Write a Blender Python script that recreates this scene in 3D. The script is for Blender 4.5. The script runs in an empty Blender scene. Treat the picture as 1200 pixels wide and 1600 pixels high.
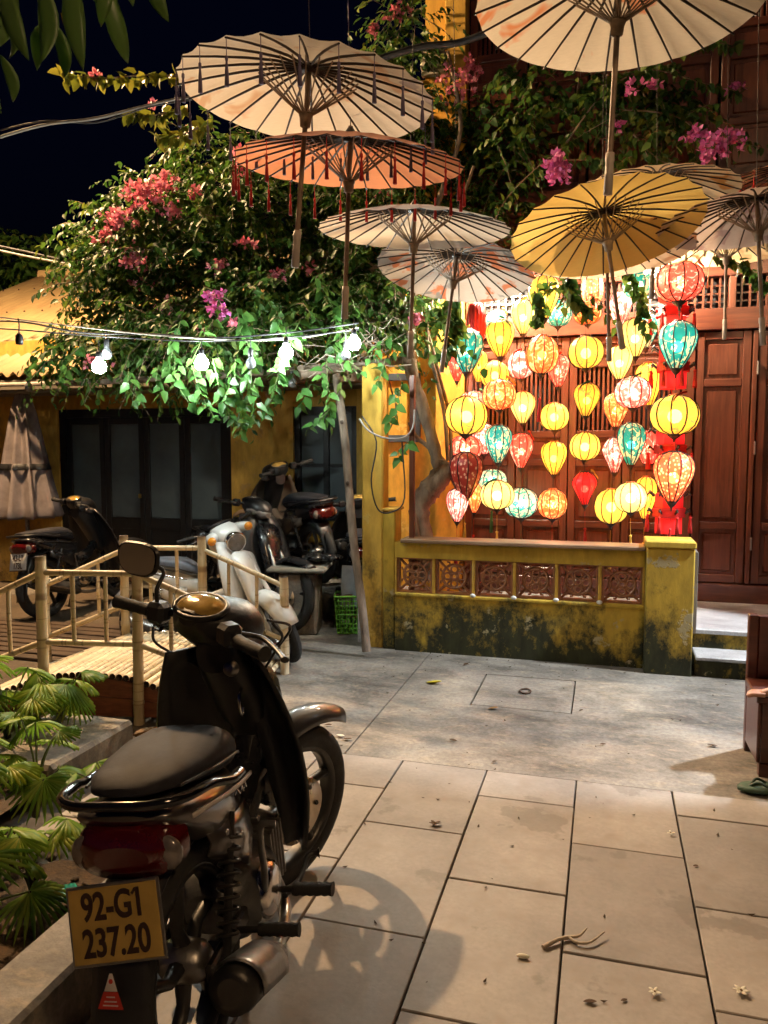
import bpy, bmesh, math, random
import numpy as np
from mathutils import Vector, Matrix, Euler

random.seed(7)
rng = np.random.default_rng(7)
PI = math.pi
scene = bpy.context.scene
COL = scene.collection

# ------------------------------------------------------------------ camera, world, exposure
F_PX, CAM_H = 1202.0, 1.45
PITCH = math.atan(100 / F_PX)
YAW = math.radians(16.0)
cam_data = bpy.data.cameras.new('camera')
cam = bpy.data.objects.new('camera', cam_data)
COL.objects.link(cam)
cam.location = (0, 0, CAM_H)
cam.rotation_euler = (PI / 2 - PITCH, 0, YAW)
cam_data.sensor_fit = 'VERTICAL'
cam_data.sensor_height = 32.0
cam_data.lens = 32.0 * F_PX / 1600.0
cam_data.clip_start = 0.05
cam_data.clip_end = 2000
scene.camera = cam

world = bpy.data.worlds.new('World')
scene.world = world
world.use_nodes = True
wn = world.node_tree
sky = wn.nodes.new('ShaderNodeTexSky')
sky.sky_type = 'NISHITA'
sky.sun_disc = False
sky.sun_elevation = math.radians(-4.0)
sky.sun_rotation = math.radians(200)
wn.nodes['Background'].inputs['Strength'].default_value = 0.12
night = wn.nodes.new('ShaderNodeMix')
night.data_type = 'RGBA'
night.blend_type = 'MULTIPLY'
night.inputs[0].default_value = 1.0
night.inputs[7].default_value = (0.16, 0.26, 0.9, 1)
wn.links.new(sky.outputs['Color'], night.inputs[6])
wn.links.new(night.outputs[2], wn.nodes['Background'].inputs['Color'])

scene.view_settings.view_transform = 'Standard'
scene.view_settings.look = 'None'
scene.view_settings.exposure = 0.9
scene.view_settings.gamma = 1.0
scene.view_settings.use_curve_mapping = False
scene.render.engine = 'CYCLES'
scene.cycles.use_denoising = True
scene.cycles.use_light_tree = True
scene.cycles.max_bounces = 4
scene.cycles.transparent_max_bounces = 6
scene.cycles.use_adaptive_sampling = True
scene.cycles.adaptive_threshold = 0.04
scene.cycles.adaptive_min_samples = 8
scene.cycles.sample_clamp_indirect = 4.0
scene.cycles.caustics_reflective = False
scene.cycles.caustics_refractive = False

CY, SY = math.cos(YAW), math.sin(YAW)
RIGHT = Vector((CY, SY, 0))
FLAT = Vector((-SY, CY, 0))


def ray(u, v):
    fw = Vector((-SY * math.cos(PITCH), CY * math.cos(PITCH), -math.sin(PITCH)))
    up = RIGHT.cross(fw)
    return fw + RIGHT * ((u - 600) / F_PX) + up * ((800 - v) / F_PX)


CAM = Vector((0, 0, CAM_H))


def at(u, v, fwd):            # a point of the place, from where it is seen and how far away it stands
    return CAM + ray(u, v) * fwd


def at_y(u, v, y):
    d = ray(u, v)
    return CAM + d * (y / d.y)


def at_z(u, v, z=0.0):
    d = ray(u, v)
    return CAM + d * ((z - CAM_H) / d.z)


# ------------------------------------------------------------------ materials
MATS = {}


def nt(name):
    m = bpy.data.materials.new(name)
    m.use_nodes = True
    t = m.node_tree
    return m, t, t.nodes['Principled BSDF'], t.nodes['Material Output']


def ramp(t, fac, stops):
    r = t.nodes.new('ShaderNodeValToRGB')
    e = r.color_ramp.elements
    while len(e) < len(stops):
        e.new(0.5)
    for i, (p, c) in enumerate(stops):
        e[i].position = p
        e[i].color = (*c, 1) if len(c) == 3 else c
    t.links.new(fac, r.inputs['Fac'])
    return r.outputs['Color']


def noise(t, scale, detail=5, rough=0.6, coord='Object', stretch=None, dist=0.0):
    tc = t.nodes.new('ShaderNodeTexCoord')
    n = t.nodes.new('ShaderNodeTexNoise')
    n.inputs['Scale'].default_value = scale
    n.inputs['Detail'].default_value = detail
    n.inputs['Roughness'].default_value = rough
    n.inputs['Distortion'].default_value = dist
    src = tc.outputs[coord]
    if stretch:
        mp = t.nodes.new('ShaderNodeMapping')
        mp.inputs['Scale'].default_value = stretch
        t.links.new(src, mp.inputs['Vector'])
        src = mp.outputs['Vector']
    t.links.new(src, n.inputs['Vector'])
    return n.outputs['Fac']


def mixc(t, a, b, fac, mode='MIX'):
    m = t.nodes.new('ShaderNodeMix')
    m.data_type = 'RGBA'
    m.blend_type = mode
    for sock, v in ((m.inputs[0], fac), (m.inputs[6], a), (m.inputs[7], b)):
        if hasattr(v, 'links'):
            t.links.new(v, sock)
        elif isinstance(v, (int, float)):
            sock.default_value = v
        else:
            sock.default_value = (*v, 1)
    return m.outputs[2]


def bump(t, bsdf, h, strength=0.3, dist=0.02):
    b = t.nodes.new('ShaderNodeBump')
    b.inputs['Strength'].default_value = strength
    b.inputs['Distance'].default_value = dist
    t.links.new(h, b.inputs['Height'])
    t.links.new(b.outputs['Normal'], bsdf.inputs['Normal'])


def mat(name, col, rough=0.6, metal=0.0, var=0.25, scale=12, bmp=0.15, stretch=None, coat=0.0, col2=None, spec=0.5, detail=5):
    """a plain procedural surface: two tones broken up by noise, some relief, uneven gloss"""
    if name in MATS:
        return MATS[name]
    m, t, b, o = nt(name)
    n = noise(t, scale, detail, stretch=stretch)
    c2 = col2 or tuple(c * (1 - var) for c in col)
    c1 = tuple(min(1, c * (1 + var * 0.6)) for c in col) if not col2 else col
    t.links.new(ramp(t, n, [(0.3, c2), (0.7, c1)]), b.inputs['Base Color'])
    r = t.nodes.new('ShaderNodeMapRange')
    r.inputs['To Min'].default_value = max(0.02, rough - 0.12)
    r.inputs['To Max'].default_value = min(1, rough + 0.12)
    t.links.new(noise(t, scale * 0.6, 4), r.inputs['Value'])
    t.links.new(r.outputs['Result'], b.inputs['Roughness'])
    b.inputs['Metallic'].default_value = metal
    b.inputs['Specular IOR Level'].default_value = spec
    if coat:
        b.inputs['Coat Weight'].default_value = coat
        b.inputs['Coat Roughness'].default_value = 0.12
    if bmp:
        bump(t, b, noise(t, scale * 3, 6, stretch=stretch), bmp, 0.01)
    MATS[name] = m
    return m


def mat_emit(name, col, strength):
    if name in MATS:
        return MATS[name]
    m, t, b, o = nt(name)
    b.inputs['Base Color'].default_value = (*col, 1)
    b.inputs['Emission Color'].default_value = (*col, 1)
    b.inputs['Emission Strength'].default_value = strength
    MATS[name] = m
    return m


def mat_glass(name, col=(1, 1, 1), rough=0.05):
    if name in MATS:
        return MATS[name]
    m, t, b, o = nt(name)
    b.inputs['Base Color'].default_value = (*col, 1)
    b.inputs['Roughness'].default_value = rough
    b.inputs['Transmission Weight'].default_value = 0.9
    b.inputs['IOR'].default_value = 1.3
    MATS[name] = m
    return m


def mat_leaf(name, cols, trans=0.3, rough=0.42):
    if name in MATS:
        return MATS[name]
    m, t, b, o = nt(name)
    g = t.nodes.new('ShaderNodeNewGeometry')
    c = ramp(t, g.outputs['Random Per Island'], [(i / max(1, len(cols) - 1), k) for i, k in enumerate(cols)])
    t.links.new(c, b.inputs['Base Color'])
    b.inputs['Roughness'].default_value = rough
    b.inputs['Specular IOR Level'].default_value = 0.28
    tr = t.nodes.new('ShaderNodeBsdfTranslucent')
    t.links.new(c, tr.inputs['Color'])
    mx = t.nodes.new('ShaderNodeMixShader')
    mx.inputs['Fac'].default_value = trans
    t.links.new(b.outputs[0], mx.inputs[1])
    t.links.new(tr.outputs[0], mx.inputs[2])
    t.links.new(mx.outputs[0], o.inputs['Surface'])
    MATS[name] = m
    return m


def mat_paper(name, base, prints, dens=0.55, scale=5.0, trans=0.66):
    """oiled paper: lets light through, with faint painted flowers"""
    m, t, b, o = nt(name)
    n1 = noise(t, scale, 3, 0.5, dist=0.6)
    n2 = noise(t, scale * 0.7, 2, 0.5, dist=1.2, stretch=(1, 1.3, 1))
    fibre = noise(t, 40, 5, 0.7, stretch=(1, 3, 1))
    c = mixc(t, base, tuple(k * 0.78 for k in base), fibre)
    a = ramp(t, n1, [(dens, (0, 0, 0)), (dens + 0.06, (1, 1, 1))])
    c = mixc(t, c, prints[0], a)
    if len(prints) > 1:
        a2 = ramp(t, n2, [(dens + 0.03, (0, 0, 0)), (dens + 0.07, (1, 1, 1))])
        c = mixc(t, c, prints[1], a2)
    d = t.nodes.new('ShaderNodeBsdfDiffuse')
    tr = t.nodes.new('ShaderNodeBsdfTranslucent')
    t.links.new(c, d.inputs['Color'])
    t.links.new(c, tr.inputs['Color'])
    mx = t.nodes.new('ShaderNodeMixShader')
    mx.inputs['Fac'].default_value = trans
    t.links.new(d.outputs[0], mx.inputs[1])
    t.links.new(tr.outputs[0], mx.inputs[2])
    t.links.new(mx.outputs[0], o.inputs['Surface'])
    return m


def mat_lantern(name, base, blot, power, scale=9.0, dens=0.52, dots=False, clear=0.26):
    """printed silk over a burning bulb: the cloth glows, and lets a little of the bulb through"""
    if name in MATS:
        return MATS[name]
    m, t, b, o = nt(name)
    oi = t.nodes.new('ShaderNodeObjectInfo')
    tc = t.nodes.new('ShaderNodeTexCoord')
    add = t.nodes.new('ShaderNodeVectorMath')
    t.links.new(tc.outputs['Object'], add.inputs[0])
    sc = t.nodes.new('ShaderNodeVectorMath')
    sc.operation = 'SCALE'
    t.links.new(oi.outputs['Location'], sc.inputs[0])
    sc.inputs['Scale'].default_value = 3.7
    t.links.new(sc.outputs[0], add.inputs[1])
    if dots:
        vo = t.nodes.new('ShaderNodeTexVoronoi')
        vo.inputs['Scale'].default_value = scale * 0.75
        t.links.new(add.outputs[0], vo.inputs['Vector'])
        f = ramp(t, vo.outputs['Distance'], [(0.25, (1, 1, 1)), (0.42, (0, 0, 0))])
    else:
        n = t.nodes.new('ShaderNodeTexNoise')
        n.inputs['Scale'].default_value = scale * 0.30
        n.inputs['Detail'].default_value = 3.0
        n.inputs['Distortion'].default_value = 1.6
        t.links.new(add.outputs[0], n.inputs['Vector'])
        f = ramp(t, n.outputs['Fac'], [(dens, (0, 0, 0)), (dens + 0.05, (1, 1, 1))])
    c = mixc(t, base, blot, f)
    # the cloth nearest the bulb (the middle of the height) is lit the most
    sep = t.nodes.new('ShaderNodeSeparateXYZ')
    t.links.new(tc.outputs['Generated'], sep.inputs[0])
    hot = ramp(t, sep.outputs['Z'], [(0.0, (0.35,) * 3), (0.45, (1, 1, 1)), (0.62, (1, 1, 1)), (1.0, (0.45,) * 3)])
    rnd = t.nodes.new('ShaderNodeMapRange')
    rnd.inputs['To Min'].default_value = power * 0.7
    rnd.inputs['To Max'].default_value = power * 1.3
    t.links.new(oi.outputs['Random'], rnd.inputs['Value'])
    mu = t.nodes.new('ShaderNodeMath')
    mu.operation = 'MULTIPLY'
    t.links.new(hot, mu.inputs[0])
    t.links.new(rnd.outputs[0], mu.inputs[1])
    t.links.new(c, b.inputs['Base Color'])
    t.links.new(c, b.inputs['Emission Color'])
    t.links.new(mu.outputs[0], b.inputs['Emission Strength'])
    b.inputs['Roughness'].default_value = 0.45
    if clear:
        tp = t.nodes.new('ShaderNodeBsdfTransparent')
        t.links.new(c, tp.inputs['Color'])
        mx = t.nodes.new('ShaderNodeMixShader')
        mx.inputs['Fac'].default_value = clear
        t.links.new(b.outputs[0], mx.inputs[1])
        t.links.new(tp.outputs[0], mx.inputs[2])
        t.links.new(mx.outputs[0], o.inputs['Surface'])
    MATS[name] = m
    return m


def mat_stained_wall(name, base, moss, bare, h0, h1, amount=0.5):
    """limewashed masonry with moss and damp climbing from the ground and bare patches"""
    m, t, b, o = nt(name)
    geo = t.nodes.new('ShaderNodeNewGeometry')
    sep = t.nodes.new('ShaderNodeSeparateXYZ')
    t.links.new(geo.outputs['Position'], sep.inputs[0])
    mr = t.nodes.new('ShaderNodeMapRange')
    mr.inputs['From Min'].default_value = h0
    mr.inputs['From Max'].default_value = h1
    mr.inputs['To Min'].default_value = 0.17
    mr.inputs['To Max'].default_value = -0.16
    t.links.new(sep.outputs['Z'], mr.inputs['Value'])

    def nz(scale, det, st=(1, 1, 1), ro=0.65):
        mp = t.nodes.new('ShaderNodeMapping')
        mp.inputs['Scale'].default_value = st
        t.links.new(geo.outputs['Position'], mp.inputs['Vector'])
        n = t.nodes.new('ShaderNodeTexNoise')
        n.inputs['Scale'].default_value = scale
        n.inputs['Detail'].default_value = det
        n.inputs['Roughness'].default_value = ro
        t.links.new(mp.outputs[0], n.inputs['Vector'])
        return n.outputs['Fac']
    n1 = nz(3.6, 10, (1, 1, 0.7), 0.74)
    n2 = nz(14, 8, (1, 1, 0.35))
    n3 = nz(4.5, 6)
    base_c = ramp(t, n2, [(0.3, tuple(k * 0.6 for k in base)), (0.65, base)])
    s = t.nodes.new('ShaderNodeMath')
    s.operation = 'ADD'
    t.links.new(n1, s.inputs[0])
    t.links.new(mr.outputs[0], s.inputs[1])
    f = ramp(t, s.outputs[0], [(amount, (0, 0, 0)), (amount + 0.14, (1, 1, 1))])
    moss_c = ramp(t, n2, [(0.35, tuple(k * 0.3 for k in moss)), (0.7, moss)])
    c = mixc(t, base_c, moss_c, f)
    fb = ramp(t, n3, [(0.60, (0, 0, 0)), (0.635, (1, 1, 1))])
    c = mixc(t, c, bare, fb)
    t.links.new(c, b.inputs['Base Color'])
    b.inputs['Roughness'].default_value = 0.85
    bump(t, b, mixc(t, n2, fb, 0.4), 0.45, 0.012)
    return m


def mat_ground(name, c1, c2, c3, scale=1.2, rough=0.75, bmp=0.25):
    m, t, b, o = nt(name)
    geo = t.nodes.new('ShaderNodeNewGeometry')

    def nz(sc_, det, ro=0.6, st=(1, 1, 1), dist=0.0):
        mp = t.nodes.new('ShaderNodeMapping')
        mp.inputs['Scale'].default_value = st
        t.links.new(geo.outputs['Position'], mp.inputs['Vector'])
        n = t.nodes.new('ShaderNodeTexNoise')
        n.inputs['Scale'].default_value = sc_
        n.inputs['Detail'].default_value = det
        n.inputs['Roughness'].default_value = ro
        n.inputs['Distortion'].default_value = dist
        t.links.new(mp.outputs[0], n.inputs['Vector'])
        return n.outputs['Fac']
    a = nz(scale, 8, 0.65, (1, 1.5, 1), 0.4)
    d = nz(scale * 5, 8, 0.7, (1, 2.2, 1))
    e = nz(scale * 22, 6, 0.7)
    c = mixc(t, ramp(t, a, [(0.35, c1), (0.62, c2)]), c3, ramp(t, d, [(0.52, (0, 0, 0)), (0.72, (0.8, 0.8, 0.8))]))
    c = mixc(t, c, ramp(t, e, [(0.3, (0.6,) * 3), (0.65, (1.08,) * 3)]), 1.0, 'MULTIPLY')
    t.links.new(c, b.inputs['Base Color'])
    r = t.nodes.new('ShaderNodeMapRange')
    r.inputs['To Min'].default_value = rough - 0.2
    r.inputs['To Max'].default_value = rough + 0.15
    t.links.new(d, r.inputs['Value'])
    t.links.new(r.outputs[0], b.inputs['Roughness'])
    if bmp:
        bump(t, b, mixc(t, d, e, 0.5), bmp, 0.012)
    return m


def mat_tile():
    m, t, b, o = nt('paving_stone')
    oi = t.nodes.new('ShaderNodeObjectInfo')
    geo = t.nodes.new('ShaderNodeNewGeometry')

    def nz(sc_, det, ro=0.6):
        n = t.nodes.new('ShaderNodeTexNoise')
        n.inputs['Scale'].default_value = sc_
        n.inputs['Detail'].default_value = det
        n.inputs['Roughness'].default_value = ro
        t.links.new(geo.outputs['Position'], n.inputs['Vector'])
        return n.outputs['Fac']
    base = ramp(t, oi.outputs['Random'], [(0, (0.235, 0.21, 0.19)), (0.5, (0.29, 0.262, 0.236)), (1, (0.34, 0.305, 0.27))])
    c = mixc(t, base, ramp(t, nz(2.6, 6), [(0.3, (0.68,) * 3), (0.7, (1.1,) * 3)]), 1.0, 'MULTIPLY')
    c = mixc(t, c, ramp(t, nz(60, 4), [(0.3, (0.88,) * 3), (0.7, (1.05,) * 3)]), 1.0, 'MULTIPLY')
    st = ramp(t, nz(2.3, 6, 0.6), [(0.59, (0, 0, 0)), (0.615, (0.5,) * 3)])
    c = mixc(t, c, (0.12, 0.105, 0.09), st)
    gr = ramp(t, nz(7.5, 8, 0.75), [(0.52, (0, 0, 0)), (0.75, (0.6,) * 3)])
    c = mixc(t, c, (0.17, 0.13, 0.095), gr)
    t.links.new(c, b.inputs['Base Color'])
    b.inputs['Roughness'].default_value = 0.62
    bump(t, b, nz(35, 6), 0.12, 0.01)
    return m


def mat_wood(name, c1, c2, rough=0.38, scale=7, axis=2, coat=0.25, bmp=0.1):
    if name in MATS:
        return MATS[name]
    m, t, b, o = nt(name)
    st = [6.0, 6.0, 6.0]
    st[axis] = 0.45
    n = noise(t, scale, 8, 0.65, stretch=tuple(st), dist=0.5)
    n2 = noise(t, 2.2, 4)
    c = ramp(t, n, [(0.32, c1), (0.68, c2)])
    c = mixc(t, c, ramp(t, n2, [(0.3, (0.7,) * 3), (0.7, (1.1,) * 3)]), 1.0, 'MULTIPLY')
    t.links.new(c, b.inputs['Base Color'])
    b.inputs['Roughness'].default_value = rough
    b.inputs['Coat Weight'].default_value = coat
    b.inputs['Coat Roughness'].default_value = 0.2
    bump(t, b, n, bmp, 0.005)
    MATS[name] = m
    return m


# ------------------------------------------------------------------ mesh helpers
class MB:
    def __init__(s):
        s.v, s.f, s.sm = [], [], []

    def add(s, vs, fs, smooth=False):
        o = len(s.v)
        s.v += [tuple(v) for v in vs]
        s.f += [tuple(i + o for i in f) for f in fs]
        s.sm += [smooth] * len(fs)
        return s

    def box(s, c, size, rot=None, bev=0.0):
        hx, hy, hz = size[0] / 2, size[1] / 2, size[2] / 2
        if bev:
            bm = bmesh.new()
            bmesh.ops.create_cube(bm, size=1.0)
            for v in bm.verts:
                v.co = Vector((v.co.x * size[0], v.co.y * size[1], v.co.z * size[2]))
            bmesh.ops.bevel(bm, geom=list(bm.edges), offset=min(bev, min(size) * 0.45), segments=1, affect='EDGES')
            vs = [v.co.copy() for v in bm.verts]
            bm.verts.index_update()
            fs = [[v.index for v in f.verts] for f in bm.faces]
            bm.free()
        else:
            vs = [Vector((x, y, z)) for x in (-hx, hx) for y in (-hy, hy) for z in (-hz, hz)]
            fs = [(0, 1, 3, 2), (4, 6, 7, 5), (0, 4, 5, 1), (2, 3, 7, 6), (0, 2, 6, 4), (1, 5, 7, 3)]
        if rot is not None:
            R = rot if isinstance(rot, Matrix) else Euler(rot).to_matrix()
            vs = [R @ v for v in vs]
        c = Vector(c)
        return s.add([v + c for v in vs], fs)

    def bx(s, x0, x1, y0, y1, z0, z1, bev=0.0):
        return s.box(((x0 + x1) / 2, (y0 + y1) / 2, (z0 + z1) / 2), (x1 - x0, y1 - y0, z1 - z0), None, bev)

    def tube(s, path, r, n=10, caps=True, smooth=True, squash=1.0):
        path = [Vector(p) for p in path]
        rs = r if isinstance(r, (list, tuple)) else [r] * len(path)
        vs, fs = [], []
        tan0 = (path[1] - path[0]).normalized()
        ref = Vector((0, 0, 1)) if abs(tan0.z) < 0.9 else Vector((1, 0, 0))
        nrm = tan0.cross(ref).normalized()
        for i, p in enumerate(path):
            if i == 0:
                tg = path[1] - path[0]
            elif i == len(path) - 1:
                tg = path[-1] - path[-2]
            else:
                tg = (path[i + 1] - path[i]).normalized() + (path[i] - path[i - 1]).normalized()
            tg.normalize()
            nrm = (nrm - tg * nrm.dot(tg))
            if nrm.length < 1e-6:
                nrm = tg.orthogonal()
            nrm.normalize()
            b = tg.cross(nrm)
            for k in range(n):
                a = 2 * PI * k / n
                vs.append(p + nrm * (rs[i] * math.cos(a)) + b * (rs[i] * squash * math.sin(a)))
        for i in range(len(path) - 1):
            for k in range(n):
                k2 = (k + 1) % n
                fs.append((i * n + k, i * n + k2, (i + 1) * n + k2, (i + 1) * n + k))
        s.add(vs, fs, smooth)
        if caps:
            L = len(path) - 1
            s.add(vs[:n], [tuple(reversed(range(n)))])
            s.add(vs[L * n:], [tuple(range(n))])
        return s

    def lathe(s, prof, n=20, M=None, smooth=True, lobes=0, depth=0.0):
        """prof: list of (radius, z)"""
        vs, fs = [], []
        for (r, z) in prof:
            for k in range(n):
                a = 2 * PI * k / n
                rr = r
                if lobes:
                    rr = r * (1 - depth * abs(math.sin(a * lobes / 2)))
                vs.append(Vector((rr * math.cos(a), rr * math.sin(a), z)))
        for i in range(len(prof) - 1):
            for k in range(n):
                k2 = (k + 1) % n
                fs.append((i * n + k, i * n + k2, (i + 1) * n + k2, (i + 1) * n + k))
        if M is not None:
            vs = [M @ v for v in vs]
        return s.add(vs, fs, smooth)

    def loft(s, secs, n=18, caps=True, smooth=True):
        """secs: (x, y, z, half width along y, half height along z, exponent) rings across x"""
        vs, fs = [], []
        for (x, y, z, w, h, e) in secs:
            for k in range(n):
                a = 2 * PI * k / n
                ca, sa = math.cos(a), math.sin(a)
                vs.append(Vector((x, y + w * math.copysign(abs(ca) ** (2 / e), ca), z + h * math.copysign(abs(sa) ** (2 / e), sa))))
        for i in range(len(secs) - 1):
            for k in range(n):
                k2 = (k + 1) % n
                fs.append((i * n + k, (i + 1) * n + k, (i + 1) * n + k2, i * n + k2))
        s.add(vs, fs, smooth)
        if caps:
            s.add(vs[:n], [tuple(range(n))])
            s.add(vs[-n:], [tuple(reversed(range(n)))])
        return s

    def sheet(s, grid, th, smooth=True):
        """a grid of points (rows of equal length) given a thickness"""
        R, C_ = len(grid), len(grid[0])
        P = [[Vector(p) for p in row] for row in grid]
        N = []
        for i in range(R):
            row = []
            for j in range(C_):
                du = P[min(i + 1, R - 1)][j] - P[max(i - 1, 0)][j]
                dv = P[i][min(j + 1, C_ - 1)] - P[i][max(j - 1, 0)]
                nn = du.cross(dv)
                row.append(nn.normalized() if nn.length > 1e-9 else Vector((0, 0, 1)))
            N.append(row)
        vs = [P[i][j] + N[i][j] * th / 2 for i in range(R) for j in range(C_)] + [P[i][j] - N[i][j] * th / 2 for i in range(R) for j in range(C_)]
        o = R * C_
        fs = []
        for i in range(R - 1):
            for j in range(C_ - 1):
                a, b, c, d = i * C_ + j, i * C_ + j + 1, (i + 1) * C_ + j + 1, (i + 1) * C_ + j
                fs.append((a, d, c, b))
                fs.append((a + o, b + o, c + o, d + o))
        edge = [(0, j) for j in range(C_)] + [(i, C_ - 1) for i in range(1, R)] + [(R - 1, j) for j in range(C_ - 2, -1, -1)] + [(i, 0) for i in range(R - 2, 0, -1)]
        for q in range(len(edge)):
            a = edge[q][0] * C_ + edge[q][1]
            b = edge[(q + 1) % len(edge)][0] * C_ + edge[(q + 1) % len(edge)][1]
            fs.append((a, b, b + o, a + o))
        return s.add(vs, fs, smooth)

    def ball(s, c, r, n=12, m=8, sc=(1, 1, 1)):
        prof = [(max(1e-4, r * math.sin(PI * i / m)), -r * math.cos(PI * i / m)) for i in range(m + 1)]
        M = Matrix.Translation(c) @ Matrix.Diagonal((*sc, 1))
        return s.lathe(prof, n, M)

    def xform(s, M):
        s.v = [tuple(M @ Vector(v)) for v in s.v]
        return s

    def mesh(s, name, m):
        me = bpy.data.meshes.new(name)
        me.from_pydata(s.v, [], s.f)
        me.polygons.foreach_set('use_smooth', s.sm)
        if m is not None:
            me.materials.append(m)
        me.update()
        return me

    def build(s, name, m, parent=None, **kw):
        return link(name, s.mesh(name, m), parent, **kw)


def link(name, me, parent=None, loc=None, rot=None, scale=None):
    o = bpy.data.objects.new(name, me)
    COL.objects.link(o)
    if parent is not None:
        o.parent = parent
    if loc is not None:
        o.location = loc
    if rot is not None:
        o.rotation_euler = rot
    if scale is not None:
        o.scale = scale
    return o


def tag(o, label=None, cat=None, group=None, kind=None):
    if label:
        o['label'] = label
    if cat:
        o['category'] = cat
    if group:
        o['group'] = group
    if kind:
        o['kind'] = kind
    return o


def thing(name, label, cat, loc=(0, 0, 0), rot=(0, 0, 0), group=None):
    o = bpy.data.objects.new(name, None)
    COL.objects.link(o)
    o.location = loc
    o.rotation_euler = rot
    o.empty_display_size = 0.1
    return tag(o, label, cat, group)


def text_mesh(body, size, m, name='lettering', extrude=0.001):
    cu = bpy.data.curves.new(name, 'FONT')
    cu.body = body
    cu.size = size
    cu.align_x = 'CENTER'
    cu.align_y = 'CENTER'
    cu.extrude = extrude
    cu.offset = size * 0.022
    o = bpy.data.objects.new('lettering_source', cu)
    COL.objects.link(o)
    dg = bpy.context.evaluated_depsgraph_get()
    me = bpy.data.meshes.new_from_object(o.evaluated_get(dg))
    bpy.data.objects.remove(o)
    bpy.data.curves.remove(cu)
    me.name = name
    me.materials.clear()
    me.materials.append(m)
    return me


def smooth_path(pts, sub=4):
    """Catmull-Rom through the points"""
    P = [Vector(p) for p in pts]
    P = [P[0] * 2 - P[1]] + P + [P[-1] * 2 - P[-2]]
    out = []
    for i in range(1, len(P) - 2):
        a, b, c, d = P[i - 1], P[i], P[i + 1], P[i + 2]
        for k in range(sub):
            t = k / sub
            out.append(0.5 * ((2 * b) + (c - a) * t + (2 * a - 5 * b + 4 * c - d) * t * t + (3 * b - a - 3 * c + d) * t ** 3))
    out.append(P[-2])
    return out


def point_light(name, loc, power, col, radius, parent=None):
    l = bpy.data.lights.new(name, 'POINT')
    l.energy = power
    l.color = col
    l.shadow_soft_size = radius
    o = bpy.data.objects.new(name, l)
    COL.objects.link(o)
    o.location = loc
    if parent:
        o.parent = parent
    return o

# ------------------------------------------------------------------ shared materials
M_CONC = mat_ground('worn_concrete', (0.085, 0.074, 0.062), (0.275, 0.248, 0.212), (0.35, 0.285, 0.20), 1.9, 0.72, 0.5)
M_EARTH = mat_ground('packed_earth', (0.06, 0.045, 0.03), (0.11, 0.08, 0.05), (0.15, 0.11, 0.07), 2.0, 0.9)
M_SOIL = mat_ground('planter_soil', (0.05, 0.03, 0.016), (0.11, 0.065, 0.03), (0.2, 0.12, 0.05), 9.0, 0.95, 0.9)
M_TILE = mat_tile()
M_MOSS = mat_stained_wall('mossy_limewash', (0.52, 0.34, 0.035), (0.04, 0.042, 0.012), (0.36, 0.30, 0.16), 0.0, 0.80, 0.49)
M_OCHRE = mat_stained_wall('ochre_limewash', (0.60, 0.36, 0.05), (0.16, 0.12, 0.03), (0.55, 0.36, 0.08), 0.2, 1.6, 0.62)
M_ORANGE = mat_stained_wall('orange_limewash', (0.86, 0.43, 0.05), (0.5, 0.24, 0.03), (0.8, 0.45, 0.09), 0.0, 1.5, 0.74)
M_FRET = mat('glazed_brown_ceramic', (0.27, 0.11, 0.045), 0.4, var=0.4, scale=30, bmp=0.2, coat=0.3)
M_CAPWOOD = mat_wood('ledge_wood', (0.16, 0.09, 0.05), (0.34, 0.22, 0.13), 0.5, axis=0)
M_MAHOG = mat_wood('mahogany', (0.085, 0.022, 0.010), (0.17, 0.05, 0.024), 0.36, axis=2)
M_MAHOGX = mat_wood('mahogany_rail', (0.08, 0.02, 0.010), (0.155, 0.046, 0.022), 0.36, axis=0)
M_DARK = mat('dark_gap', (0.012, 0.010, 0.010), 0.8, var=0.2)
M_STONE = mat_ground('grey_step_stone', (0.30, 0.29, 0.29), (0.46, 0.45, 0.45), (0.52, 0.5, 0.48), 6, 0.55, 0.1)
M_BLACK = mat('black_paint', (0.018, 0.018, 0.02), 0.45, var=0.3, scale=20, bmp=0.05)
M_WHITEP = mat('white_paint', (0.72, 0.71, 0.68), 0.5, var=0.12, scale=15)

# ------------------------------------------------------------------ ground
g = MB()
g.add([(-90, -60, -0.04), (90, -60, -0.04), (90, 140, -0.04), (-90, 140, -0.04)], [(0, 1, 2, 3)])
tag(g.build('ground', M_EARTH), 'dark packed earth under the yard', 'ground', kind='structure')

yard = MB()
JX = -1.16
for (x0, x1, y0, y1) in [(-3.35, JX - 0.004, 3.365, 5.6), (JX + 0.004, -0.708, 3.365, 5.55), (-0.708, -0.142, 3.365, 4.222), (-0.708, -0.142, 4.848, 5.55), (-0.142, 6, 3.365, 5.55),
                          (-3.35, -1.75, 5.6, 7.0)]:
    yard.bx(x0, x1, y0, y1, -0.035, 0.0)
tag(yard.build('yard_ground', M_CONC), 'worn stained concrete yard before the garden wall', 'ground', kind='structure')

mh = thing('drain_cover', 'square concrete drain cover with iron ring set in the yard', 'drain cover', (-0.425, 4.535, 0))
MB().box((0, 0, -0.016), (0.55, 0.61, 0.034), bev=0.005).build('slab', M_CONC, mh)
ring = MB()
ring.tube([(0.032 * math.cos(a), 0.045 * math.sin(a), 0.008) for a in np.linspace(0, 2 * PI, 20)], 0.005, 6)
ring.build('lifting_ring', mat('rusty_iron', (0.10, 0.06, 0.04), 0.6, 0.6), mh)

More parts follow.
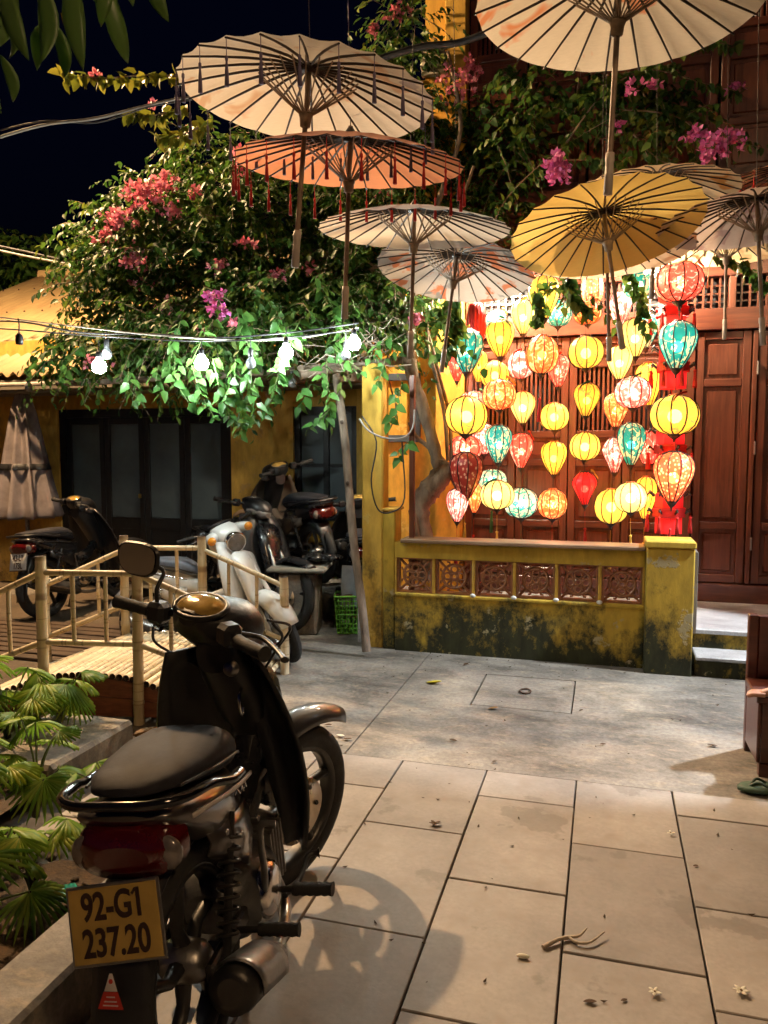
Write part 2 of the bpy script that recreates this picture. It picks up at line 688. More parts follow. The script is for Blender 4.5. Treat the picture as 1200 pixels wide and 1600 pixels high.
# paving: columns of slabs with the joints of the photograph
tp = thing('tile_pavement', 'beige rectangular stone paving of the foreground', 'pavement')
tag(tp, kind='structure')
base = MB().bx(-2.6, 3.4, -3.0, 3.36, -0.039, -0.014)
base.build('joint_bed', mat('joint_sand', (0.05, 0.04, 0.032), 0.9), tp)
XL = [-2.05, -1.652, -1.262, -0.870, -0.479, -0.087, 0.304, 0.694, 1.086, 1.478, 1.87, 2.26, 2.65]
seen = {2: [at_z(560, 1228).y], 3: [at_z(650, 1295).y, at_z(575, 1452).y], 4: [at_z(820, 1253).y, at_z(780, 1385).y, at_z(680, 1590).y],
        5: [at_z(975, 1330).y, at_z(970, 1505).y], 6: [at_z(1130, 1284).y, at_z(1150, 1428).y]}
tcache = {}
for c in range(len(XL) - 1):
    ys = [3.36] + sorted(seen.get(c, [3.05 - 0.17 * ((c * 7) % 4)]), reverse=True)
    while ys[-1] > (2.45 if c < 2 else -2.0):
        ys.append(ys[-1] - (0.585 if (c + len(ys)) % 3 else 0.47))
    for a, b in zip(ys[:-1], ys[1:]):
        gp = 0.0032
        w, l = XL[c + 1] - XL[c] - 2 * gp, a - b - 2 * gp
        if l < 0.05:
            continue
        key = (round(w, 3), round(l, 3))
        if key not in tcache:
            tcache[key] = MB().box((0, 0, -0.013), (w, l, 0.03), bev=0.0025).mesh('tile', M_TILE)
        link('tile', tcache[key], tp, loc=((XL[c] + XL[c + 1]) / 2 + random.uniform(-.001, .001), (a + b) / 2, 0.002 + random.uniform(-.0012, .0012)), rot=(random.uniform(-.001, .001), random.uniform(-.001, .001), random.uniform(-.0015, .0015)))

# ------------------------------------------------------------------ terrace, steps
ter = MB()
ter.bx(-1.75, 3.4, 5.392, 6.45, -0.03, 0.257)
tag(ter.build('terrace_floor', M_STONE), 'raised grey stone terrace before the wooden doors', 'floor', kind='structure')
st = thing('stone_steps', 'two low mossy steps up to the terrace beside the garden wall', 'steps', (1.2, 5.2, 0))
MB().bx(-0.62, 1.9, -0.04, 0.19, -0.02, 0.105).build('riser', M_MOSS, st)
MB().bx(-0.62, 1.9, -0.06, 0.189, 0.108, 0.134, 0.006).build('tread', M_STONE, st)
MB().bx(-0.62, 1.9, 0.18, 0.30, 0.136, 0.228).build('riser', M_MOSS, st)
MB().bx(-0.62, 1.9, 0.165, 0.33, 0.23, 0.262, 0.006).build('tread', M_STONE, st)

# ------------------------------------------------------------------ garden wall with fretwork panels
gw = thing('garden_wall', 'low mossy ochre garden wall with six brown fretwork panels', 'wall', (0, 5.25, 0))
X0, X1 = -1.425, 0.268
MB().bx(X0, X1, 0, 0.13, -0.02, 0.395).build('wall_base', M_MOSS, gw)
MB().bx(X0, X1, -0.012, 0.13, 0.397, 0.422, 0.006).build('sill', M_MOSS, gw)
MB().bx(X0, X1, 0, 0.13, 0.674, 0.782).build('top_band', M_MOSS, gw)
MB().bx(X0 + 0.05, X1 - 0.002, -0.045, 0.17, 0.785, 0.812, 0.006).build('ledge', M_CAPWOOD, gw)
pw = (X1 - X0) / 6
fm = MB()
w2, h2 = pw / 2 - 0.016, 0.124
for (a, b) in (((-w2, -h2), (w2, -h2)), ((w2, -h2), (w2, h2)), ((w2, h2), (-w2, h2)), ((-w2, h2), (-w2, -h2))):
    fm.box(((a[0] + b[0]) / 2, 0, (a[1] + b[1]) / 2), (abs(a[0] - b[0]) + 0.022, 0.05, abs(a[1] - b[1]) + 0.022))


def ringxz(cx, cz, r, tr, n=18, sq=1.0, a0=0, a1=2 * PI):
    fm.tube([(cx + r * math.cos(a), -0.004, cz + r * sq * math.sin(a)) for a in np.linspace(a0, a1, n)], tr, 6)


ringxz(0, 0, 0.084, 0.0105, 22)
ringxz(0, 0, 0.02, 0.009, 12)
for k in range(4):
    a = k * PI / 2
    ringxz(0.05 * math.cos(a), 0.05 * math.sin(a), 0.024, 0.0075, 12)
    a += PI / 4
    fm.tube([(0.084 * math.cos(a), -0.002, 0.084 * math.sin(a)), (0.10 * math.cos(a), 0, 0.10 * math.sin(a)), (math.copysign(w2, math.cos(a)), 0, math.copysign(h2, math.sin(a)))], 0.0095, 6)
    fm.tube([(0.024 * math.cos(a), 0, 0.024 * math.sin(a)), (0.08 * math.cos(a), 0, 0.08 * math.sin(a))], 0.008, 6)
    # scrolls beside each corner brace
    for s_ in (-1, 1):
        b0 = a + s_ * 0.42
        fm.tube([(0.088 * math.cos(b0), 0, 0.088 * math.sin(b0)), (0.105 * math.cos(b0), 0, 0.105 * math.sin(b0)), (0.112 * math.cos(b0 - s_ * 0.13), 0, 0.112 * math.sin(b0 - s_ * 0.13))], 0.007, 5)
fmesh = fm.mesh('fretwork_panel', M_FRET)
for k in range(6):
    link('fretwork_panel', fmesh, gw, loc=(X0 + pw * (k + 0.5), 0.045, 0.548))
for k in range(1, 6):
    MB().bx(X0 + pw * k - 0.011, X0 + pw * k + 0.011, 0.004, 0.11, 0.424, 0.672, 0.003).build('mullion', M_OCHRE, gw)
    if k > 1:
        d = MB()
        d.ball((X0 + pw * k, -0.016, 0.43), 0.02, 8, 6, (1, .5, .7))
        d.build('lime_drip', M_WHITEP, gw)
MB().bx(X0 + 0.0, X0 + 0.012, 0.004, 0.11, 0.424, 0.672).build('mullion', M_OCHRE, gw)
MB().bx(X1 - 0.014, X1 - 0.001, 0.004, 0.11, 0.424, 0.672).build('mullion', M_OCHRE, gw)

gp = thing('gate_pier', 'square mossy ochre pier ending the garden wall beside the steps', 'pier', (0.415, 5.28, 0))
MB().bx(-0.144, 0.144, -0.14, 0.14, -0.02, 0.815, 0.008).build('shaft', M_MOSS, gp)
MB().bx(-0.155, 0.15, -0.15, 0.15, 0.817, 0.862, 0.008).build('cap', M_MOSS, gp)
MB().bx(0.147, 0.172, -0.06, 0.15, 0.265, 0.79, 0.003).build('edge_board', mat_wood('grey_board', (0.12, 0.10, 0.09), (0.22, 0.2, 0.18), 0.6), gp)

cp = thing('terrace_pillar', 'tall yellow limewashed pillar beside the leaning wooden pole', 'pillar', (-1.6, 5.36, 0))
MB().bx(-0.085, 0.075, -0.07, 0.09, -0.02, 2.05, 0.012).build('shaft', M_OCHRE, cp)
MB().bx(0.078, 0.17, -0.085, 0.10, -0.02, 1.0, 0.01).build('short_pier', M_MOSS, cp)
MB().bx(0.074, 0.185, -0.10, 0.115, 1.002, 1.022, 0.006).build('pier_cap', M_OCHRE, cp)

# slim red post by the trunk
tag(MB().bx(-1.335, -1.298, 5.30, 5.335, 0.30, 1.96, 0.004).build('wooden_post', M_MAHOG), 'slim dark red wooden post on the wall in front of the trunk', 'post')

# ------------------------------------------------------------------ wooden house front on the terrace
FY = 6.42
wf = thing('timber_house', 'dark mahogany house front with panelled folding doors behind the lanterns', 'house', (0, FY, 0.257))
B0 = 0.257


def fbx(name, x0, x1, y0, y1, z0, z1, m, bev=0.004, parent=None):
    return MB().bx(x0, x1, y0, y1, z0 - B0, z1 - B0, bev).build(name, m, parent or wf)


fbx('backing_wall', -1.14, 3.4, 0.06, 0.16, B0, 6.2, M_DARK, 0)
fbx('base_board', -1.135, 3.4, -0.05, 0.058, 0.26, 0.40, M_MAHOGX)
fbx('lintel', -1.135, 3.4, -0.06, 0.058, 2.34, 2.50, M_MAHOGX)
fbx('transom_rail', -1.135, 3.4, -0.05, 0.058, 2.74, 2.90, M_MAHOGX)
fbx('eaves_beam', -1.135, 3.4, -0.10, 0.058, 3.30, 3.46, M_MAHOGX)
fbx('cornice', -1.135, 3.4, -0.08, 0.058, 5.3, 5.5, M_MAHOGX)


def leaf_door(x0, x1, z0, z1, name='door_leaf', slat=True, yy=0.0, low=True):
    """one folding leaf: stiles, rails, raised panels and a barred opening"""
    d = fbx(name, x0 + 0.004, x0 + 0.062, yy - 0.022, yy + 0.03, z0, z1, M_MAHOG)
    hgt = z1 - z0
    zs = [z0, z0 + 0.22 * hgt, z0 + 0.48 * hgt, z0 + 0.60 * hgt, z0 + 0.89 * hgt, z1] if slat else [z0, z0 + 0.23 * hgt, z0 + 0.80 * hgt, z1]
    fbx('stile', x1 - 0.062, x1 - 0.004, yy - 0.022, yy + 0.03, z0, z1, M_MAHOG, parent=d)
    for i, z in enumerate(zs):
        za, zb = (z, z + 0.06) if i == 0 else ((z - 0.06, z) if i == len(zs) - 1 else (z - 0.028, z + 0.028))
        fbx('rail', x0 + 0.064, x1 - 0.064, yy - 0.02, yy + 0.028, za, zb, M_MAHOGX, parent=d)
    for i in range(len(zs) - 1):
        za, zb = zs[i] + (0.062 if i == 0 else 0.03), zs[i + 1] - (0.062 if i == len(zs) - 2 else 0.03)
        if slat and i == 3:
            k = max(4, int((x1 - x0 - 0.13) / 0.036))
            for q in range(k):
                xc = x0 + 0.066 + (x1 - x0 - 0.132) * (q + 0.5) / k
                fbx('slat', xc - 0.009, xc + 0.009, yy - 0.004, yy + 0.014, za, zb, M_MAHOG, 0.002, parent=d)
        else:
            p = MB().bx(x0 + 0.064, x1 - 0.064, yy + 0.006, yy + 0.02, za - B0, zb - B0)
            p.box(((x0 + x1) / 2, yy + 0.002, (za + zb) / 2 - B0), (x1 - x0 - 0.185, 0.018, max(0.03, zb - za - 0.055)), bev=0.008)
            p.build('panel', M_MAHOG, d)
    return d


for k in range(4):
    leaf_door(-1.13 + 0.42 * k, -0.71 + 0.42 * k, 0.41, 2.33)
fbx('door_post', 0.556, 0.646, -0.045, 0.058, 0.41, 2.33, M_MAHOG)
leaf_door(0.652, 1.045, 0.41, 2.33, 'fixed_panel', slat=False)
fbx('door_post', 1.05, 1.085, -0.035, 0.058, 0.41, 2.33, M_MAHOG)
for k in range(5):
    leaf_door(1.09 + 0.44 * k, 1.53 + 0.44 * k, 0.41, 2.33, slat=False)
for zz in (2.05, 1.45, 0.72):
    fbx('hinge', 1.078, 1.09, -0.05, -0.036, zz - 0.05, zz + 0.05, mat('steel_hinge', (0.5, 0.5, 0.5), 0.35, 0.9), 0.002)
# transom: small lattices between posts
for k in range(9):
    x0 = -1.13 + 0.5 * k
    fbx('transom_post', x0, x0 + 0.05, -0.03, 0.058, 2.50, 2.74, M_MAHOG)
    for q in range(7):
        xc = x0 + 0.09 + q * 0.058
        fbx('lattice_bar', xc - 0.007, xc + 0.007, 0.0, 0.02, 2.502, 2.738, M_MAHOG, 0)
    for q in range(3):
        fbx('lattice_bar', x0 + 0.052, x0 + 0.498, 0.022, 0.034, 2.555 + 0.06 * q, 2.567 + 0.06 * q, M_MAHOG, 0)
for k in range(5):
    x0 = -1.13 + 0.92 * k
    pnl = MB().bx(x0 + 0.01, x0 + 0.9, 0.0, 0.03, 2.905 - B0, 3.295 - B0)
    pnl.box((x0 + 0.455, -0.002, 3.10 - B0), (0.76, 0.02, 0.28), bev=0.008)
    pnl.build('upper_panel', M_MAHOGX, wf)
# first floor shutters
for k in range(9):
    leaf_door(-1.12 + 0.47 * k, -0.66 + 0.47 * k, 3.47, 5.28, 'shutter', yy=0.01)

# orange side wall
sw = thing('orange_side_wall', 'bright orange plastered wall behind the gnarled trunk', 'wall', (-1.6, FY, 0))
MB().bx(-0.34, 0.455, -0.02, 0.2, 0.25, 4.45).build('plaster', M_ORANGE, sw)
MB().bx(0.25, 0.455, -0.16, -0.022, 0.25, 3.3).build('pilaster', M_ORANGE, sw)
wnd = MB()
for (a, b, c, d) in ((-0.30, -0.21, 1.50, 2.08), (0.02, 0.09, 1.50, 2.08), (-0.208, 0.018, 1.50, 1.56), (-0.208, 0.018, 2.02, 2.08)):
    wnd.bx(a, b, -0.05, -0.022, c, d, 0.004)
wnd.build('window_frame', mat('grey_frame', (0.07, 0.08, 0.09), 0.5), sw)
uw = thing('upper_yellow_wall', 'yellow upper wall corner with pale cornice above the vine', 'wall', (-1.35, FY, 4.45))
MB().bx(0.05, 0.215, -0.12, 0.1, 0, 2.0, 0.006).build('pilaster', M_OCHRE, uw)
MB().bx(-0.14, 0.048, 0.0, 0.1, 0.002, 2.0).build('plaster', M_OCHRE, uw)
for i, (z0, z1, o_) in enumerate(((0.02, 0.06, 0.05), (0.063, 0.16, 0.09), (0.163, 0.20, 0.13), (0.203, 0.26, 0.07))):
    MB().bx(-0.16, 0.046, -o_, -0.002, z0, z1, 0.006).build('moulding', mat('pale_stucco', (0.55, 0.52, 0.45), 0.7), uw)

# ------------------------------------------------------------------ ochre house on the left
HY = 7.0
hs = thing('ochre_house', 'ochre rendered house with dark glazed doors under a corrugated roof', 'house', (0, HY, 0))
M_HW = mat_stained_wall('house_render', (0.62, 0.38, 0.07), (0.22, 0.14, 0.04), (0.42, 0.27, 0.08), 0.0, 1.4, 0.64)
DX0, DX1 = -5.64, -3.60
MB().bx(-12, DX0, 0, 0.2, -0.03, 2.6).build('wall', M_HW, hs)
MB().bx(DX1, -2.93, 0, 0.2, -0.03, 2.6).build('wall', M_HW, hs)
MB().bx(-2.93, -1.9, 0, 0.2, -0.03, 0.74).build('wall', M_HW, hs)
MB().bx(-2.28, -1.9, 0, 0.2, 0.742, 2.6).build('wall', M_HW, hs)
MB().bx(-2.93, -2.282, 0, 0.2, 1.85, 2.6).build('wall', M_HW, hs)
MB().bx(DX0, DX1, 0, 0.2, 1.86, 2.6).build('wall', M_HW, hs)
M_FRAME = mat('blackened_frame', (0.012, 0.013, 0.014), 0.42, var=0.3)
m_pane, t_, b_, o_ = nt('frosted_pane')
t_.links.new(ramp(t_, noise(t_, 3, 4), [(0.3, (0.07, 0.092, 0.10)), (0.7, (0.11, 0.14, 0.15))]), b_.inputs['Base Color'])
b_.inputs['Roughness'].default_value = 0.32
fr = MB()
fr.bx(DX0 + 0.002, DX0 + 0.07, 0.02, 0.11, 0, 1.855)
fr.bx(DX1 - 0.07, DX1 - 0.002, 0.02, 0.11, 0, 1.855)
fr.bx(DX0 + 0.072, DX1 - 0.072, 0.02, 0.11, 1.77, 1.855)
fr.build('door_frame', M_FRAME, hs)
n_ = 4
dw = (DX1 - DX0 - 0.144) / n_
for k in range(n_):
    xa = DX0 + 0.072 + dw * k
    leafo = MB()
    leafo.bx(xa + 0.003, xa + 0.062, 0.035, 0.085, 0.005, 1.766, 0.004)
    leafo.bx(xa + dw - 0.062, xa + dw - 0.003, 0.035, 0.085, 0.005, 1.766, 0.004)
    leafo.bx(xa + 0.064, xa + dw - 0.064, 0.037, 0.083, 1.70, 1.764)
    leafo.bx(xa + 0.064, xa + dw - 0.064, 0.037, 0.083, 0.60, 0.72)
    leafo.bx(xa + 0.064, xa + dw - 0.064, 0.05, 0.07, 0.008, 0.598)
    lf = leafo.build('door_leaf', M_FRAME, hs)
    MB().bx(xa + 0.064, xa + dw - 0.064, 0.056, 0.064, 0.722, 1.698).build('pane', m_pane, lf)
pl = MB().box((DX0 + 0.072 + dw * 2 - 0.05, 0.02, 0.95), (0.03, 0.02, 0.045), bev=0.004)
pl.build('padlock', mat('brass', (0.5, 0.35, 0.1), 0.35, 0.9), hs)
wn_ = MB()
wn_.bx(-2.928, -2.87, 0.03, 0.1, 0.744, 1.848)
wn_.bx(-2.34, -2.284, 0.03, 0.1, 0.744, 1.848)
wn_.bx(-2.868, -2.342, 0.03, 0.1, 1.77, 1.848)
wn_.bx(-2.868, -2.342, 0.03, 0.1, 0.744, 0.80)
wn_.bx(-2.63, -2.575, 0.035, 0.095, 0.802, 1.768)
for z in (1.28,):
    wn_.bx(-2.866, -2.632, 0.045, 0.085, z - .015, z + .015)
    wn_.bx(-2.573, -2.344, 0.045, 0.085, z - .015, z + .015)
wi = wn_.build('window', M_FRAME, hs)
for (a, b) in ((-2.866, -2.632), (-2.573, -2.344)):
    for (c, d) in ((0.802, 1.263), (1.297, 1.768)):
        MB().bx(a, b, 0.06, 0.068, c, d).build('pane', m_pane, wi)
MB().bx(-2.96, -2.25, -0.035, 0.01, 0.70, 0.738, 0.004).build('sill', M_HW, hs)
# roof: corrugated sheets, pitch 25.6 deg
roof_m = mat('corrugated_sheet', (0.42, 0.30, 0.14), 0.6, 0.0, 0.25, 3, 0.05, stretch=(1, .2, 1), col2=(0.28, 0.19, 0.09))
tz = math.tan(math.radians(25.6))
ye, yr = -0.55, 3.7
sheet_w = 0.86
x = -8.9
k = 0
while x < -1.9:
    r_ = MB()
    nseg = 64
    top = []
    for i in range(nseg + 1):
        xx = x + (sheet_w + 0.05) * i / nseg
        zz = 0.026 * math.sin(2 * PI * xx / 0.14)
        top.append((xx, zz))
    rows = []
    for y_ in (ye, (ye + yr) / 2, yr):
        rows.append([(a, y_, 2.2 + (y_ + 0.5) * tz + b + 0.004 * (k % 2)) for a, b in top])
    r_.sheet(rows, 0.004)
    ro = r_.build('roof_sheet', roof_m, hs)
    sc_ = MB()
    for (yy) in (0.2, 1.6, 2.8):
        for q in range(3):
            xx = x + 0.1 + 0.3 * q
            xx = round((xx - 0.035) / 0.14) * 0.14 + 0.035
            sc_.ball((xx, yy, 2.2 + (yy + 0.5) * tz + 0.034), 0.014, 6, 4)
    sc_.build('roof_screw', mat('rusty_iron', (0.10, 0.06, 0.04), 0.6, 0.6), ro)
    x += sheet_w
    k += 1
MB().bx(-8.9, -1.95, yr - 0.05, yr + 0.2, 2.2 + (yr + .3) * tz, 2.2 + (yr + .5) * tz + 0.1, 0.03).build('ridge_cap', roof_m, hs)
M_GREYW = mat_wood('weathered_wood', (0.13, 0.11, 0.09), (0.30, 0.26, 0.21), 0.8, axis=0, coat=0)
MB().bx(-8.9, -1.95, -0.53, -0.50, 2.03, 2.13, 0.004).build('fascia_board', M_GREYW, hs)
MB().bx(-8.9, -1.95, -0.50, -0.06, 2.0, 2.025, 0.004).build('soffit_board', M_GREYW, hs)
MB().bx(-8.9, -3.9, -0.60, -0.555, 2.06, 2.10, 0.012).build('eaves_pipe', mat('pale_pipe', (0.45, 0.42, 0.38), 0.5), hs)

# far dark treeline against the night
# ------------------------------------------------------------------ lamps that light the yard
WARM = (1.0, 0.63, 0.32)


def post_lamp(loc, head, power, label, col=WARM, rad=0.09):
    t = thing('post_lamp', label, 'street lamp', loc)
    l = Vector(loc)
    h = Vector(head) - l
    mm = mat('lamp_post_steel', (0.12, 0.13, 0.13), 0.5, 0.7)
    MB().tube([(0, 0, 0), (0, 0, h.z + 0.25)], [0.07, 0.045], 14).build('post', mm, t)
    MB().tube(smooth_path([(0, 0, h.z + 0.2), (h.x * 0.5, h.y * 0.5, h.z + 0.38), (h.x, h.y, h.z + 0.22)]), 0.025, 10).build('arm', mm, t)
    sh = MB()
    sh.lathe([(0.03, 0.24), (0.06, 0.2), (0.16, 0.1), (0.17, 0.09), (0.155, 0.092), (0.05, 0.19)], 20, Matrix.Translation(h))
    sh.build('shade', mm, t)
    MB().ball(h, rad, 16, 10).build('globe', mat_emit('sodium_globe_%d' % power, col, power / (4 * PI * PI * rad * rad)), t)
    return t


post_lamp((-6.1, 5.6, 0), (-5.3, 5.5, 5.5), 1700, 'tall steel street lamp at the edge of the lane')
post_lamp((3.0, -1.9, 0), (2.2, -1.3, 4.3), 150, 'added fill lamp on a steel post behind the paved path', rad=0.2)  # unseen lamp added as warm fill from behind the camera

# ------------------------------------------------------------------ oiled paper umbrellas
M_RIB = mat('dark_bamboo_rib', (0.022, 0.013, 0.010), 0.5, var=0.3)
M_STRUT = mat('pale_bamboo_strut', (0.33, 0.25, 0.17), 0.6, var=0.3, scale=30)
M_SHAFT = mat('umbrella_shaft', (0.22, 0.15, 0.10), 0.5, var=0.35, scale=20)
M_GRIP = mat('grip_wood', (0.48, 0.42, 0.36), 0.5, var=0.2, scale=20)
NR, UR = 24, 0.42


def canopy_mesh(m):
    mb = MB()
    vs, fs = [], []
    prof = [(0.012, 0.098), (0.05, 0.094), (0.12, 0.083), (0.22, 0.060), (0.32, 0.032), (UR, 0.0)]
    n = NR * 4
    for (r, z) in prof:
        for k in range(n):
            a = 2 * PI * k / n
            off = abs(math.sin(a * NR / 2))
            rr = r * (1 - (0.018 * off if r == UR else 0))
            vs.append((rr * math.cos(a), rr * math.sin(a), z - 0.006 * off * (r / UR)))
    m1 = len(prof)
    for i in range(m1 - 1):
        for k in range(n):
            k2 = (k + 1) % n
            fs.append((i * n + k, (i + 1) * n + k, (i + 1) * n + k2, i * n + k2))
    mb.add(vs, fs, True)
    return mb.mesh('canopy', m)


_r = MB()
_r.tube([(0.02, 0, 0.088), (0.12, 0, 0.076), (0.22, 0, 0.053), (0.32, 0, 0.025), (UR + 0.004, 0, -0.008)], [0.0042, 0.0045, 0.0042, 0.0036, 0.003], 6)
rib_me = _r.mesh('rib', M_RIB)
_s = MB()
_s.tube([(0.012, 0, -0.062), (0.165, 0, 0.058)], 0.0026, 5)
strut_me = _s.mesh('strut', M_STRUT)
_h = MB()
_h.tube([(0, 0, 0.13), (0, 0, -0.45)], 0.0085, 10)
shaft_me = _h.mesh('shaft', M_SHAFT)
_h = MB()
_h.lathe([(0.001, -0.43), (0.0125, -0.43), (0.014, -0.45), (0.0125, -0.46), (0.0125, -0.49), (0.0138, -0.493), (0.0125, -0.497), (0.0132, -0.55), (0.001, -0.552)], 14)
grip_me = _h.mesh('grip', M_GRIP)
_h = MB()
_h.lathe([(0.009, -0.10), (0.017, -0.095), (0.02, -0.07), (0.024, -0.06), (0.017, -0.05), (0.009, -0.05)], 14)
runner_me = _h.mesh('runner', M_STRUT)
_h = MB()
_h.lathe([(0.009, 0.075), (0.028, 0.078), (0.028, 0.09), (0.02, 0.11), (0.009, 0.125)], 14)
hub_me = _h.mesh('hub', M_RIB)


def tassel_mesh(m, L=0.1, r=0.008, thread=0.05):
    mb = MB()
    mb.tube([(0, 0, 0), (0, 0, -thread)], 0.0014, 4)
    mb.lathe([(0.001, -thread), (r * 0.75, -thread - 0.003), (r * 0.8, -thread - 0.012), (r * 0.5, -thread - 0.018), (r * 0.9, -thread - L * 0.5), (r * 1.15, -thread - L), (0.001, -thread - L + 0.002)], 9, lobes=9, depth=0.25)
    return mb.mesh('tassel', m)


def umbrella(u, v, wpx, tilt, roll, spin, base, prints, label, tassel=None, dens=0.58, scale=5.0, cord=2.2):
    fwd = F_PX * 2 * UR / wpx
    loc = at(u, v, fwd)
    axis = Vector((0, 0, 1))
    R = Matrix.Rotation(math.radians(roll), 3, FLAT) @ Matrix.Rotation(-math.radians(tilt), 3, RIGHT)
    R = R @ Matrix.Rotation(math.radians(spin), 3, 'Z')
    t = thing('paper_umbrella', label, 'umbrella', loc, R.to_euler(), 'paper umbrellas hung over the yard')
    link('canopy', canopy_mesh(mat_paper('umbrella_paper', base, prints, dens, scale)), t)
    for k in range(NR):
        a = 2 * PI * k / NR
        rb = link('rib', rib_me, t, rot=(0, 0, a))
        link('strut', strut_me, rb)
    link('shaft', shaft_me, t)
    link('grip', grip_me, t)
    link('runner', runner_me, t)
    link('hub', hub_me, t)
    MB().tube([(0, 0, 0.125), R.inverted() @ (Vector((-0.05, 0.05, cord)))], 0.0018, 5).build('hanging_cord', M_RIB, t)
    if tassel:
        tm = tassel_mesh(tassel, 0.085, 0.006, 0.05)
        down = R.inverted().to_euler()
        for k in range(0, NR):
            a = 2 * PI * (k) / NR
            link('tassel', tm, t, loc=(UR * math.cos(a), UR * math.sin(a), -0.004), rot=down)
    return t


M_LILAC = mat('lilac_thread', (0.16, 0.13, 0.22), 0.8)
M_REDT = mat('red_thread', (0.50, 0.02, 0.015), 0.75)
M_CREAMT = mat('cream_thread', (0.55, 0.45, 0.25), 0.8)
M_GOLDT = mat('gold_thread', (0.75, 0.42, 0.06), 0.7)
M_GREENT = mat('green_thread', (0.05, 0.16, 0.06), 0.8)
umbrella(480, 151, 397, -2, 5, 4, (0.90, 0.86, 0.80), [(0.70, 0.52, 0.40), (0.52, 0.48, 0.52)], 'large cream paper umbrella with lilac tassels, high above the bougainvillea', M_LILAC, 0.60, 6)
umbrella(546, 257, 358, -7.5, 2.5, 9, (0.88, 0.42, 0.26), [(0.82, 0.30, 0.18)], 'salmon orange paper umbrella with red tassels', M_REDT, 0.62, 7)
umbrella(647, 360, 300, -4, 1.5, 2, (0.90, 0.86, 0.80), [(0.82, 0.68, 0.56)], 'plain white paper umbrella below the salmon one', None, 0.7, 7)
umbrella(711, 424, 247, 10, 8, 6, (0.40, 0.39, 0.39), [(0.36, 0.14, 0.08), (0.18, 0.19, 0.21)], 'grey printed paper umbrella tilted beside the teal lanterns', None, 0.55, 8)
umbrella(947, 360, 299, 15, -4.5, 3, (0.88, 0.64, 0.20), [(0.82, 0.56, 0.16)], 'yellow paper umbrella tilted in front of the lanterns', None, 0.66, 6)
umbrella(967, 2, 448, 0, 2, 5, (0.90, 0.84, 0.74), [(0.80, 0.36, 0.20), (0.56, 0.52, 0.40)], 'large cream paper umbrella painted with orange flowers, topmost in view', None, 0.60, 6)
umbrella(948, 392, 265, 6, -1, 0, (0.74, 0.55, 0.40), [(0.62, 0.28, 0.16), (0.45, 0.4, 0.36)], 'beige printed paper umbrella half hidden under the yellow one', None, 0.6, 7)
umbrella(1184, 342, 300, 3.5, -3, 2, (0.62, 0.52, 0.48), [(0.42, 0.30, 0.30), (0.5, 0.4, 0.36)], 'mauve printed paper umbrella cut by the right edge', None, 0.55, 9)
umbrella(1135, 388, 215, 2, 0, 7, (0.82, 0.62, 0.36), [(0.65, 0.42, 0.22)], 'small tan paper umbrella with cream tassels near the door transom', M_CREAMT, 0.55, 10)
umbrella(1238, 283, 190, 2, 0, 1, (0.80, 0.50, 0.34), [(0.7, 0.36, 0.22)], 'pinkish paper umbrella with red tassels at the right edge', M_REDT, 0.6, 8)
umbrella(1025, 300, 250, 0, 1, 5, (0.80, 0.66, 0.46), [(0.55, 0.28, 0.10)], 'pale paper umbrella just showing above the yellow one', None, 0.6, 5)

# ------------------------------------------------------------------ silk lanterns
PROF = {
    'round': [(0.30, 1.0), (0.33, 0.96), (0.62, 0.84), (0.86, 0.58), (0.97, 0.26), (1.0, 0.0), (0.97, -0.26), (0.86, -0.58), (0.62, -0.84), (0.33, -0.96), (0.26, -1.0)],
    'balloon': [(0.36, 1.0), (0.44, 0.97), (0.74, 0.86), (0.94, 0.64), (1.0, 0.38), (0.96, 0.12), (0.82, -0.20), (0.62, -0.52), (0.42, -0.80), (0.29, -0.95), (0.25, -1.0)],
    'diamond': [(0.36, 1.0), (0.42, 0.96), (0.66, 0.82), (0.90, 0.58), (1.0, 0.34), (0.92, 0.10), (0.70, -0.24), (0.48, -0.58), (0.30, -0.90), (0.27, -1.0)],
    'barrel': [(0.5, 1.0), (0.72, 0.92), (0.93, 0.62), (1.0, 0.2), (1.0, -0.2), (0.9, -0.6), (0.66, -0.9), (0.5, -1.0)],
}
LP = {
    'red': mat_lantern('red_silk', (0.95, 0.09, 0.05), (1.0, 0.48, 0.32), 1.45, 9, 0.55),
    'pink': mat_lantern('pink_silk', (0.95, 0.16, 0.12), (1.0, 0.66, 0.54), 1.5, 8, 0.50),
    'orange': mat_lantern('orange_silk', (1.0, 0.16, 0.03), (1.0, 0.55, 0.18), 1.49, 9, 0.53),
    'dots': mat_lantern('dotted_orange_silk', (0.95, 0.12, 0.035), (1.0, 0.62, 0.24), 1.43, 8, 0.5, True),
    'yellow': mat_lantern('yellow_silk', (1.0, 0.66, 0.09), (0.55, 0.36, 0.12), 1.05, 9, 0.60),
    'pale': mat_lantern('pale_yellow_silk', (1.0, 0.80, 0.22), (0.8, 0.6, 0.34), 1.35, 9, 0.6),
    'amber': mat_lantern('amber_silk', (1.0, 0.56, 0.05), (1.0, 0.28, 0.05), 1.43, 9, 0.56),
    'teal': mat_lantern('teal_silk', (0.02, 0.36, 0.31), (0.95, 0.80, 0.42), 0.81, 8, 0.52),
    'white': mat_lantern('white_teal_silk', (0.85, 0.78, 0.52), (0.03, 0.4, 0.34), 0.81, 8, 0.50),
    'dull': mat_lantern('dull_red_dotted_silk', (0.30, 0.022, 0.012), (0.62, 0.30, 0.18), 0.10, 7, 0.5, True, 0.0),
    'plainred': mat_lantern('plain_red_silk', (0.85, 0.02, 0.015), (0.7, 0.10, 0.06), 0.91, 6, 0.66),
}
M_LWIRE = mat('lantern_wire', (0.03, 0.008, 0.006), 0.6)
M_LCAP = mat('lantern_cap', (0.03, 0.012, 0.010), 0.5)
lan_cache = {}
NL = 10


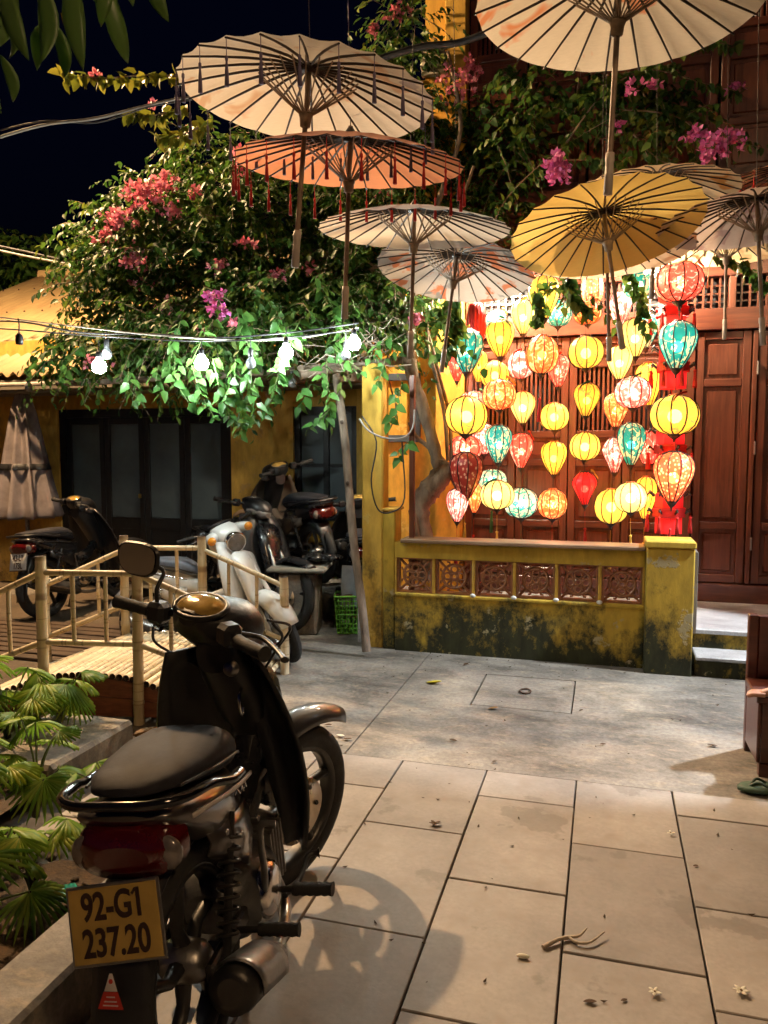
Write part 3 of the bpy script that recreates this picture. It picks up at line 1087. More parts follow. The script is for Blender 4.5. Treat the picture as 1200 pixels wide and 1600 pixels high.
def lan_meshes(shape, colr):
    k = (shape, colr)
    if k in lan_cache:
        return lan_cache[k]
    P = PROF[shape]
    sh = MB()
    sh.lathe(P, 40, lobes=NL, depth=0.045)
    ribs = MB()
    for q in range(NL):
        a = 2 * PI * q / NL
        ribs.tube([(1.008 * r * math.cos(a), 1.008 * r * math.sin(a), z) for r, z in P], 0.034, 5, False)
    cap = MB()
    r1, r0 = P[0][0], P[-1][0]
    cap.lathe([(0.02, 1.07), (r1 * 0.9, 1.06), (r1 * 1.02, 1.0), (r1 * 0.98, 0.96)], 16)
    bs = MB()
    bs.lathe([(r0 * 1.05, -0.97), (r0 * 1.08, -1.03), (r0 * 0.8, -1.12), (0.05, -1.26), (0.03, -1.4)], 16)
    bulb = MB()
    bulb.ball((0, 0, -0.05), 0.30, 10, 6)
    MATS.get('lantern_bulb') and setattr(MATS['lantern_bulb'].cycles, 'emission_sampling', 'NONE')
    lan_cache[k] = (sh.mesh('shade', LP[colr]), ribs.mesh('rib_frame', M_LWIRE), cap.mesh('cap', M_LCAP if colr not in ('yellow', 'pale', 'amber', 'orange') else mat('lantern_cap_orange', (0.5, 0.14, 0.03), 0.6)), bs.mesh('base', M_LCAP),
                    bulb.mesh('bulb', mat_emit('lantern_bulb', (1.0, 0.86, 0.62), 22.0)))
    return lan_cache[k]


TAS = {'r': M_REDT, 'y': M_GOLDT, 'g': M_GREENT}
ltas = {k: tassel_mesh(m, 0.17, 0.013, 0.12) for k, m in TAS.items()}
YF, YM, YB = 5.60, 5.85, 6.12
LANTERNS = [
    (902, 88, 158, 130, 'round', 'red', YF, None, 'largest round red lantern, at the head of the string above the pier'),
    (897, 300, 125, 155, 'balloon', 'teal', YF, None, 'teal balloon lantern second on the string above the pier'),
    (888, 533, 160, 130, 'round', 'yellow', YF, None, 'wide round yellow lantern third on the string above the pier'),
    (883, 740, 130, 165, 'balloon', 'dots', YF, 'r', 'dotted orange red balloon lantern lowest above the pier'),
    (767, 98, 105, 85, 'round', 'teal', YM, None, 'round teal lantern beside the largest red one, top row'),
    (705, 180, 75, 110, 'balloon', 'pink', YB, None, 'narrow pink lantern in the top row behind umbrella handles'),
    (755, 275, 95, 125, 'balloon', 'pale', YM, None, 'pale yellow balloon lantern under dark leaves in the upper right cluster'),
    (795, 250, 75, 115, 'balloon', 'teal', YB, None, 'teal lantern half hidden behind a pale yellow balloon lantern'),
    (703, 358, 85, 110, 'balloon', 'pale', YM, None, 'pale yellow balloon lantern below a grey umbrella handle'),
    (800, 430, 90, 140, 'balloon', 'amber', YB, None, 'tall amber lantern behind the pink pumpkin lantern'),
    (748, 456, 118, 105, 'round', 'pink', YM, None, 'pink pumpkin shaped lantern in the middle of the right cluster'),
    (690, 517, 85, 110, 'balloon', 'orange', YB, None, 'orange balloon lantern overlapped by the pink pumpkin lantern'),
    (742, 630, 95, 140, 'balloon', 'teal', YM, None, 'teal balloon lantern with white blossom under the pink pumpkin lantern'),
    (686, 668, 80, 115, 'diamond', 'pink', YB, None, 'pink diamond lantern touching the teal balloon on its left'),
    (800, 640, 62, 112, 'barrel', 'red', YB, None, 'small red barrel lantern behind the teal balloon lantern'),
    (740, 808, 110, 100, 'round', 'pale', YF, 'y', 'round pale yellow lantern hanging above the wall ledge, with gold tassel'),
    (675, 838, 115, 115, 'round', 'yellow', YM, 'y', 'round yellow lantern touching the pale one above the wall ledge'),
    (790, 810, 75, 140, 'balloon', 'amber', YB, 'y', 'amber lantern behind the pale round one next to the pier'),
    (612, 112, 75, 105, 'barrel', 'dots', YB, None, 'dotted orange barrel lantern partly behind leaves, top row centre'),
    (595, 190, 92, 78, 'round', 'orange', YM, None, 'round orange lantern behind leaves under the dotted barrel'),
    (590, 323, 120, 105, 'round', 'yellow', YF, None, 'round yellow lantern first of the centre string'),
    (593, 482, 88, 108, 'balloon', 'amber', YF, None, 'amber balloon lantern second of the centre string'),
    (587, 637, 100, 92, 'round', 'yellow', YF, None, 'round yellow lantern third of the centre string, above the plain red one'),
    (586, 778, 82, 110, 'diamond', 'plainred', YF, 'r', 'plain bright red diamond lantern at the foot of the centre string'),
    (443, 330, 110, 125, 'round', 'orange', YF, 'r', 'round orange red lantern with long red tassel in the upper centre'),
    (372, 365, 88, 90, 'round', 'pink', YM, None, 'round pink lantern left of the tasselled orange red one'),
    (497, 385, 75, 105, 'balloon', 'red', YM, None, 'red balloon lantern right of the tasselled orange red one'),
    (378, 508, 85, 105, 'balloon', 'pale', YM, None, 'pale yellow balloon lantern beneath the round pink one'),
    (484, 538, 98, 90, 'round', 'yellow', YM, None, 'squat yellow lantern beneath the red balloon one'),
    (373, 652, 82, 115, 'balloon', 'red', YM, None, 'red balloon lantern with white hot middle, third of its string'),
    (483, 677, 85, 110, 'balloon', 'amber', YM, None, 'amber balloon lantern beneath the squat yellow one'),
    (478, 830, 97, 100, 'round', 'orange', YM, 'r', 'round orange lantern with red tassel low before the doors'),
    (373, 827, 115, 100, 'round', 'white', YM, 'g', 'round white and teal lantern with green tassel, lowest of its string'),
    (450, 140, 105, 140, 'balloon', 'yellow', YF, None, 'yellow fluted balloon lantern under the grey umbrella, top row'),
    (380, 205, 80, 110, 'balloon', 'pale', YM, None, 'pale yellow balloon lantern left of the fluted yellow one'),
    (498, 193, 90, 85, 'round', 'teal', YB, None, 'round teal lantern behind the fluted yellow one'),
    (303, 278, 95, 120, 'balloon', 'amber', YF, None, 'amber balloon lantern beside the folded red cloth lantern'),
    (193, 320, 110, 140, 'balloon', 'teal', YF, None, 'large teal balloon lantern next to the orange wall'),
    (157, 370, 55, 100, 'balloon', 'red', YM, None, 'narrow red lantern on the wall side behind the large teal balloon'),
    (232, 370, 55, 105, 'balloon', 'amber', YM, None, 'narrow amber lantern on the door side behind the large teal balloon'),
    (285, 398, 95, 90, 'round', 'yellow', YM, None, 'round yellow lantern partly behind the round red one, left cluster'),
    (300, 465, 110, 100, 'round', 'orange', YF, None, 'round red orange lantern in the middle of the left cluster'),
    (190, 535, 140, 125, 'round', 'yellow', YF, None, 'big round yellow lantern nearest the tree trunk'),
    (212, 487, 90, 66, 'round', 'red', YB, None, 'red lantern peeping out above the big yellow one'),
    (250, 612, 82, 102, 'round', 'pink', YB, None, 'round pink red lantern behind a teal balloon, left cluster'),
    (297, 630, 90, 125, 'balloon', 'teal', YF, None, 'teal and white balloon lantern below the round red orange one'),
    (187, 643, 112, 84, 'round', 'red', YM, None, 'round red lantern between the big yellow and the dark dotted one'),
    (187, 735, 115, 150, 'balloon', 'dull', YF, 'y', 'unlit dark red lantern with pale dots beside the trunk'),
    (160, 835, 75, 110, 'balloon', 'pink', YF, 'r', 'pink balloon lantern hanging lowest beside the trunk'),
    (218, 805, 55, 110, 'balloon', 'orange', YM, 'r', 'narrow orange red lantern tucked behind the lowest pink one'),
    (277, 750, 100, 72, 'round', 'white', YM, 'g', 'round white and teal lantern behind the lowest round yellow one'),
    (293, 800, 112, 95, 'round', 'pale', YF, 'y', 'round pale yellow lantern with gold tassel, lowest of the left cluster'),
    (290, 220, 72, 72, 'round', 'white', YB, None, 'small whitish lantern behind the amber balloon, upper left'),
]
for (cx, cy, w, h, shp, colr, Y, tas, lab) in LANTERNS:
    u, v = 640 + cx * 0.46667, 400 + cy * 0.46667
    p = at_y(u, v, Y)
    fwd = (p - CAM).dot(Vector((-SY * math.cos(PITCH), CY * math.cos(PITCH), -math.sin(PITCH))))
    rr = w * 0.46667 / 2 * fwd / F_PX
    hh = h * 0.46667 / 2 * fwd / F_PX
    t = thing('silk_lantern', lab, 'lantern', p, (random.uniform(-.05, .05), random.uniform(-.05, .05), random.uniform(0, 1)), 'silk lanterns hung on strings before the doors')
    ms = lan_meshes(shp, colr)
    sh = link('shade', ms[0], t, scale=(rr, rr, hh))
    link('rib_frame', ms[1], sh)
    link('cap', ms[2], t, scale=(rr, rr, hh))
    link('base', ms[3], t, scale=(rr, rr, hh))
    if colr != 'dull':
        link('bulb', ms[4], t, scale=(rr, rr, rr))
    MB().tube([(0, 0, hh * 1.05), (0.004, 0.003, hh + 0.10), (0, 0, hh + 0.34)], 0.0022, 5).build('cord', M_LWIRE, t)
    if tas:
        link('tassel', ltas[tas], t, loc=(0, 0, -hh * 1.38))
    elif random.random() < 0.75:
        MB().tube([(0, 0, -hh * 1.35), (0.003, 0, -hh * 1.35 - 0.10)], 0.0022, 5).build('lower_cord', M_LWIRE, t)
    if random.random() < 0.35:
        rbn = MB()
        rc = random.choice([M_GOLDT, M_REDT, M_GREENT])
        sgn = random.choice([-1, 1])
        rbn.sheet([[(sgn * rr * f + 0.006 * math.sin(9 * f), -rr * 0.5 - 0.02, hh * (1.12 - 0.9 * f * f) + d) for d in (-.008, .008)] for f in np.linspace(0.0, 0.75, 7)], 0.002)
        rbn.build('ribbon', rc, t)

# two bulbs added out of sight behind the umbrellas to brighten the doors
for (bx_, by_, bz_, pw_, lab) in ((-0.85, 5.98, 2.80, 190, 'added bulb hidden behind the grey umbrella to brighten the doors'), (0.33, 6.05, 2.82, 110, 'added bulb hidden behind the yellow umbrella to brighten the doors')):
    t = thing('door_fill_bulb', lab, 'bulb', (bx_, by_, bz_))
    MB().ball((0, 0, 0), 0.045, 14, 10).build('glass', mat_emit('door_fill_bulb_%d' % pw_, (1.0, 0.84, 0.62), pw_ / (4 * PI * PI * 0.045 ** 2)), t)
    MB().lathe([(0.02, 0.04), (0.024, 0.05), (0.022, 0.09), (0.006, 0.10)], 12).build('socket', M_BLACK, t)
    MB().lathe([(0.02, 0.095), (0.06, 0.085), (0.15, 0.012), (0.153, 0.006), (0.147, 0.008), (0.06, 0.075)], 24).build('light_shield', mat('shield_enamel', (0.08, 0.10, 0.09), 0.4), t)  # added to keep the bulb's light off the vine above
    MB().tube([(0, 0, 0.1), (0, 0, 0.5), (0, 0.3, 0.5)], 0.005, 6).build('lead', M_BLACK, t)

# red drum lanterns with black brackets behind the right string
M_REDC = mat_lantern('red_drum_cloth', (0.85, 0.02, 0.02), (0.95, 0.06, 0.04), 0.55, 4, 0.6, False, 0.0)
M_REDFLAT = mat('red_lacquer', (0.55, 0.02, 0.02), 0.4)
for (cx, cy, lab) in ((880, 182, 'red drum lantern right under the largest red lantern'), (883, 365, 'red drum lantern behind the teal balloon on the pier string'),
                      (872, 640, 'red drum lantern behind the wide yellow lantern'), (868, 850, 'red drum lantern with black brackets standing over the pier')):
    p = at_y(640 + cx * .46667, 400 + cy * .46667, 5.95)
    t = thing('drum_lantern', lab, 'lantern', p, (0, 0, 0.3), 'red drum lanterns stacked behind the right string')
    d = MB()
    d.lathe([(0.02, 0.12), (0.10, 0.12), (0.105, 0.09), (0.105, 0.02)], 8, smooth=False)
    d.build('upper_drum', M_REDC, t)
    d = MB()
    d.lathe([(0.118, 0.018), (0.122, 0.01), (0.122, -0.045), (0.118, -0.05)], 8, smooth=False)
    d.build('band', M_REDFLAT, t)
    d = MB()
    d.lathe([(0.10, -0.052), (0.10, -0.17), (0.02, -0.175)], 8, smooth=False)
    d.build('lower_drum', M_REDC, t)
    tm = tassel_mesh(M_REDT, 0.12, 0.014, 0.03)
    for k in range(8):
        a = 2 * PI * k / 8
        ca, sa = math.cos(a), math.sin(a)
        br = MB()
        br.tube([(0.11 * ca, 0.11 * sa, 0.10), (0.145 * ca, 0.145 * sa, 0.13), (0.165 * ca, 0.165 * sa, 0.105)], [0.009, 0.012, 0.005], 6)
        br.build('bracket', M_BLACK, t)
        br = MB()
        br.tube([(0.12 * ca, 0.12 * sa, -0.02), (0.150 * ca, 0.150 * sa, 0.005), (0.16 * ca, 0.16 * sa, -0.01)], [0.008, 0.011, 0.005], 6)
        br.build('bracket', M_BLACK, t)
        link('tassel', tm, t, loc=(0.16 * ca, 0.16 * sa, -0.01))
    MB().tube([(0, 0, 0.11), (0, 0, 0.6)], 0.003, 5).build('cord', M_REDT, t)

# folded red cloth lantern, unlit
p = at_y(640 + 222 * .46667, 400 + 215 * .46667, 5.85)
t = thing('folded_lantern', 'folded unlit red cloth lantern under the grey umbrella', 'lantern', p)
c = MB()
c.lathe([(0.02, 0.13), (0.05, 0.12), (0.07, 0.04), (0.075, -0.08), (0.06, -0.15), (0.01, -0.155)], 40, lobes=12, depth=0.35)
c.build('cloth', mat('red_cloth', (0.62, 0.02, 0.02), 0.7), t)
MB().tube([(0, 0, 0.12), (0, 0, 0.4)], 0.003, 5).build('cord', M_LWIRE, t)

# the wires the lanterns hang from
for i, (Y, lab) in enumerate(((YF, 'thin dark wire holding the front row of lanterns'), (YM, 'thin dark wire holding the middle row of lanterns'), (YB, 'thin dark wire holding the back row of lanterns'))):
    zt = 2.95 + 0.06 * i
    tag(MB().tube(smooth_path([(-1.2, Y, zt + .03), (-0.3, Y, zt - .02), (0.6, Y, zt), (1.4, Y, zt + .05)]), 0.004, 6).build('hanging_wire', M_BLACK), lab, 'wire')

# white work lamp under the upper floor, right of the doors
fl = thing('flood_lamp', 'small white flood lamp fixed high on the timber front', 'lamp', (1.75, 5.0, 2.75), (0, 0, 0.5))
MB().box((0, 0, 0), (0.22, 0.06, 0.16), (0.6, 0, 0), 0.01).build('housing', M_BLACK, fl)
MB().box((0, -0.03, -0.02), (0.19, 0.012, 0.13), (0.6, 0, 0), 0.003).build('lens', mat_emit('flood_lens', (0.9, 0.96, 1.0), 12), fl)
MB().tube([(0, 0.03, 0.05), (0, 0.9, 0.25), (0, 1.55, 0.25)], 0.015, 8).build('bracket', M_BLACK, fl)
sp = bpy.data.lights.new('flood_light', 'SPOT')
sp.energy = 500
sp.color = (0.9, 0.96, 1.0)
sp.spot_size = math.radians(56)
sp.spot_blend = 0.25
sp.shadow_soft_size = 0.06
spo = bpy.data.objects.new('flood_light', sp)
COL.objects.link(spo)
spo.parent = fl
spo.location = (0, -0.06, -0.05)
tgt = Vector((0.15, 4.85, 0)) - Vector((1.75, 5.0, 2.75))
spo.rotation_euler = (Matrix.Rotation(-0.5, 3, 'Z') @ tgt.to_track_quat('-Z', 'Y').to_matrix()).to_euler()

# ------------------------------------------------------------------ string of bulbs
M_LIT = mat_emit('lit_bulb', (0.90, 1.0, 0.97), 215)
M_DEAD = mat('frosted_bulb', (0.16, 0.17, 0.18), 0.2, var=0.1)
BULBS = [(155, 573, 4.7, True, 'lit white bulb at the end of the string by the corrugated roof'), (315, 568, 4.75, True, 'lit white bulb over the glazed doors'), (447, 551, 4.8, True, 'lit white bulb above the ochre wall'),
         (553, 537, 4.9, True, 'lit white bulb over the leaning pole'), (167, 553, 4.8, False, 'unlit bulb touching the first lit one'), (392, 568, 4.85, False, 'unlit bulb hanging among the leaves'),
         (540, 555, 4.95, False, 'small unlit bulb beside the lit one over the pole'), (457, 598, 5.4, False, 'unlit bulb under the pergola beam'), (45, 605, 6.2, False, 'unlit bulb above the closed parasol')]
for (u, v, fwd, lit, lab) in BULBS:
    p = at(u, v, fwd)
    t = thing('string_bulb', lab, 'bulb', p, (0, 0, 0), 'bulbs strung along the pergola')
    b = MB()
    b.lathe([(0.001, -0.034), (0.016, -0.032), (0.028, -0.018), (0.032, 0.0), (0.027, 0.018), (0.016, 0.034), (0.013, 0.045)], 16)
    if lit:
        b.xform(Matrix.Diagonal((1.35, 1.35, 1.2, 1)))
    b.build('glass', M_LIT if lit else M_DEAD, t)
    MB().lathe([(0.014, 0.04), (0.017, 0.045), (0.017, 0.085), (0.01, 0.095), (0.003, 0.1)], 12).build('socket', M_BLACK, t)
    MB().tube([(0, 0, 0.095), (0.002, 0, 0.16)], 0.003, 6).build('lead', M_BLACK, t)
p = at(30, 530, 4.5)
t = thing('bulb_socket', 'empty black bulb socket hanging before the corrugated roof', 'socket', p)
MB().lathe([(0.001, -0.03), (0.02, -0.03), (0.022, -0.01), (0.02, 0.02), (0.008, 0.035), (0.003, 0.04)], 14).build('holder', M_BLACK, t)
MB().tube([(0, 0, 0.03), (0.004, 0, 0.08), (-0.002, 0, 0.12)], 0.004, 6).build('lead', M_BLACK, t)
M_CABLE = mat('black_cable', (0.02, 0.02, 0.022), 0.5)
M_PALECORD = mat('pale_cord', (0.45, 0.42, 0.34), 0.7)


def wire(pts, r, m, label, name='cable', sub=5):
    return tag(MB().tube(smooth_path([at(*q) for q in pts], sub), r, 6).build(name, m), label, 'cable')


wire([(-60, 488, 4.5), (100, 508, 4.6), (280, 527, 4.75), (440, 531, 4.9), (560, 512, 5.0)], 0.0045, M_PALECORD, 'pale cord stretched before the vine, carrying the bulbs')
wire([(-60, 502, 4.5), (35, 503, 4.5), (130, 520, 4.65), (240, 522, 4.75), (330, 528, 4.8), (450, 520, 4.9), (560, 505, 5.0)], 0.006, M_CABLE, 'black cable of the bulb string with the hanging socket')
wire([(-60, 510, 4.6), (40, 516, 4.6), (150, 525, 4.7), (320, 533, 4.75), (450, 527, 4.85), (560, 515, 5.0)], 0.005, M_CABLE, 'second black cable sagging under the bulb string')
wire([(-80, 240, 4.2), (60, 197, 4.3), (150, 185, 4.35), (230, 165, 4.4), (300, 152, 4.5), (420, 150, 4.8)], 0.008, mat('taped_cable', (0.25, 0.23, 0.2), 0.6), 'thick twisted cable from the upper left to the first umbrella')
wire([(-80, 226, 4.2), (60, 190, 4.3), (150, 192, 4.36), (230, 168, 4.4), (300, 156, 4.5)], 0.004, M_CABLE, 'thin black cable twined along the thick one')
wire([(-60, 372, 8.0), (40, 393, 8.2), (130, 412, 8.4), (230, 422, 8.6)], 0.012, M_CABLE, 'upper of two power lines over the corrugated roof')
wire([(-60, 378, 8.0), (40, 400, 8.2), (130, 416, 8.4), (230, 428, 8.6)], 0.012, mat('grey_cable', (0.2, 0.2, 0.2), 0.5), 'lower of two power lines over the corrugated roof')
wire([(540, 112, 5.0), (600, 90, 5.0), (660, 73, 5.0), (720, 66, 5.0), (790, 40, 4.9), (850, 20, 4.9)], 0.022, M_CABLE, 'thick black hose running up behind the large flowered umbrella')
wire([(562, 655, 5.2), (575, 672, 5.15), (600, 684, 5.12), (630, 684, 5.12), (645, 668, 5.12), (648, 640, 5.14)], 0.006, mat('grey_conduit', (0.26, 0.24, 0.22), 0.6), 'pale conduit looping between the pillar and the trunk')
wire([(566, 650, 5.18), (588, 690, 5.14), (580, 750, 5.13), (590, 795, 5.13), (612, 800, 5.13), (632, 778, 5.13), (628, 690, 5.14)], 0.005, M_CABLE, 'thin black cable looping down in front of the yellow pillar')

# ------------------------------------------------------------------ motorbikes
M_RUBBER = mat('tyre_rubber', (0.018, 0.017, 0.016), 0.75, var=0.3, scale=40, bmp=0.2)
M_PLAST = mat('black_plastic', (0.014, 0.014, 0.015), 0.42, var=0.25, scale=40, bmp=0.12)
M_VINYL = mat('seat_vinyl', (0.028, 0.028, 0.034), 0.68, var=0.4, scale=12, bmp=0.12, spec=0.16)
M_CHROME = mat('chrome', (0.62, 0.60, 0.58), 0.16, 1.0, 0.15, 12, 0.03)
M_ALLOY = mat('dark_alloy', (0.06, 0.058, 0.056), 0.4, 0.8, 0.2, 20, 0.05)
M_STEEL = mat('grey_steel', (0.30, 0.29, 0.28), 0.35, 0.9, 0.3, 20, 0.08)
M_REDLENS = mat('red_lens', (0.07, 0.004, 0.004), 0.16, 0, 0.2, 30, 0.02, coat=0.8)
M_CLEARL = mat('clear_lens', (0.16, 0.14, 0.13), 0.14, 0, 0.3, 30, 0.04, coat=0.8)
M_AMBERL = mat('amber_lens', (0.85, 0.33, 0.02), 0.15, 0, 0.2, 30, 0.02, coat=0.8)
M_DIAL = mat('dial_cover', (0.55, 0.36, 0.09), 0.14, 0.35, 0.45, 14, 0.06, coat=1.0)  # golden lamp reflection put into the base colour
M_MIRROR = mat('mirror_glass', (0.75, 0.74, 0.72), 0.04, 1.0, 0.05, 6, 0.0)
M_PLATE_Y = mat('yellowed_plate', (0.42, 0.28, 0.07), 0.45, 0, 0.2, 14, 0.05)
M_PLATE_W = mat('white_plate', (0.65, 0.66, 0.64), 0.45, 0, 0.15, 14, 0.05)
M_INK = mat('plate_ink', (0.03, 0.012, 0.008), 0.5)


def paint(name, c, rough=0.3, coat=0.7):
    return mat(name, c, rough, 0.0, 0.12, 10, 0.02, coat=coat)


def wheel_parts(parent, c, R=0.275, tw=0.042, spokes=5, S=None, disc=0, wire=False, fat=1.0):
    T = Matrix.Translation(c)
    rot = Matrix.Rotation(PI / 2, 4, 'X')
    M = T @ rot
    if S is not None:
        M = S @ M
    prof = []
    for k in range(13):
        a = 2 * PI * k / 12
        prof.append((R - tw + tw * math.cos(a) * 1.0, tw * 0.95 * fat * math.sin(a)))
    ty = MB().lathe(prof, 40, M).build('tyre', M_RUBBER, parent)
    rim = MB()
    r0 = R - tw * 1.65
    rim.lathe([(r0 - 0.016, -0.026), (r0 + 0.012, -0.032), (r0 + 0.014, -0.02), (r0 - 0.006, 0), (r0 + 0.014, 0.02), (r0 + 0.012, 0.032), (r0 - 0.016, 0.026), (r0 - 0.018, 0), (r0 - 0.016, -0.026)], 40, M)
    rim.build('rim', M_STEEL if wire else M_ALLOY, ty)
    sp_ = MB()
    if wire:
        for k in range(28):
            a, b = 2 * PI * k / 28, 2 * PI * (k + (2 if k % 2 else -2)) / 28
            z = 0.02 * (1 if k % 4 < 2 else -1)
            sp_.tube([M @ Vector((0.045 * math.cos(b), 0.045 * math.sin(b), z)), M @ Vector(((r0 - 0.01) * math.cos(a), (r0 - 0.01) * math.sin(a), 0))], 0.0018, 4)
        sp_.build('spokes', M_STEEL, ty)
    else:
        for k in range(spokes):
            a = 2 * PI * k / spokes + 0.3
            pts = [(0.03, 0.0), (0.09, 0.05), (r0 - 0.008, 0.0)]
            path = [M @ Vector((r * math.cos(a + o / max(r, .05) * 0.5), r * math.sin(a + o / max(r, .05) * 0.5), 0)) for r, o in pts]
            MB().tube(path, [0.024, 0.017, 0.021], 8, squash=0.75).build('spoke', M_ALLOY, ty)
    hub = MB()
    hub.lathe([(0.001, -0.06), (0.03, -0.058), (0.045, -0.04), (0.05, 0), (0.045, 0.04), (0.03, 0.058), (0.001, 0.06)], 18, M)
    hub.build('hub', M_STEEL, ty)
    if disc:
        d = MB()
        d.lathe([(0.05, disc * 0.045), (0.11, disc * 0.045), (0.11, disc * 0.049), (0.05, disc * 0.049)], 30, M)
        d.build('brake_disc', mat('brake_disc_steel', (0.55, 0.45, 0.33), 0.3, 0.9), ty)
        for k in range(6):
            a = 2 * PI * k / 6
            MB().ball(M @ Vector((0.08 * math.cos(a), 0.08 * math.sin(a), disc * 0.05)), 0.008, 8, 6).build('disc_bolt', M_ALLOY, ty)
    return ty


def plate(parent, loc, rot, lines, m, w=0.19, h=0.14, size=0.062):
    p = MB()
    p.box((0, 0, 0), (w + 0.012, h + 0.012, 0.004), bev=0.002)
    o = p.build('number_plate', M_STEEL, parent, loc=loc, rot=rot)
    MB().box((0, 0, 0.0032), (w, h, 0.0025), bev=0.001).build('plate_face', m, o)
    for i, ln in enumerate(lines):
        tm_ = text_mesh(ln, size, M_INK, extrude=0.0012)
        y_ = h * (0.235 if i == 0 else -0.245)
        link('lettering', tm_, o, loc=(0, y_, 0.0052), scale=(0.86, 1.18, 1))
        if ln.endswith('1'):   # the flag of the figure one
            xm, ym = max(v.co.x for v in tm_.vertices) * 0.86, max(v.co.y for v in tm_.vertices) * 1.18
            MB().box((xm - size * 0.19, y_ + ym - size * 0.12, 0.0052), (size * 0.2, size * 0.085, 0.0024), (0, 0, 0.85)).build('lettering', M_INK, o)
    return o


def motorbike(name, label, loc, heading, lean, steer, st, group='motorbikes parked in the yard'):
    """an underbone moped; local x forward, y to its left; wheelbase 1.04"""
    t = thing(name, label, 'motorbike', loc, (-math.radians(lean), 0, math.radians(heading)), group)
    body, trim = st['body'], st.get('trim', st['body'])
    cub = st.get('cub', False)
    fx = st.get('front_axle', 0.52)
    sx = (fx - 0.52) * 0.8
    A0, A1 = Vector((fx - 0.025, 0, 0.275)), Vector((0.10, 0, 0.98))
    ax = (A1 - A0).normalized()
    S = Matrix.Translation(A0) @ Matrix.Rotation(math.radians(steer), 4, ax) @ Matrix.Translation(-A0)
    kx = st.get('tail', 0.85)

    def wx(x):
        return -0.2 + (x + 0.2) * kx if x < -0.2 else x
    FW, RW = Vector((fx, 0, 0.275)), Vector((st.get('rear_axle', wx(-0.52)), 0, 0.275))
    wheel_parts(t, FW, S=S, disc=1 if not cub else 0, wire=cub)
    wheel_parts(t, RW, wire=cub)

    def B(mb, nm, m, steerp=False, parent=None):
        if steerp:
            mb.xform(S)
        mb.v = [(wx(v[0]), v[1], v[2]) for v in mb.v]
        return mb.build(nm, m, parent or t)
    # fork
    for s in (-1, 1):
        f = MB()
        f.tube([(fx, s * 0.068, 0.26), (fx - 0.085, s * 0.068, 0.46), (fx * 0.55 + 0.055, s * 0.06, 0.62), (0.20, s * 0.05, 0.80)], [0.019, 0.019, 0.016, 0.015], 12)
        B(f, 'fork_leg', M_STEEL if not cub else body, True)
    # front fender
    fd = MB()
    rows = []
    a0, a1 = (math.radians(48), math.radians(160)) if not cub else (math.radians(26), math.radians(150))
    for i in range(17):
        q = i / 16
        a = a0 + (a1 - a0) * q
        R_ = 0.315 + (0.05 * (1 - q) ** 3 if not cub else 0.03 * (1 - q) ** 2)
        wd = 0.062 * (0.45 + 0.55 * math.sin(PI * min(1, q * 0.85 + 0.16)) ** 0.6) * (1.35 if cub else 1.0)
        row = []
        for j in range(9):
            b = -1 + 2 * j / 8
            dr = -0.045 * abs(b) ** 2.2 * (1.7 if cub else 1.0)
            row.append((FW.x + (R_ + dr) * math.cos(a), wd * b, FW.z + (R_ + dr) * math.sin(a)))
        rows.append(row)
    fd.sheet(rows, 0.006)
    B(fd, 'front_fender', st.get('fender', body), True)
    # headset
    hs_ = MB()
    hs_.loft([(-0.045, 0, 1.0, 0.035, 0.02, 2.5), (-0.03, 0, 0.985, 0.075, 0.045, 2.6), (0.02, 0, 0.97, 0.10, 0.07, 2.6), (0.09, 0, 0.955, 0.105, 0.085, 2.6), (0.15, 0, 0.945, 0.092, 0.08, 2.4), (0.195, 0, 0.935, 0.06, 0.055, 2.2), (0.21, 0, 0.93, 0.02, 0.02, 2)], 24)
    B(hs_, 'headset_cowl', st.get('head', M_PLAST), True)
    hd = MB()
    if cub:
        hd.lathe([(0.001, 0.02), (0.05, 0.016), (0.07, 0.0)], 24, Matrix.Translation((0.235, 0, 0.925)) @ Matrix.Rotation(math.radians(95), 4, 'Y'))
        B(hd, 'headlight', M_CLEARL, True)
        rg = MB().lathe([(0.066, 0.004), (0.075, 0.008), (0.08, 0.0), (0.078, -0.03), (0.07, -0.09), (0.05, -0.13)], 24, Matrix.Translation((0.235, 0, 0.925)) @ Matrix.Rotation(math.radians(95), 4, 'Y'))
        B(rg, 'headlight_ring', M_CHROME, True)
        for s in (-1, 1):
            am = MB()
            am.lathe([(0.001, 0.02), (0.024, 0.014), (0.033, 0.0)], 16, Matrix.Translation((0.17, s * 0.15, 0.985)) @ Matrix.Rotation(math.radians(85), 4, 'Y'))
            B(am, 'indicator', M_AMBERL, True)
            pd = MB()
            pd.loft([(0.06, s * 0.10, 0.975, 0.06, 0.035, 2.2), (0.13, s * 0.13, 0.98, 0.05, 0.038, 2.2), (0.168, s * 0.15, 0.985, 0.034, 0.034, 2)], 14)
            B(pd, 'indicator_pod', body, True)
    else:
        hd.loft([(0.155, 0, 0.93, 0.086, 0.05, 2.3), (0.19, 0, 0.915, 0.07, 0.045, 2.2), (0.215, 0, 0.905, 0.03, 0.02, 2)], 20)
        B(hd, 'headlight', M_CLEARL, True)
        for s in (-1, 1):
            iw = MB().loft([(0.06, s * 0.10, 0.925, 0.012, 0.022, 2), (0.12, s * 0.10, 0.92, 0.02, 0.028, 2), (0.17, s * 0.085, 0.915, 0.01, 0.012, 2)], 12)
            B(iw, 'indicator', M_CLEARL, True)
    dl = MB()
    Md = Matrix.Translation((-0.0, 0, 1.030)) @ Matrix.Rotation(math.radians(-22), 4, 'Y')
    dl.lathe([(0.001, 0.016), (0.04, 0.014), (0.07, 0.007), (0.083, -0.004)], 28, Md @ Matrix.Diagonal((0.62, 1.0, 1, 1)))
    B(dl, 'dial', st.get('dial', M_DIAL), True)
    bz = MB()
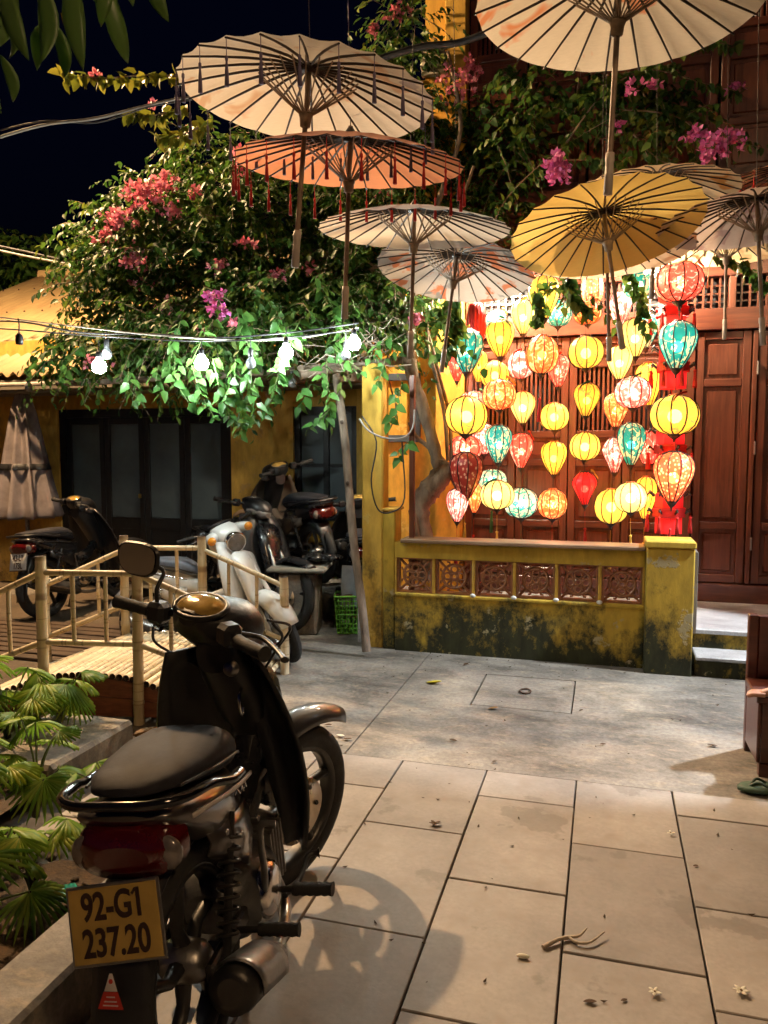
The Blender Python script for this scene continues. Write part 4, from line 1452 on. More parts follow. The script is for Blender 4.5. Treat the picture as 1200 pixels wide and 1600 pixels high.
    bz.tube([Md @ Vector((0.054 * math.cos(a), 0.088 * math.sin(a), -0.004)) for a in np.linspace(0, 2 * PI, 28)], 0.008, 6)
    B(bz, 'dial_rim', M_PLAST, True)
    # handlebar
    hb = MB()
    hb.tube(smooth_path([(-0.085, -0.32, 0.99), (-0.06, -0.22, 0.985), (0.0, -0.10, 0.985), (0.02, 0, 0.98), (0.0, 0.10, 0.985), (-0.04, 0.19, 0.985), (-0.055, 0.275, 0.99)]), 0.011, 10)
    B(hb, 'handlebar', M_ALLOY, True)
    for s in (-1, 1):
        gr = MB()
        pth = [Vector((-0.052, s * 0.20, 0.986)), Vector((-0.088, s * 0.325, 0.991))] if s < 0 else [Vector((-0.036, 0.165, 0.986)), Vector((-0.057, 0.285, 0.991))]
        gr.tube([pth[0].lerp(pth[1], q) for q in np.linspace(0, 1, 9)], [0.019, 0.0165, 0.018, 0.0165, 0.018, 0.0165, 0.018, 0.0175, 0.02], 14)
        B(gr, 'grip', M_RUBBER, True)
        sw_ = MB().box((-0.025, s * 0.14, 0.985), (0.055, 0.06, 0.06), (0, 0, s * 0.2), 0.012)
        B(sw_, 'switch_box', M_PLAST, True)
        if s < 0 or not cub:
            lv = MB()
            lv.tube(smooth_path([(0.0, s * 0.15, 0.985), (0.03, s * 0.20, 0.98), (0.01, s * 0.27, 0.972), (-0.03, s * 0.34, 0.968)]), [0.009] * 12 + [0.012], 8, squash=0.7)
            if s < 0:
                B(lv, 'brake_lever', M_ALLOY, True)
    for s in st.get('mirrors', (1,)):
        mi = MB()
        mi.tube(smooth_path([(-0.03, s * 0.14, 1.0), (-0.03, s * 0.145, 1.05), (0.0, s * 0.155, 1.09), (-0.005, s * 0.175, 1.105), (-0.02, s * 0.19, 1.11)]), 0.006, 8)
        B(mi, 'mirror_stem', M_PLAST, True)
        Mm = Matrix.Translation((-0.03, s * 0.232, 1.12)) @ Matrix.Rotation(math.radians(s * -8 + st.get('mirror_turn', 0)), 4, 'Z')
        pts = [(math.copysign(abs(math.cos(a)) ** 0.7, math.cos(a)) * 0.07 * (1 + 0.12 * math.sin(a)), math.copysign(abs(math.sin(a)) ** 0.7, math.sin(a)) * 0.047) for a in np.linspace(0, 2 * PI, 29)[:-1]]
        mh_ = MB()
        nv = len(pts)
        ring0 = [Mm @ Vector((-0.004, s * a, b)) for a, b in pts]
        ring1 = [Mm @ Vector((0.004, s * a * 1.08, b * 1.08)) for a, b in pts]
        ring2 = [Mm @ Vector((0.03, s * a * 0.6, b * 0.6)) for a, b in pts]
        mh_.add(ring0 + ring1 + ring2, [(i, (i + 1) % nv, nv + (i + 1) % nv, nv + i) for i in range(nv)] + [(nv + i, nv + (i + 1) % nv, 2 * nv + (i + 1) % nv, 2 * nv + i) for i in range(nv)] + [tuple(2 * nv + i for i in range(nv))], False)
        hh_ = B(mh_, 'mirror_housing', M_PLAST, True)
        mg = MB().add([Mm @ Vector((-0.0045, s * a * 0.93, b * 0.93)) for a, b in pts], [tuple(range(nv))])
        B(mg, 'mirror_glass', M_MIRROR, True, hh_)
    # steering column shroud and leg shield
    co = MB()
    co.loft([(-0.02, 0, 0.90, 0.05, 0.05, 2.5), (0.05, 0, 0.86, 0.075, 0.09, 2.5), (0.13, 0, 0.78, 0.08, 0.14, 2.5), (0.20, 0, 0.68, 0.07, 0.16, 2.4), (0.26, 0, 0.60, 0.04, 0.10, 2.2)], 18)
    B(co, 'column_shroud', st.get('shroud', M_PLAST))
    for s in (-1, 1):
        rows = []
        for i in range(13):
            q = i / 12
            z = 0.90 - 0.66 * q
            xi = 0.12 + 0.20 * q ** 0.8
            wdt = (0.05 + 0.20 * math.sin(PI * min(1.0, 0.10 + 0.78 * q)) ** 0.8)
            yi = (0.03 + 0.02 * q) if not cub else -0.01
            row = []
            for j in range(7):
                b = j / 6
                row.append((xi + sx + 0.03 * math.sin(PI * b) - 0.06 * b ** 2, s * (yi + wdt * b * (st.get('wing', 1.0) if s < 0 else st.get('wing_left', 1.0))), z + 0.01 * b))
            rows.append(row if s > 0 else row[::-1])
        sh_ = MB().sheet(rows, 0.012)
        B(sh_, 'leg_shield', st.get('shield', M_PLAST))
    # front cover between shields
    fc = MB()
    fk = 1.7 if cub else 1.0
    fc.loft([(a_ + sx, b_, c__, d_ * fk, e_, f_) for a_, b_, c__, d_, e_, f_ in [(0.20, 0, 0.80, 0.10, 0.05, 2.4), (0.26, 0, 0.72, 0.11, 0.12, 2.4), (0.32, 0, 0.58, 0.10, 0.14, 2.4), (0.36, 0, 0.44, 0.07, 0.10, 2.3)]], 18)
    B(fc, 'front_cover', body)
    # frame spine
    sp_ = MB()
    sp_.loft([(0.22, 0, 0.66, 0.04, 0.05, 2.4), (0.10, 0, 0.52, 0.045, 0.05, 2.4), (-0.05, 0, 0.46, 0.05, 0.05, 2.4), (-0.22, 0, 0.50, 0.07, 0.07, 2.4)], 14)
    B(sp_, 'spine_cover', st.get('spine', body))
    # engine
    en = MB()
    en.loft([(0.17, 0, 0.30, 0.05, 0.05, 3), (0.12, 0, 0.31, 0.075, 0.07, 3), (0.0, 0, 0.30, 0.085, 0.075, 3), (-0.02, 0, 0.30, 0.12, 0.095, 2.6), (-0.18, 0, 0.30, 0.125, 0.10, 2.4), (-0.24, 0, 0.30, 0.06, 0.05, 2.2)], 20)
    eo = B(en, 'engine', M_STEEL if cub else mat('engine_cast', (0.10, 0.10, 0.10), 0.45, 0.6, 0.4, 25, 0.2))
    for k in range(5):
        fnn = MB().box((0.10 - 0.022 * k, 0, 0.31), (0.006, 0.19, 0.16), bev=0.002)
        B(fnn, 'cooling_fin', M_STEEL, parent=eo)
    cl = MB().lathe([(0.001, 0.142), (0.05, 0.14), (0.07, 0.128), (0.075, 0.11)], 20, Matrix.Translation((-0.11, 0, 0.30)) @ Matrix.Rotation(PI / 2, 4, 'X'))
    B(cl, 'engine_cover', M_CHROME, parent=eo)
    # swingarm, chain case
    for s in (-1, 1):
        sa = MB().box((-0.36, s * 0.085, 0.285), (0.36, 0.022, 0.045), (0, -0.03, 0), 0.006)
        B(sa, 'swing_arm', M_ALLOY)
        # shock absorber
        sk = MB()
        p0, p1 = Vector((-0.49, s * 0.115, 0.30)), Vector((-0.36, s * 0.125, 0.60))
        sk.tube([p0, p1], 0.011, 10)
        ko = B(sk, 'shock_absorber', M_ALLOY)
        sp2 = MB()
        hel = []
        dirv = (p1 - p0).normalized()
        e1 = dirv.orthogonal().normalized()
        e2 = dirv.cross(e1)
        for q in range(111):
            f = q / 110
            a = f * 2 * PI * 9
            hel.append(p0.lerp(p1, 0.12 + 0.74 * f) + e1 * 0.025 * math.cos(a) + e2 * 0.025 * math.sin(a))
        sp2.tube(hel, 0.0048, 6)
        B(sp2, 'spring', M_ALLOY if not cub else M_CHROME, parent=ko)
    # seat
    se = MB()
    se.loft([(-0.74, 0, 0.757, 0.04, 0.008, 2.2), (-0.725, 0, 0.757, 0.07, 0.015, 2.5), (-0.64, 0, 0.754, 0.102, 0.024, 2.8), (-0.50, 0, 0.745, 0.125, 0.037, 3.0), (-0.36, 0, 0.737, 0.132, 0.052, 2.9), (-0.25, 0, 0.728, 0.125, 0.058, 2.7), (-0.17, 0, 0.705, 0.10, 0.056, 2.4), (-0.12, 0, 0.68, 0.06, 0.038, 2.1), (-0.10, 0, 0.665, 0.02, 0.015, 2.0)], 26)
    seo = B(se, 'seat', st.get('seat', M_VINYL))
    sm_ = MB().tube(smooth_path([(-0.66, -0.106, 0.748), (-0.50, -0.129, 0.738), (-0.36, -0.135, 0.728), (-0.25, -0.128, 0.716), (-0.17, -0.102, 0.69), (-0.115, -0.05, 0.668), (-0.108, 0, 0.662), (-0.115, 0.05, 0.668), (-0.17, 0.102, 0.69), (-0.25, 0.128, 0.716), (-0.36, 0.135, 0.728), (-0.50, 0.129, 0.738), (-0.66, 0.106, 0.748)], 4), 0.0035, 6)
    B(sm_, 'seat_piping', M_PLAST, parent=seo)
    # tail cowl
    tc_ = MB()
    tc_.loft([(-0.10, 0, 0.56, 0.06, 0.07, 2.4), (-0.18, 0, 0.585, 0.10, 0.085, 2.5), (-0.32, 0, 0.61, 0.125, 0.085, 2.6), (-0.48, 0, 0.64, 0.135, 0.075, 2.6), (-0.60, 0, 0.668, 0.128, 0.06, 2.6), (-0.70, 0, 0.696, 0.118, 0.03, 2.6), (-0.745, 0, 0.706, 0.10, 0.014, 2.4), (-0.76, 0, 0.708, 0.06, 0.006, 2.2)], 24)
    B(tc_, 'tail_cowl', trim)
    for s in (-1, 1):
        sl = MB()
        rows = []
        for q in np.linspace(0, 1, 10):
            x_ = -0.15 - 0.50 * q
            zc = 0.63 + 0.07 * q - 0.02 * q * q
            yo = 0.112 + 0.03 * math.sin(PI * min(1, q * 0.75 + 0.12))
            rows.append([(x_, s * yo, zc + d) for d in ((-0.005, 0.005) if s < 0 else (0.005, -0.005))])
        sl.sheet(rows, 0.004)
        B(sl, 'side_stripe', st.get('stripe', M_STEEL))
        # lower side cover
        sc2 = MB()
        rows = []
        for i in range(7):
            q = i / 6
            x_ = -0.16 - 0.34 * q
            zt, zb = 0.57 + 0.03 * q, 0.40 + 0.14 * q
            row = [(x_, s * (0.10 + 0.022 * math.sin(PI * q) + 0.012 * (1 - abs(2 * b - 1))), zt + (zb - zt) * b) for b in np.linspace(0, 1, 5)]
            rows.append(row if s < 0 else row[::-1])
        sc2.sheet(rows, 0.008)
        B(sc2, 'side_cover', st.get('side', body))
    # grab rail
    gb = MB()
    gb.tube(smooth_path([(-0.42, -0.175, 0.712), (-0.50, -0.175, 0.716), (-0.60, -0.158, 0.735), (-0.72, -0.138, 0.742), (-0.79, -0.085, 0.745), (-0.80, 0, 0.746), (-0.79, 0.085, 0.745), (-0.72, 0.138, 0.742), (-0.60, 0.158, 0.735), (-0.50, 0.175, 0.716), (-0.42, 0.175, 0.712)], 5), 0.0135, 10, squash=0.8)
    B(gb, 'grab_rail', st.get('rail', M_CHROME))
    # tail lamp
    tl = MB()
    tl.loft([(-0.67, 0, 0.638, 0.118, 0.062, 3), (-0.73, 0, 0.634, 0.113, 0.057, 2.9), (-0.765, 0, 0.630, 0.096, 0.046, 2.6), (-0.778, 0, 0.628, 0.06, 0.026, 2.3)], 24)
    to = B(tl, 'tail_lamp', M_REDLENS)
    for s in (-1, 1):
        ti = MB().ball((-0.74, s * 0.088, 0.632), 0.037, 14, 10, (0.75, 0.95, 1))
        B(ti, 'rear_indicator', M_CLEARL, parent=to)
    # rear fender with flap
    rf = MB()
    rows = []
    prof_ = [(-0.40, 0.59), (-0.52, 0.585), (-0.62, 0.575), (-0.69, 0.55), (-0.735, 0.47), (-0.765, 0.38), (-0.79, 0.28), (-0.81, 0.19)]
    if st.get('flap'):
        prof_ = [(-0.2 + (a + 0.2) / kx, b) for a, b in st['flap']]
    for i, (x_, z_) in enumerate(prof_):
        wd = 0.072 - 0.012 * (i / 7)
        rows.append([(x_ + 0.012 * abs(b) ** 2, wd * b, z_ - 0.012 * abs(b) ** 2) for b in np.linspace(-1, 1, 7)])
    rf.sheet(rows, 0.006)
    B(rf, 'rear_fender', st.get('rear_fender', M_PLAST))
    if st.get('plate'):
        # plate faces backwards, tipped up a little
        ro_ = (Matrix.Rotation(-PI / 2, 4, 'Z') @ Matrix.Rotation(math.radians(78), 4, 'X') @ Matrix.Rotation(math.radians(st.get('plate_roll', 0)), 4, 'Z')).to_euler()
        plate(t, (st.get('plate_x', wx(-0.768) - 0.012), 0, 0.525), ro_, st['plate'], st.get('plate_mat', M_PLATE_W))
        MB().box((wx(-0.74), 0, 0.57), (0.05, 0.07, 0.03), bev=0.004).build('plate_bracket', M_PLAST, t)
    # muffler on the right
    mf = MB()
    mf.tube(smooth_path([(0.10, -0.05, 0.24), (0.05, -0.10, 0.17), (-0.10, -0.14, 0.17), (-0.24, -0.16, 0.20)]), 0.016, 10)
    B(mf, 'exhaust_pipe', M_STEEL)
    ms = MB()
    ms.tube([(-0.22, -0.16, 0.195), (-0.27, -0.165, 0.21), (-0.36, -0.17, 0.235), (-0.66, -0.178, 0.31), (-0.70, -0.179, 0.32), (-0.705, -0.179, 0.321)], [0.022, 0.04, 0.05, 0.054, 0.05, 0.028], 20)
    mo = B(ms, 'muffler', st.get('muffler', M_ALLOY))
    hsld = MB()
    rows = []
    for q in np.linspace(0, 1, 8):
        c_ = Vector((-0.40 - 0.26 * q, -0.172 - 0.006 * q, 0.245 + 0.066 * q))
        rows.append([c_ + Vector((0.012 * math.sin(a), -0.061 * math.sin(a), 0.061 * math.cos(a))) for a in np.linspace(-0.5, 1.9, 9)])
    hsld.sheet(rows, 0.004)
    B(hsld, 'heat_shield', M_STEEL, parent=mo)
    # foot pegs, kick starter, stand
    for s in (-1, 1):
        for (x_, z_, l) in ((-0.02, 0.245, 0.11), (-0.33, 0.30, 0.10)):
            pg = MB()
            pg.tube([(x_, s * 0.10, z_), (x_, s * 0.155, z_ + 0.004), (x_, s * 0.157, z_ + 0.004)], 0.009, 8)
            po = B(pg, 'peg_bar', M_ALLOY)
            rb_ = MB()
            rb_.tube([(x_, s * (0.155 + l * q), z_ + 0.004) for q in np.linspace(0, 1, 12)], [0.020, 0.023] * 6, 10, squash=0.75)
            B(rb_, 'peg_rubber', M_RUBBER, parent=po)
    ks = MB().tube(smooth_path([(-0.16, -0.13, 0.33), (-0.20, -0.15, 0.40), (-0.23, -0.16, 0.52), (-0.23, -0.20, 0.53)]), 0.009, 8)
    B(ks, 'kick_starter', M_STEEL)
    bp = MB().tube(smooth_path([(-0.02, -0.13, 0.23), (0.06, -0.15, 0.235), (0.13, -0.155, 0.26), (0.145, -0.185, 0.262)]), [0.008] * 12 + [0.016], 8)
    B(bp, 'brake_pedal', M_ALLOY)
    sd = MB().tube([(-0.05, 0.08, 0.25), (-0.02, 0.20 + 0.001 * lean, 0.035 + 0.2 * math.tan(math.radians(lean)) - 0.03)], 0.010, 8)
    B(sd, 'side_stand', M_ALLOY)
    return t


# the moped in the foreground
GREY_BRONZE = paint('graphite_paint', (0.038, 0.032, 0.030), 0.32, 0.8)
main = motorbike('motorbike', 'black moped with yellow number plate parked in the foreground', (-0.915, 1.85, 0.0), 96, 5.5, -27,
                 dict(front_axle=0.42, tail=0.64, rear_axle=-0.36, wing=0.55, wing_left=0.82, flap=[(-0.33, 0.59), (-0.42, 0.587), (-0.5, 0.58), (-0.56, 0.555), (-0.60, 0.47), (-0.635, 0.38), (-0.66, 0.28), (-0.68, 0.19)], body=paint('black_gloss', (0.016, 0.016, 0.018), 0.28), trim=GREY_BRONZE, fender=paint('smoke_paint', (0.035, 0.034, 0.036), 0.36), side=GREY_BRONZE, stripe=mat('silver_stripe', (0.5, 0.45, 0.42), 0.35), rail=mat('black_chrome', (0.07, 0.068, 0.07), 0.16, 0.9, 0.2, 12, 0.02),
                      plate=['92-G1', '237.20'], plate_mat=M_PLATE_Y, plate_x=-0.612, plate_roll=7, mirror_turn=18))
# keyhole, bag hook, cables and emblem that show on the near moped
MB().lathe([(0.001, 0.02), (0.010, 0.02), (0.018, 0.016), (0.022, 0.0)], 18, Matrix.Translation((-0.015, -0.045, 0.86)) @ Matrix.Rotation(math.radians(-75), 4, 'Y')).build('ignition_lock', M_STEEL, main)
MB().tube(smooth_path([(0.0, -0.06, 0.80), (-0.03, -0.065, 0.79), (-0.035, -0.065, 0.75), (-0.015, -0.063, 0.73), (-0.005, -0.062, 0.75)]), 0.004, 7).build('bag_hook', M_CHROME, main)
for (p0, p1, p2, p3) in (((-0.06, -0.19, 0.985), (0.0, -0.19, 0.93), (0.05, -0.11, 0.87), (0.08, -0.05, 0.80)), ((-0.03, 0.16, 0.985), (0.02, 0.18, 0.93), (0.06, 0.10, 0.86), (0.09, 0.04, 0.80)), ((-0.04, -0.17, 0.99), (0.05, -0.20, 0.95), (0.09, -0.14, 0.88), (0.11, -0.06, 0.78))):
    MB().tube(smooth_path([p0, p1, p2, p3], 6), 0.004, 7).build('control_cable', M_PLAST, main)
MB().tube(smooth_path([(-0.20, -0.127, 0.615), (-0.215, -0.129, 0.64), (-0.225, -0.13, 0.615), (-0.24, -0.131, 0.642), (-0.25, -0.132, 0.62), (-0.27, -0.132, 0.64), (-0.29, -0.134, 0.63)], 5), 0.0022, 6).build('emblem', M_CHROME, main)
for (x_, z_) in ((-0.17, 0.52), (-0.28, 0.535), (-0.36, 0.58)):
    MB().lathe([(0.001, 0.004), (0.006, 0.003), (0.007, 0.0)], 10, Matrix.Translation((x_, -0.137, z_)) @ Matrix.Rotation(PI / 2, 4, 'X')).build('panel_screw', M_STEEL, main)
# warning sticker on the mud flap
Ms = Matrix.Translation((-0.646, 0.005, 0.405)) @ Matrix.Rotation(-PI / 2, 4, 'Z') @ Matrix.Rotation(math.radians(77), 4, 'X')
s1 = MB().add([Ms @ Vector(p) for p in ((-0.014, 0.004, 0.004), (0.014, 0.004, 0.004), (0.003, 0.036, 0.004), (-0.003, 0.036, 0.004))], [(0, 1, 2, 3)])
so = s1.build('sticker', mat('sticker_white', (0.6, 0.55, 0.52), 0.5), main)
s2 = MB().add([Ms @ Vector(p) for p in ((-0.027, -0.028, 0.004), (0.027, -0.028, 0.004), (0.015, 0.003, 0.004), (-0.015, 0.003, 0.004))], [(0, 1, 2, 3)])
s2.build('sticker_red_field', mat('sticker_red', (0.5, 0.03, 0.02), 0.5), so)
s3 = MB()
for (y_, w_) in ((-0.006, 0.018), (-0.014, 0.026), (-0.021, 0.032)):
    s3.add([Ms @ Vector(p) for p in ((-w_ / 2, y_ - .0012, 0.0045), (w_ / 2, y_ - .0012, 0.0045), (w_ / 2, y_ + .0012, 0.0045), (-w_ / 2, y_ + .0012, 0.0045))], [(0, 1, 2, 3)])
s3.build('sticker_print', mat('sticker_white', (0.6, 0.55, 0.52), 0.5), so)
s4 = MB().add([Ms @ Vector((0.0045 * math.cos(a), 0.022 + 0.0045 * math.sin(a), 0.0045)) for a in np.linspace(0, 2 * PI, 16)[:-1]], [tuple(range(15))])
s4.build('sticker_symbol', mat('sticker_red', (0.5, 0.03, 0.02), 0.5), so)

WHITE = paint('white_enamel', (0.74, 0.73, 0.70), 0.3)
BLKG = paint('black_gloss', (0.016, 0.016, 0.018), 0.28)
BRONZE = paint('bronze_paint', (0.10, 0.075, 0.055), 0.38)
wb = motorbike('motorbike', 'white retro moped with round headlight behind the bamboo bridge', (-2.54, 4.62, 0), 6, 4, -52,
               dict(cub=True, body=WHITE, trim=WHITE, fender=WHITE, head=WHITE, shroud=WHITE, shield=WHITE, side=WHITE, spine=WHITE, rear_fender=WHITE, mirrors=(), seat=mat('blue_grey_vinyl', (0.13, 0.15, 0.19), 0.5), dial=M_PLAST, stripe=M_CHROME, muffler=M_CHROME))
wb.scale = (0.92, 0.92, 0.9)
tg_ = MB().box((0.40, -0.10, 0.52), (0.004, 0.045, 0.06), (0, 0.1, 0), 0.001)
tg_.build('green_tag', mat('green_tag', (0.04, 0.45, 0.12), 0.5), wb)
# rear mudguard of the retro moped
rg = MB()
rows = []
for i in range(15):
    a = math.radians(5 + 150 * i / 14)
    rows.append([(-0.52 - (0.325 - 0.05 * abs(b) ** 2.2) * math.cos(a), 0.075 * b, 0.275 + (0.325 - 0.05 * abs(b) ** 2.2) * math.sin(a)) for b in np.linspace(-1, 1, 9)])
rg.sheet(rows, 0.005)
rg.build('rear_mudguard', WHITE, wb)
motorbike('motorbike', 'black moped with silver stripe, front wheel by the stone table', (-2.85, 5.75, 0), -28, 5, 10,
          dict(body=BLKG, trim=BLKG, side=BLKG, stripe=mat('silver_stripe', (0.5, 0.45, 0.42), 0.35), rail=M_PLAST, plate=['L0'], mirrors=()))
motorbike('motorbike', 'black and bronze moped seen from behind under the house window', (-2.75, 6.45, 0.28), 146, 6, 12,
          dict(body=BRONZE, trim=BLKG, side=BRONZE, rail=M_PLAST, shield=BRONZE, mirrors=(), stripe=M_PLAST))
motorbike('motorbike', 'dark scooter with white plate in front of the closed parasol', (-4.62, 6.05, -0.04), 82, 6, -20,
          dict(body=BLKG, trim=BLKG, side=BLKG, stripe=M_PLAST, rail=M_PLAST, plate=['43-L1', '173L'], mirrors=()))
motorbike('motorbike', 'black moped mostly hidden behind the leaning pole', (-1.97, 6.35, 0), 110, 5, 0,
          dict(body=BLKG, trim=BLKG, side=BLKG, stripe=M_PLAST, rail=M_PLAST, mirrors=()))
# ledge that carries the bronze moped
tag(MB().bx(-3.45, -2.05, 6.15, 6.95, -0.02, 0.279, 0.02).build('stone_ledge', M_CONC), 'low concrete ledge under the house window carrying a moped', 'ledge')

# ------------------------------------------------------------------ bamboo foot bridge
m_bam, t_, b_, o_ = nt('bamboo')
oi = t_.nodes.new('ShaderNodeObjectInfo')
c_ = ramp(t_, noise(t_, 9, 6, 0.65, stretch=(5, 5, 0.6)), [(0.3, (0.52, 0.42, 0.26)), (0.68, (0.76, 0.67, 0.49))])
c_ = mixc(t_, c_, ramp(t_, oi.outputs['Random'], [(0, (0.72, 0.68, 0.6)), (1, (1.1, 1.08, 1.05))]), 1.0, 'MULTIPLY')
c_ = mixc(t_, c_, (0.20, 0.13, 0.07), ramp(t_, noise(t_, 1.0, 2, 0.5, stretch=(0.02, 0.02, 4.5)), [(0.492, (0, 0, 0)), (0.50, (0.75, 0.75, 0.75)), (0.508, (0, 0, 0))]))
c_ = mixc(t_, c_, (0.16, 0.09, 0.04), ramp(t_, noise(t_, 22, 5), [(0.62, (0, 0, 0)), (0.75, (0.7, 0.7, 0.7))]))
t_.links.new(c_, b_.inputs['Base Color'])
b_.inputs['Roughness'].default_value = 0.42
M_BAM = m_bam
M_BAMIN = mat('bamboo_end', (0.045, 0.025, 0.012), 0.8)


def culm(L, r, seed=0, hollow=False, node=0.19):
    """one bamboo culm along local z with swollen nodes"""
    rs = random.Random(seed)
    mb = MB()
    zs, rr = [0.0], [r]
    z = rs.uniform(0.05, node)
    while z < L - 0.02:
        for dz, k in ((-0.006, 1.0), (-0.002, 1.09), (0.002, 1.03), (0.006, 1.07), (0.012, 1.0)):
            if 0 < z + dz < L:
                zs.append(z + dz)
                rr.append(r * k)
        z += node * rs.uniform(0.8, 1.15)
    zs.append(L)
    rr.append(r * 0.98)
    bend = rs.uniform(-0.004, 0.004)
    path = [(bend * math.sin(PI * q / L), 0.5 * bend * math.sin(PI * q / L), q) for q in zs]
    mb.tube(path, rr, 10, caps=not hollow)
    return mb


def culm_between(name, a, b, r, parent, seed, hollow=False):
    a, b = Vector(a), Vector(b)
    d = b - a
    q = d.to_track_quat('Z', 'Y')
    o = link(name, culm(d.length, r, seed, hollow).mesh(name, M_BAM), parent, loc=a, rot=q.to_euler())
    if hollow:
        for z, sgn in ((0.0, -1), (d.length, 1)):
            e = MB()
            e.lathe([(r, z), (r * 0.72, z), (r * 0.70, z - sgn * 0.03), (0.001, z - sgn * 0.031)], 10)
            e.build('cut_end', M_BAMIN, o)
    return o


br = thing('bamboo_bridge', 'small arched bamboo foot bridge with railings over red planks', 'bridge')


def fl_(fwd, lat, z):
    v = FLAT * fwd + RIGHT * lat
    return Vector((v.x, v.y, z))


# front and back lines of the deck: (lat along, z)
FA, FB = (4.05, -1.80), (4.0, -1.29)
BA, BB = (4.85, -1.67), (4.85, -1.17)


def deck_pt(s, back):
    """s: 0 at the first post, 1 at the second; beyond them the deck slopes down"""
    a, b = (BA, BB) if back else (FA, FB)
    fw, la = a[0] + (b[0] - a[0]) * s, a[1] + (b[1] - a[1]) * s
    z = 0.235
    if s > 1:
        z -= 0.19 * (s - 1) ** 1.0
    if s < 0:
        z -= 0.19 * (-s)
    z += 0.02 * math.sin(PI * min(1, max(0, s)))
    return fl_(fw, la, z)


seed = 0
pr = 0.0175
s = -1.05
while s < 2.02:
    a, b = deck_pt(s, False), deck_pt(s, True)
    d = (b - a).normalized()
    culm_between('deck_pole', a - d * 0.05 + Vector((0, 0, random.uniform(-.002, .002))), b + d * 0.05, pr * random.uniform(0.92, 1.06), br, 100 + seed, True)
    s += (2 * pr + 0.0015) / 0.51
    seed += 1
# planks under the deck edge
for back in (False, True):
    for zz in (0.0, 1.0):
        pk = MB()
        rows = []
        off = FLAT * (-0.012 if not back else 0.012)
        for q in np.linspace(-1.0, 1.95, 20):
            p = deck_pt(q, back) + off
            h = max(0.03, (p.z - 0.045) / 2)
            top = p.z - 0.022 - zz * h
            rows.append([p + Vector((0, 0, top - p.z)), p + Vector((0, 0, max(0.0, top - h + 0.004) - p.z))])
        pk.sheet(rows, 0.022, False)
        pk.build('side_plank', mat_wood('red_plank', (0.13, 0.035, 0.014), (0.30, 0.095, 0.04), 0.5, axis=0, coat=0.1), br)
RPOST = 0.0285
POSTS = {}
for nm, fw, la, z0, z1 in (('P1', FA[0], FA[1], 0, 0.885), ('P4', FB[0], FB[1], 0, 0.885), ('P2', BA[0], BA[1], 0.0, 0.89), ('P3', BB[0], BB[1], 0.0, 0.885), ('P5', 4.80, -0.64, 0, 0.63), ('P6', 4.0, -0.76, 0, 0.62), ('P7', 4.05, -2.33, 0, 0.62), ('P8', 4.88, -2.20, 0, 0.63)):
    off = FLAT * (-0.055 if fw < 4.5 else 0.055)
    a = fl_(fw, la, z0) + off
    b = fl_(fw, la, z1) + off + RIGHT * (0.012 if nm == 'P4' else 0)
    POSTS[nm] = (a, b)
    culm_between('post', a, b, RPOST, br, 7 + len(POSTS), True)


def on(nm, z):
    a, b = POSTS[nm]
    return a.lerp(b, (z - a.z) / (b.z - a.z))


RAILS = [('P1', 'P4', 0.80, 0.80), ('P1', 'P4', 0.43, 0.43), ('P4', 'P6', 0.80, 0.56), ('P4', 'P6', 0.43, 0.22), ('P2', 'P3', 0.81, 0.81), ('P2', 'P3', 0.44, 0.44), ('P3', 'P5', 0.80, 0.57), ('P3', 'P5', 0.43, 0.22), ('P7', 'P1', 0.55, 0.80), ('P7', 'P1', 0.22, 0.43), ('P8', 'P2', 0.56, 0.80), ('P8', 'P2', 0.22, 0.44)]
for i, (a, b, za, zb) in enumerate(RAILS):
    culm_between('rail', on(a, za), on(b, zb), 0.0165, br, 50 + i)
for i in range(0, len(RAILS), 2):
    a, b, za, zb = RAILS[i]
    _, _, zc, zd = RAILS[i + 1]
    for q in (0.33, 0.67):
        culm_between('baluster', on(a, zc).lerp(on(b, zd), q), on(a, za).lerp(on(b, zb), q), 0.0115, br, 80 + i * 3 + int(q * 10))

# slatted boards on the ground beyond the bridge
bd = thing('slatted_boards', 'old bamboo slats laid on the ground behind the bridge', 'boards', (-4.35, 4.9, -0.038))
for k in range(9):
    MB().box((random.uniform(-.05, .05), -0.45 + 0.115 * k, 0.012), (1.9 + random.uniform(-.1, .1), 0.085, 0.022), (0, 0, random.uniform(-.02, .02)), 0.004).build('slat', mat_wood('old_slat', (0.03, 0.018, 0.01), (0.085, 0.05, 0.026), 0.7, axis=0, coat=0), bd)

# ------------------------------------------------------------------ planter: kerbs, soil, palms
tag(MB().bx(-1.402, -1.229, -0.8, 2.02, -0.03, 0.18, 0.012).build('kerb', M_CONC), 'concrete kerb of the palm bed beside the moped', 'kerb', kind='structure')
kb = thing('stone_kerb_block', 'thick stone kerb at the foot of the bamboo bridge', 'kerb', (-2.33, 2.87, 0))
MB().bx(-0.30, 0.165, -0.30, 0.29, -0.03, 0.14, 0.018).build('block', M_CONC, kb)
sm = MB()
NX, NY = 46, 60
vs, fs = [], []
for j in range(NY):
    for i in range(NX):
        x_, y_ = -4.2 + 2.82 * i / (NX - 1), -0.8 + 3.35 * j / (NY - 1)
        z_ = 0.075 + 0.03 * math.sin(3 * x_ + 1.3 * y_) * math.sin(2.1 * y_) + random.uniform(-.014, .014)
        if y_ > 2.35 or x_ > -1.42:
            z_ = min(z_, 0.05)
        vs.append((x_, y_, z_))
for j in range(NY - 1):
    for i in range(NX - 1):
        a = j * NX + i
        xm, ym = -4.2 + 2.82 * (i + .5) / (NX - 1), -0.8 + 3.35 * (j + .5) / (NY - 1)
        if ym > 2.05 and xm > -2.2:
            continue
        fs.append((a, a + 1, a + NX + 1, a + NX))
sm.add(vs, fs, True)
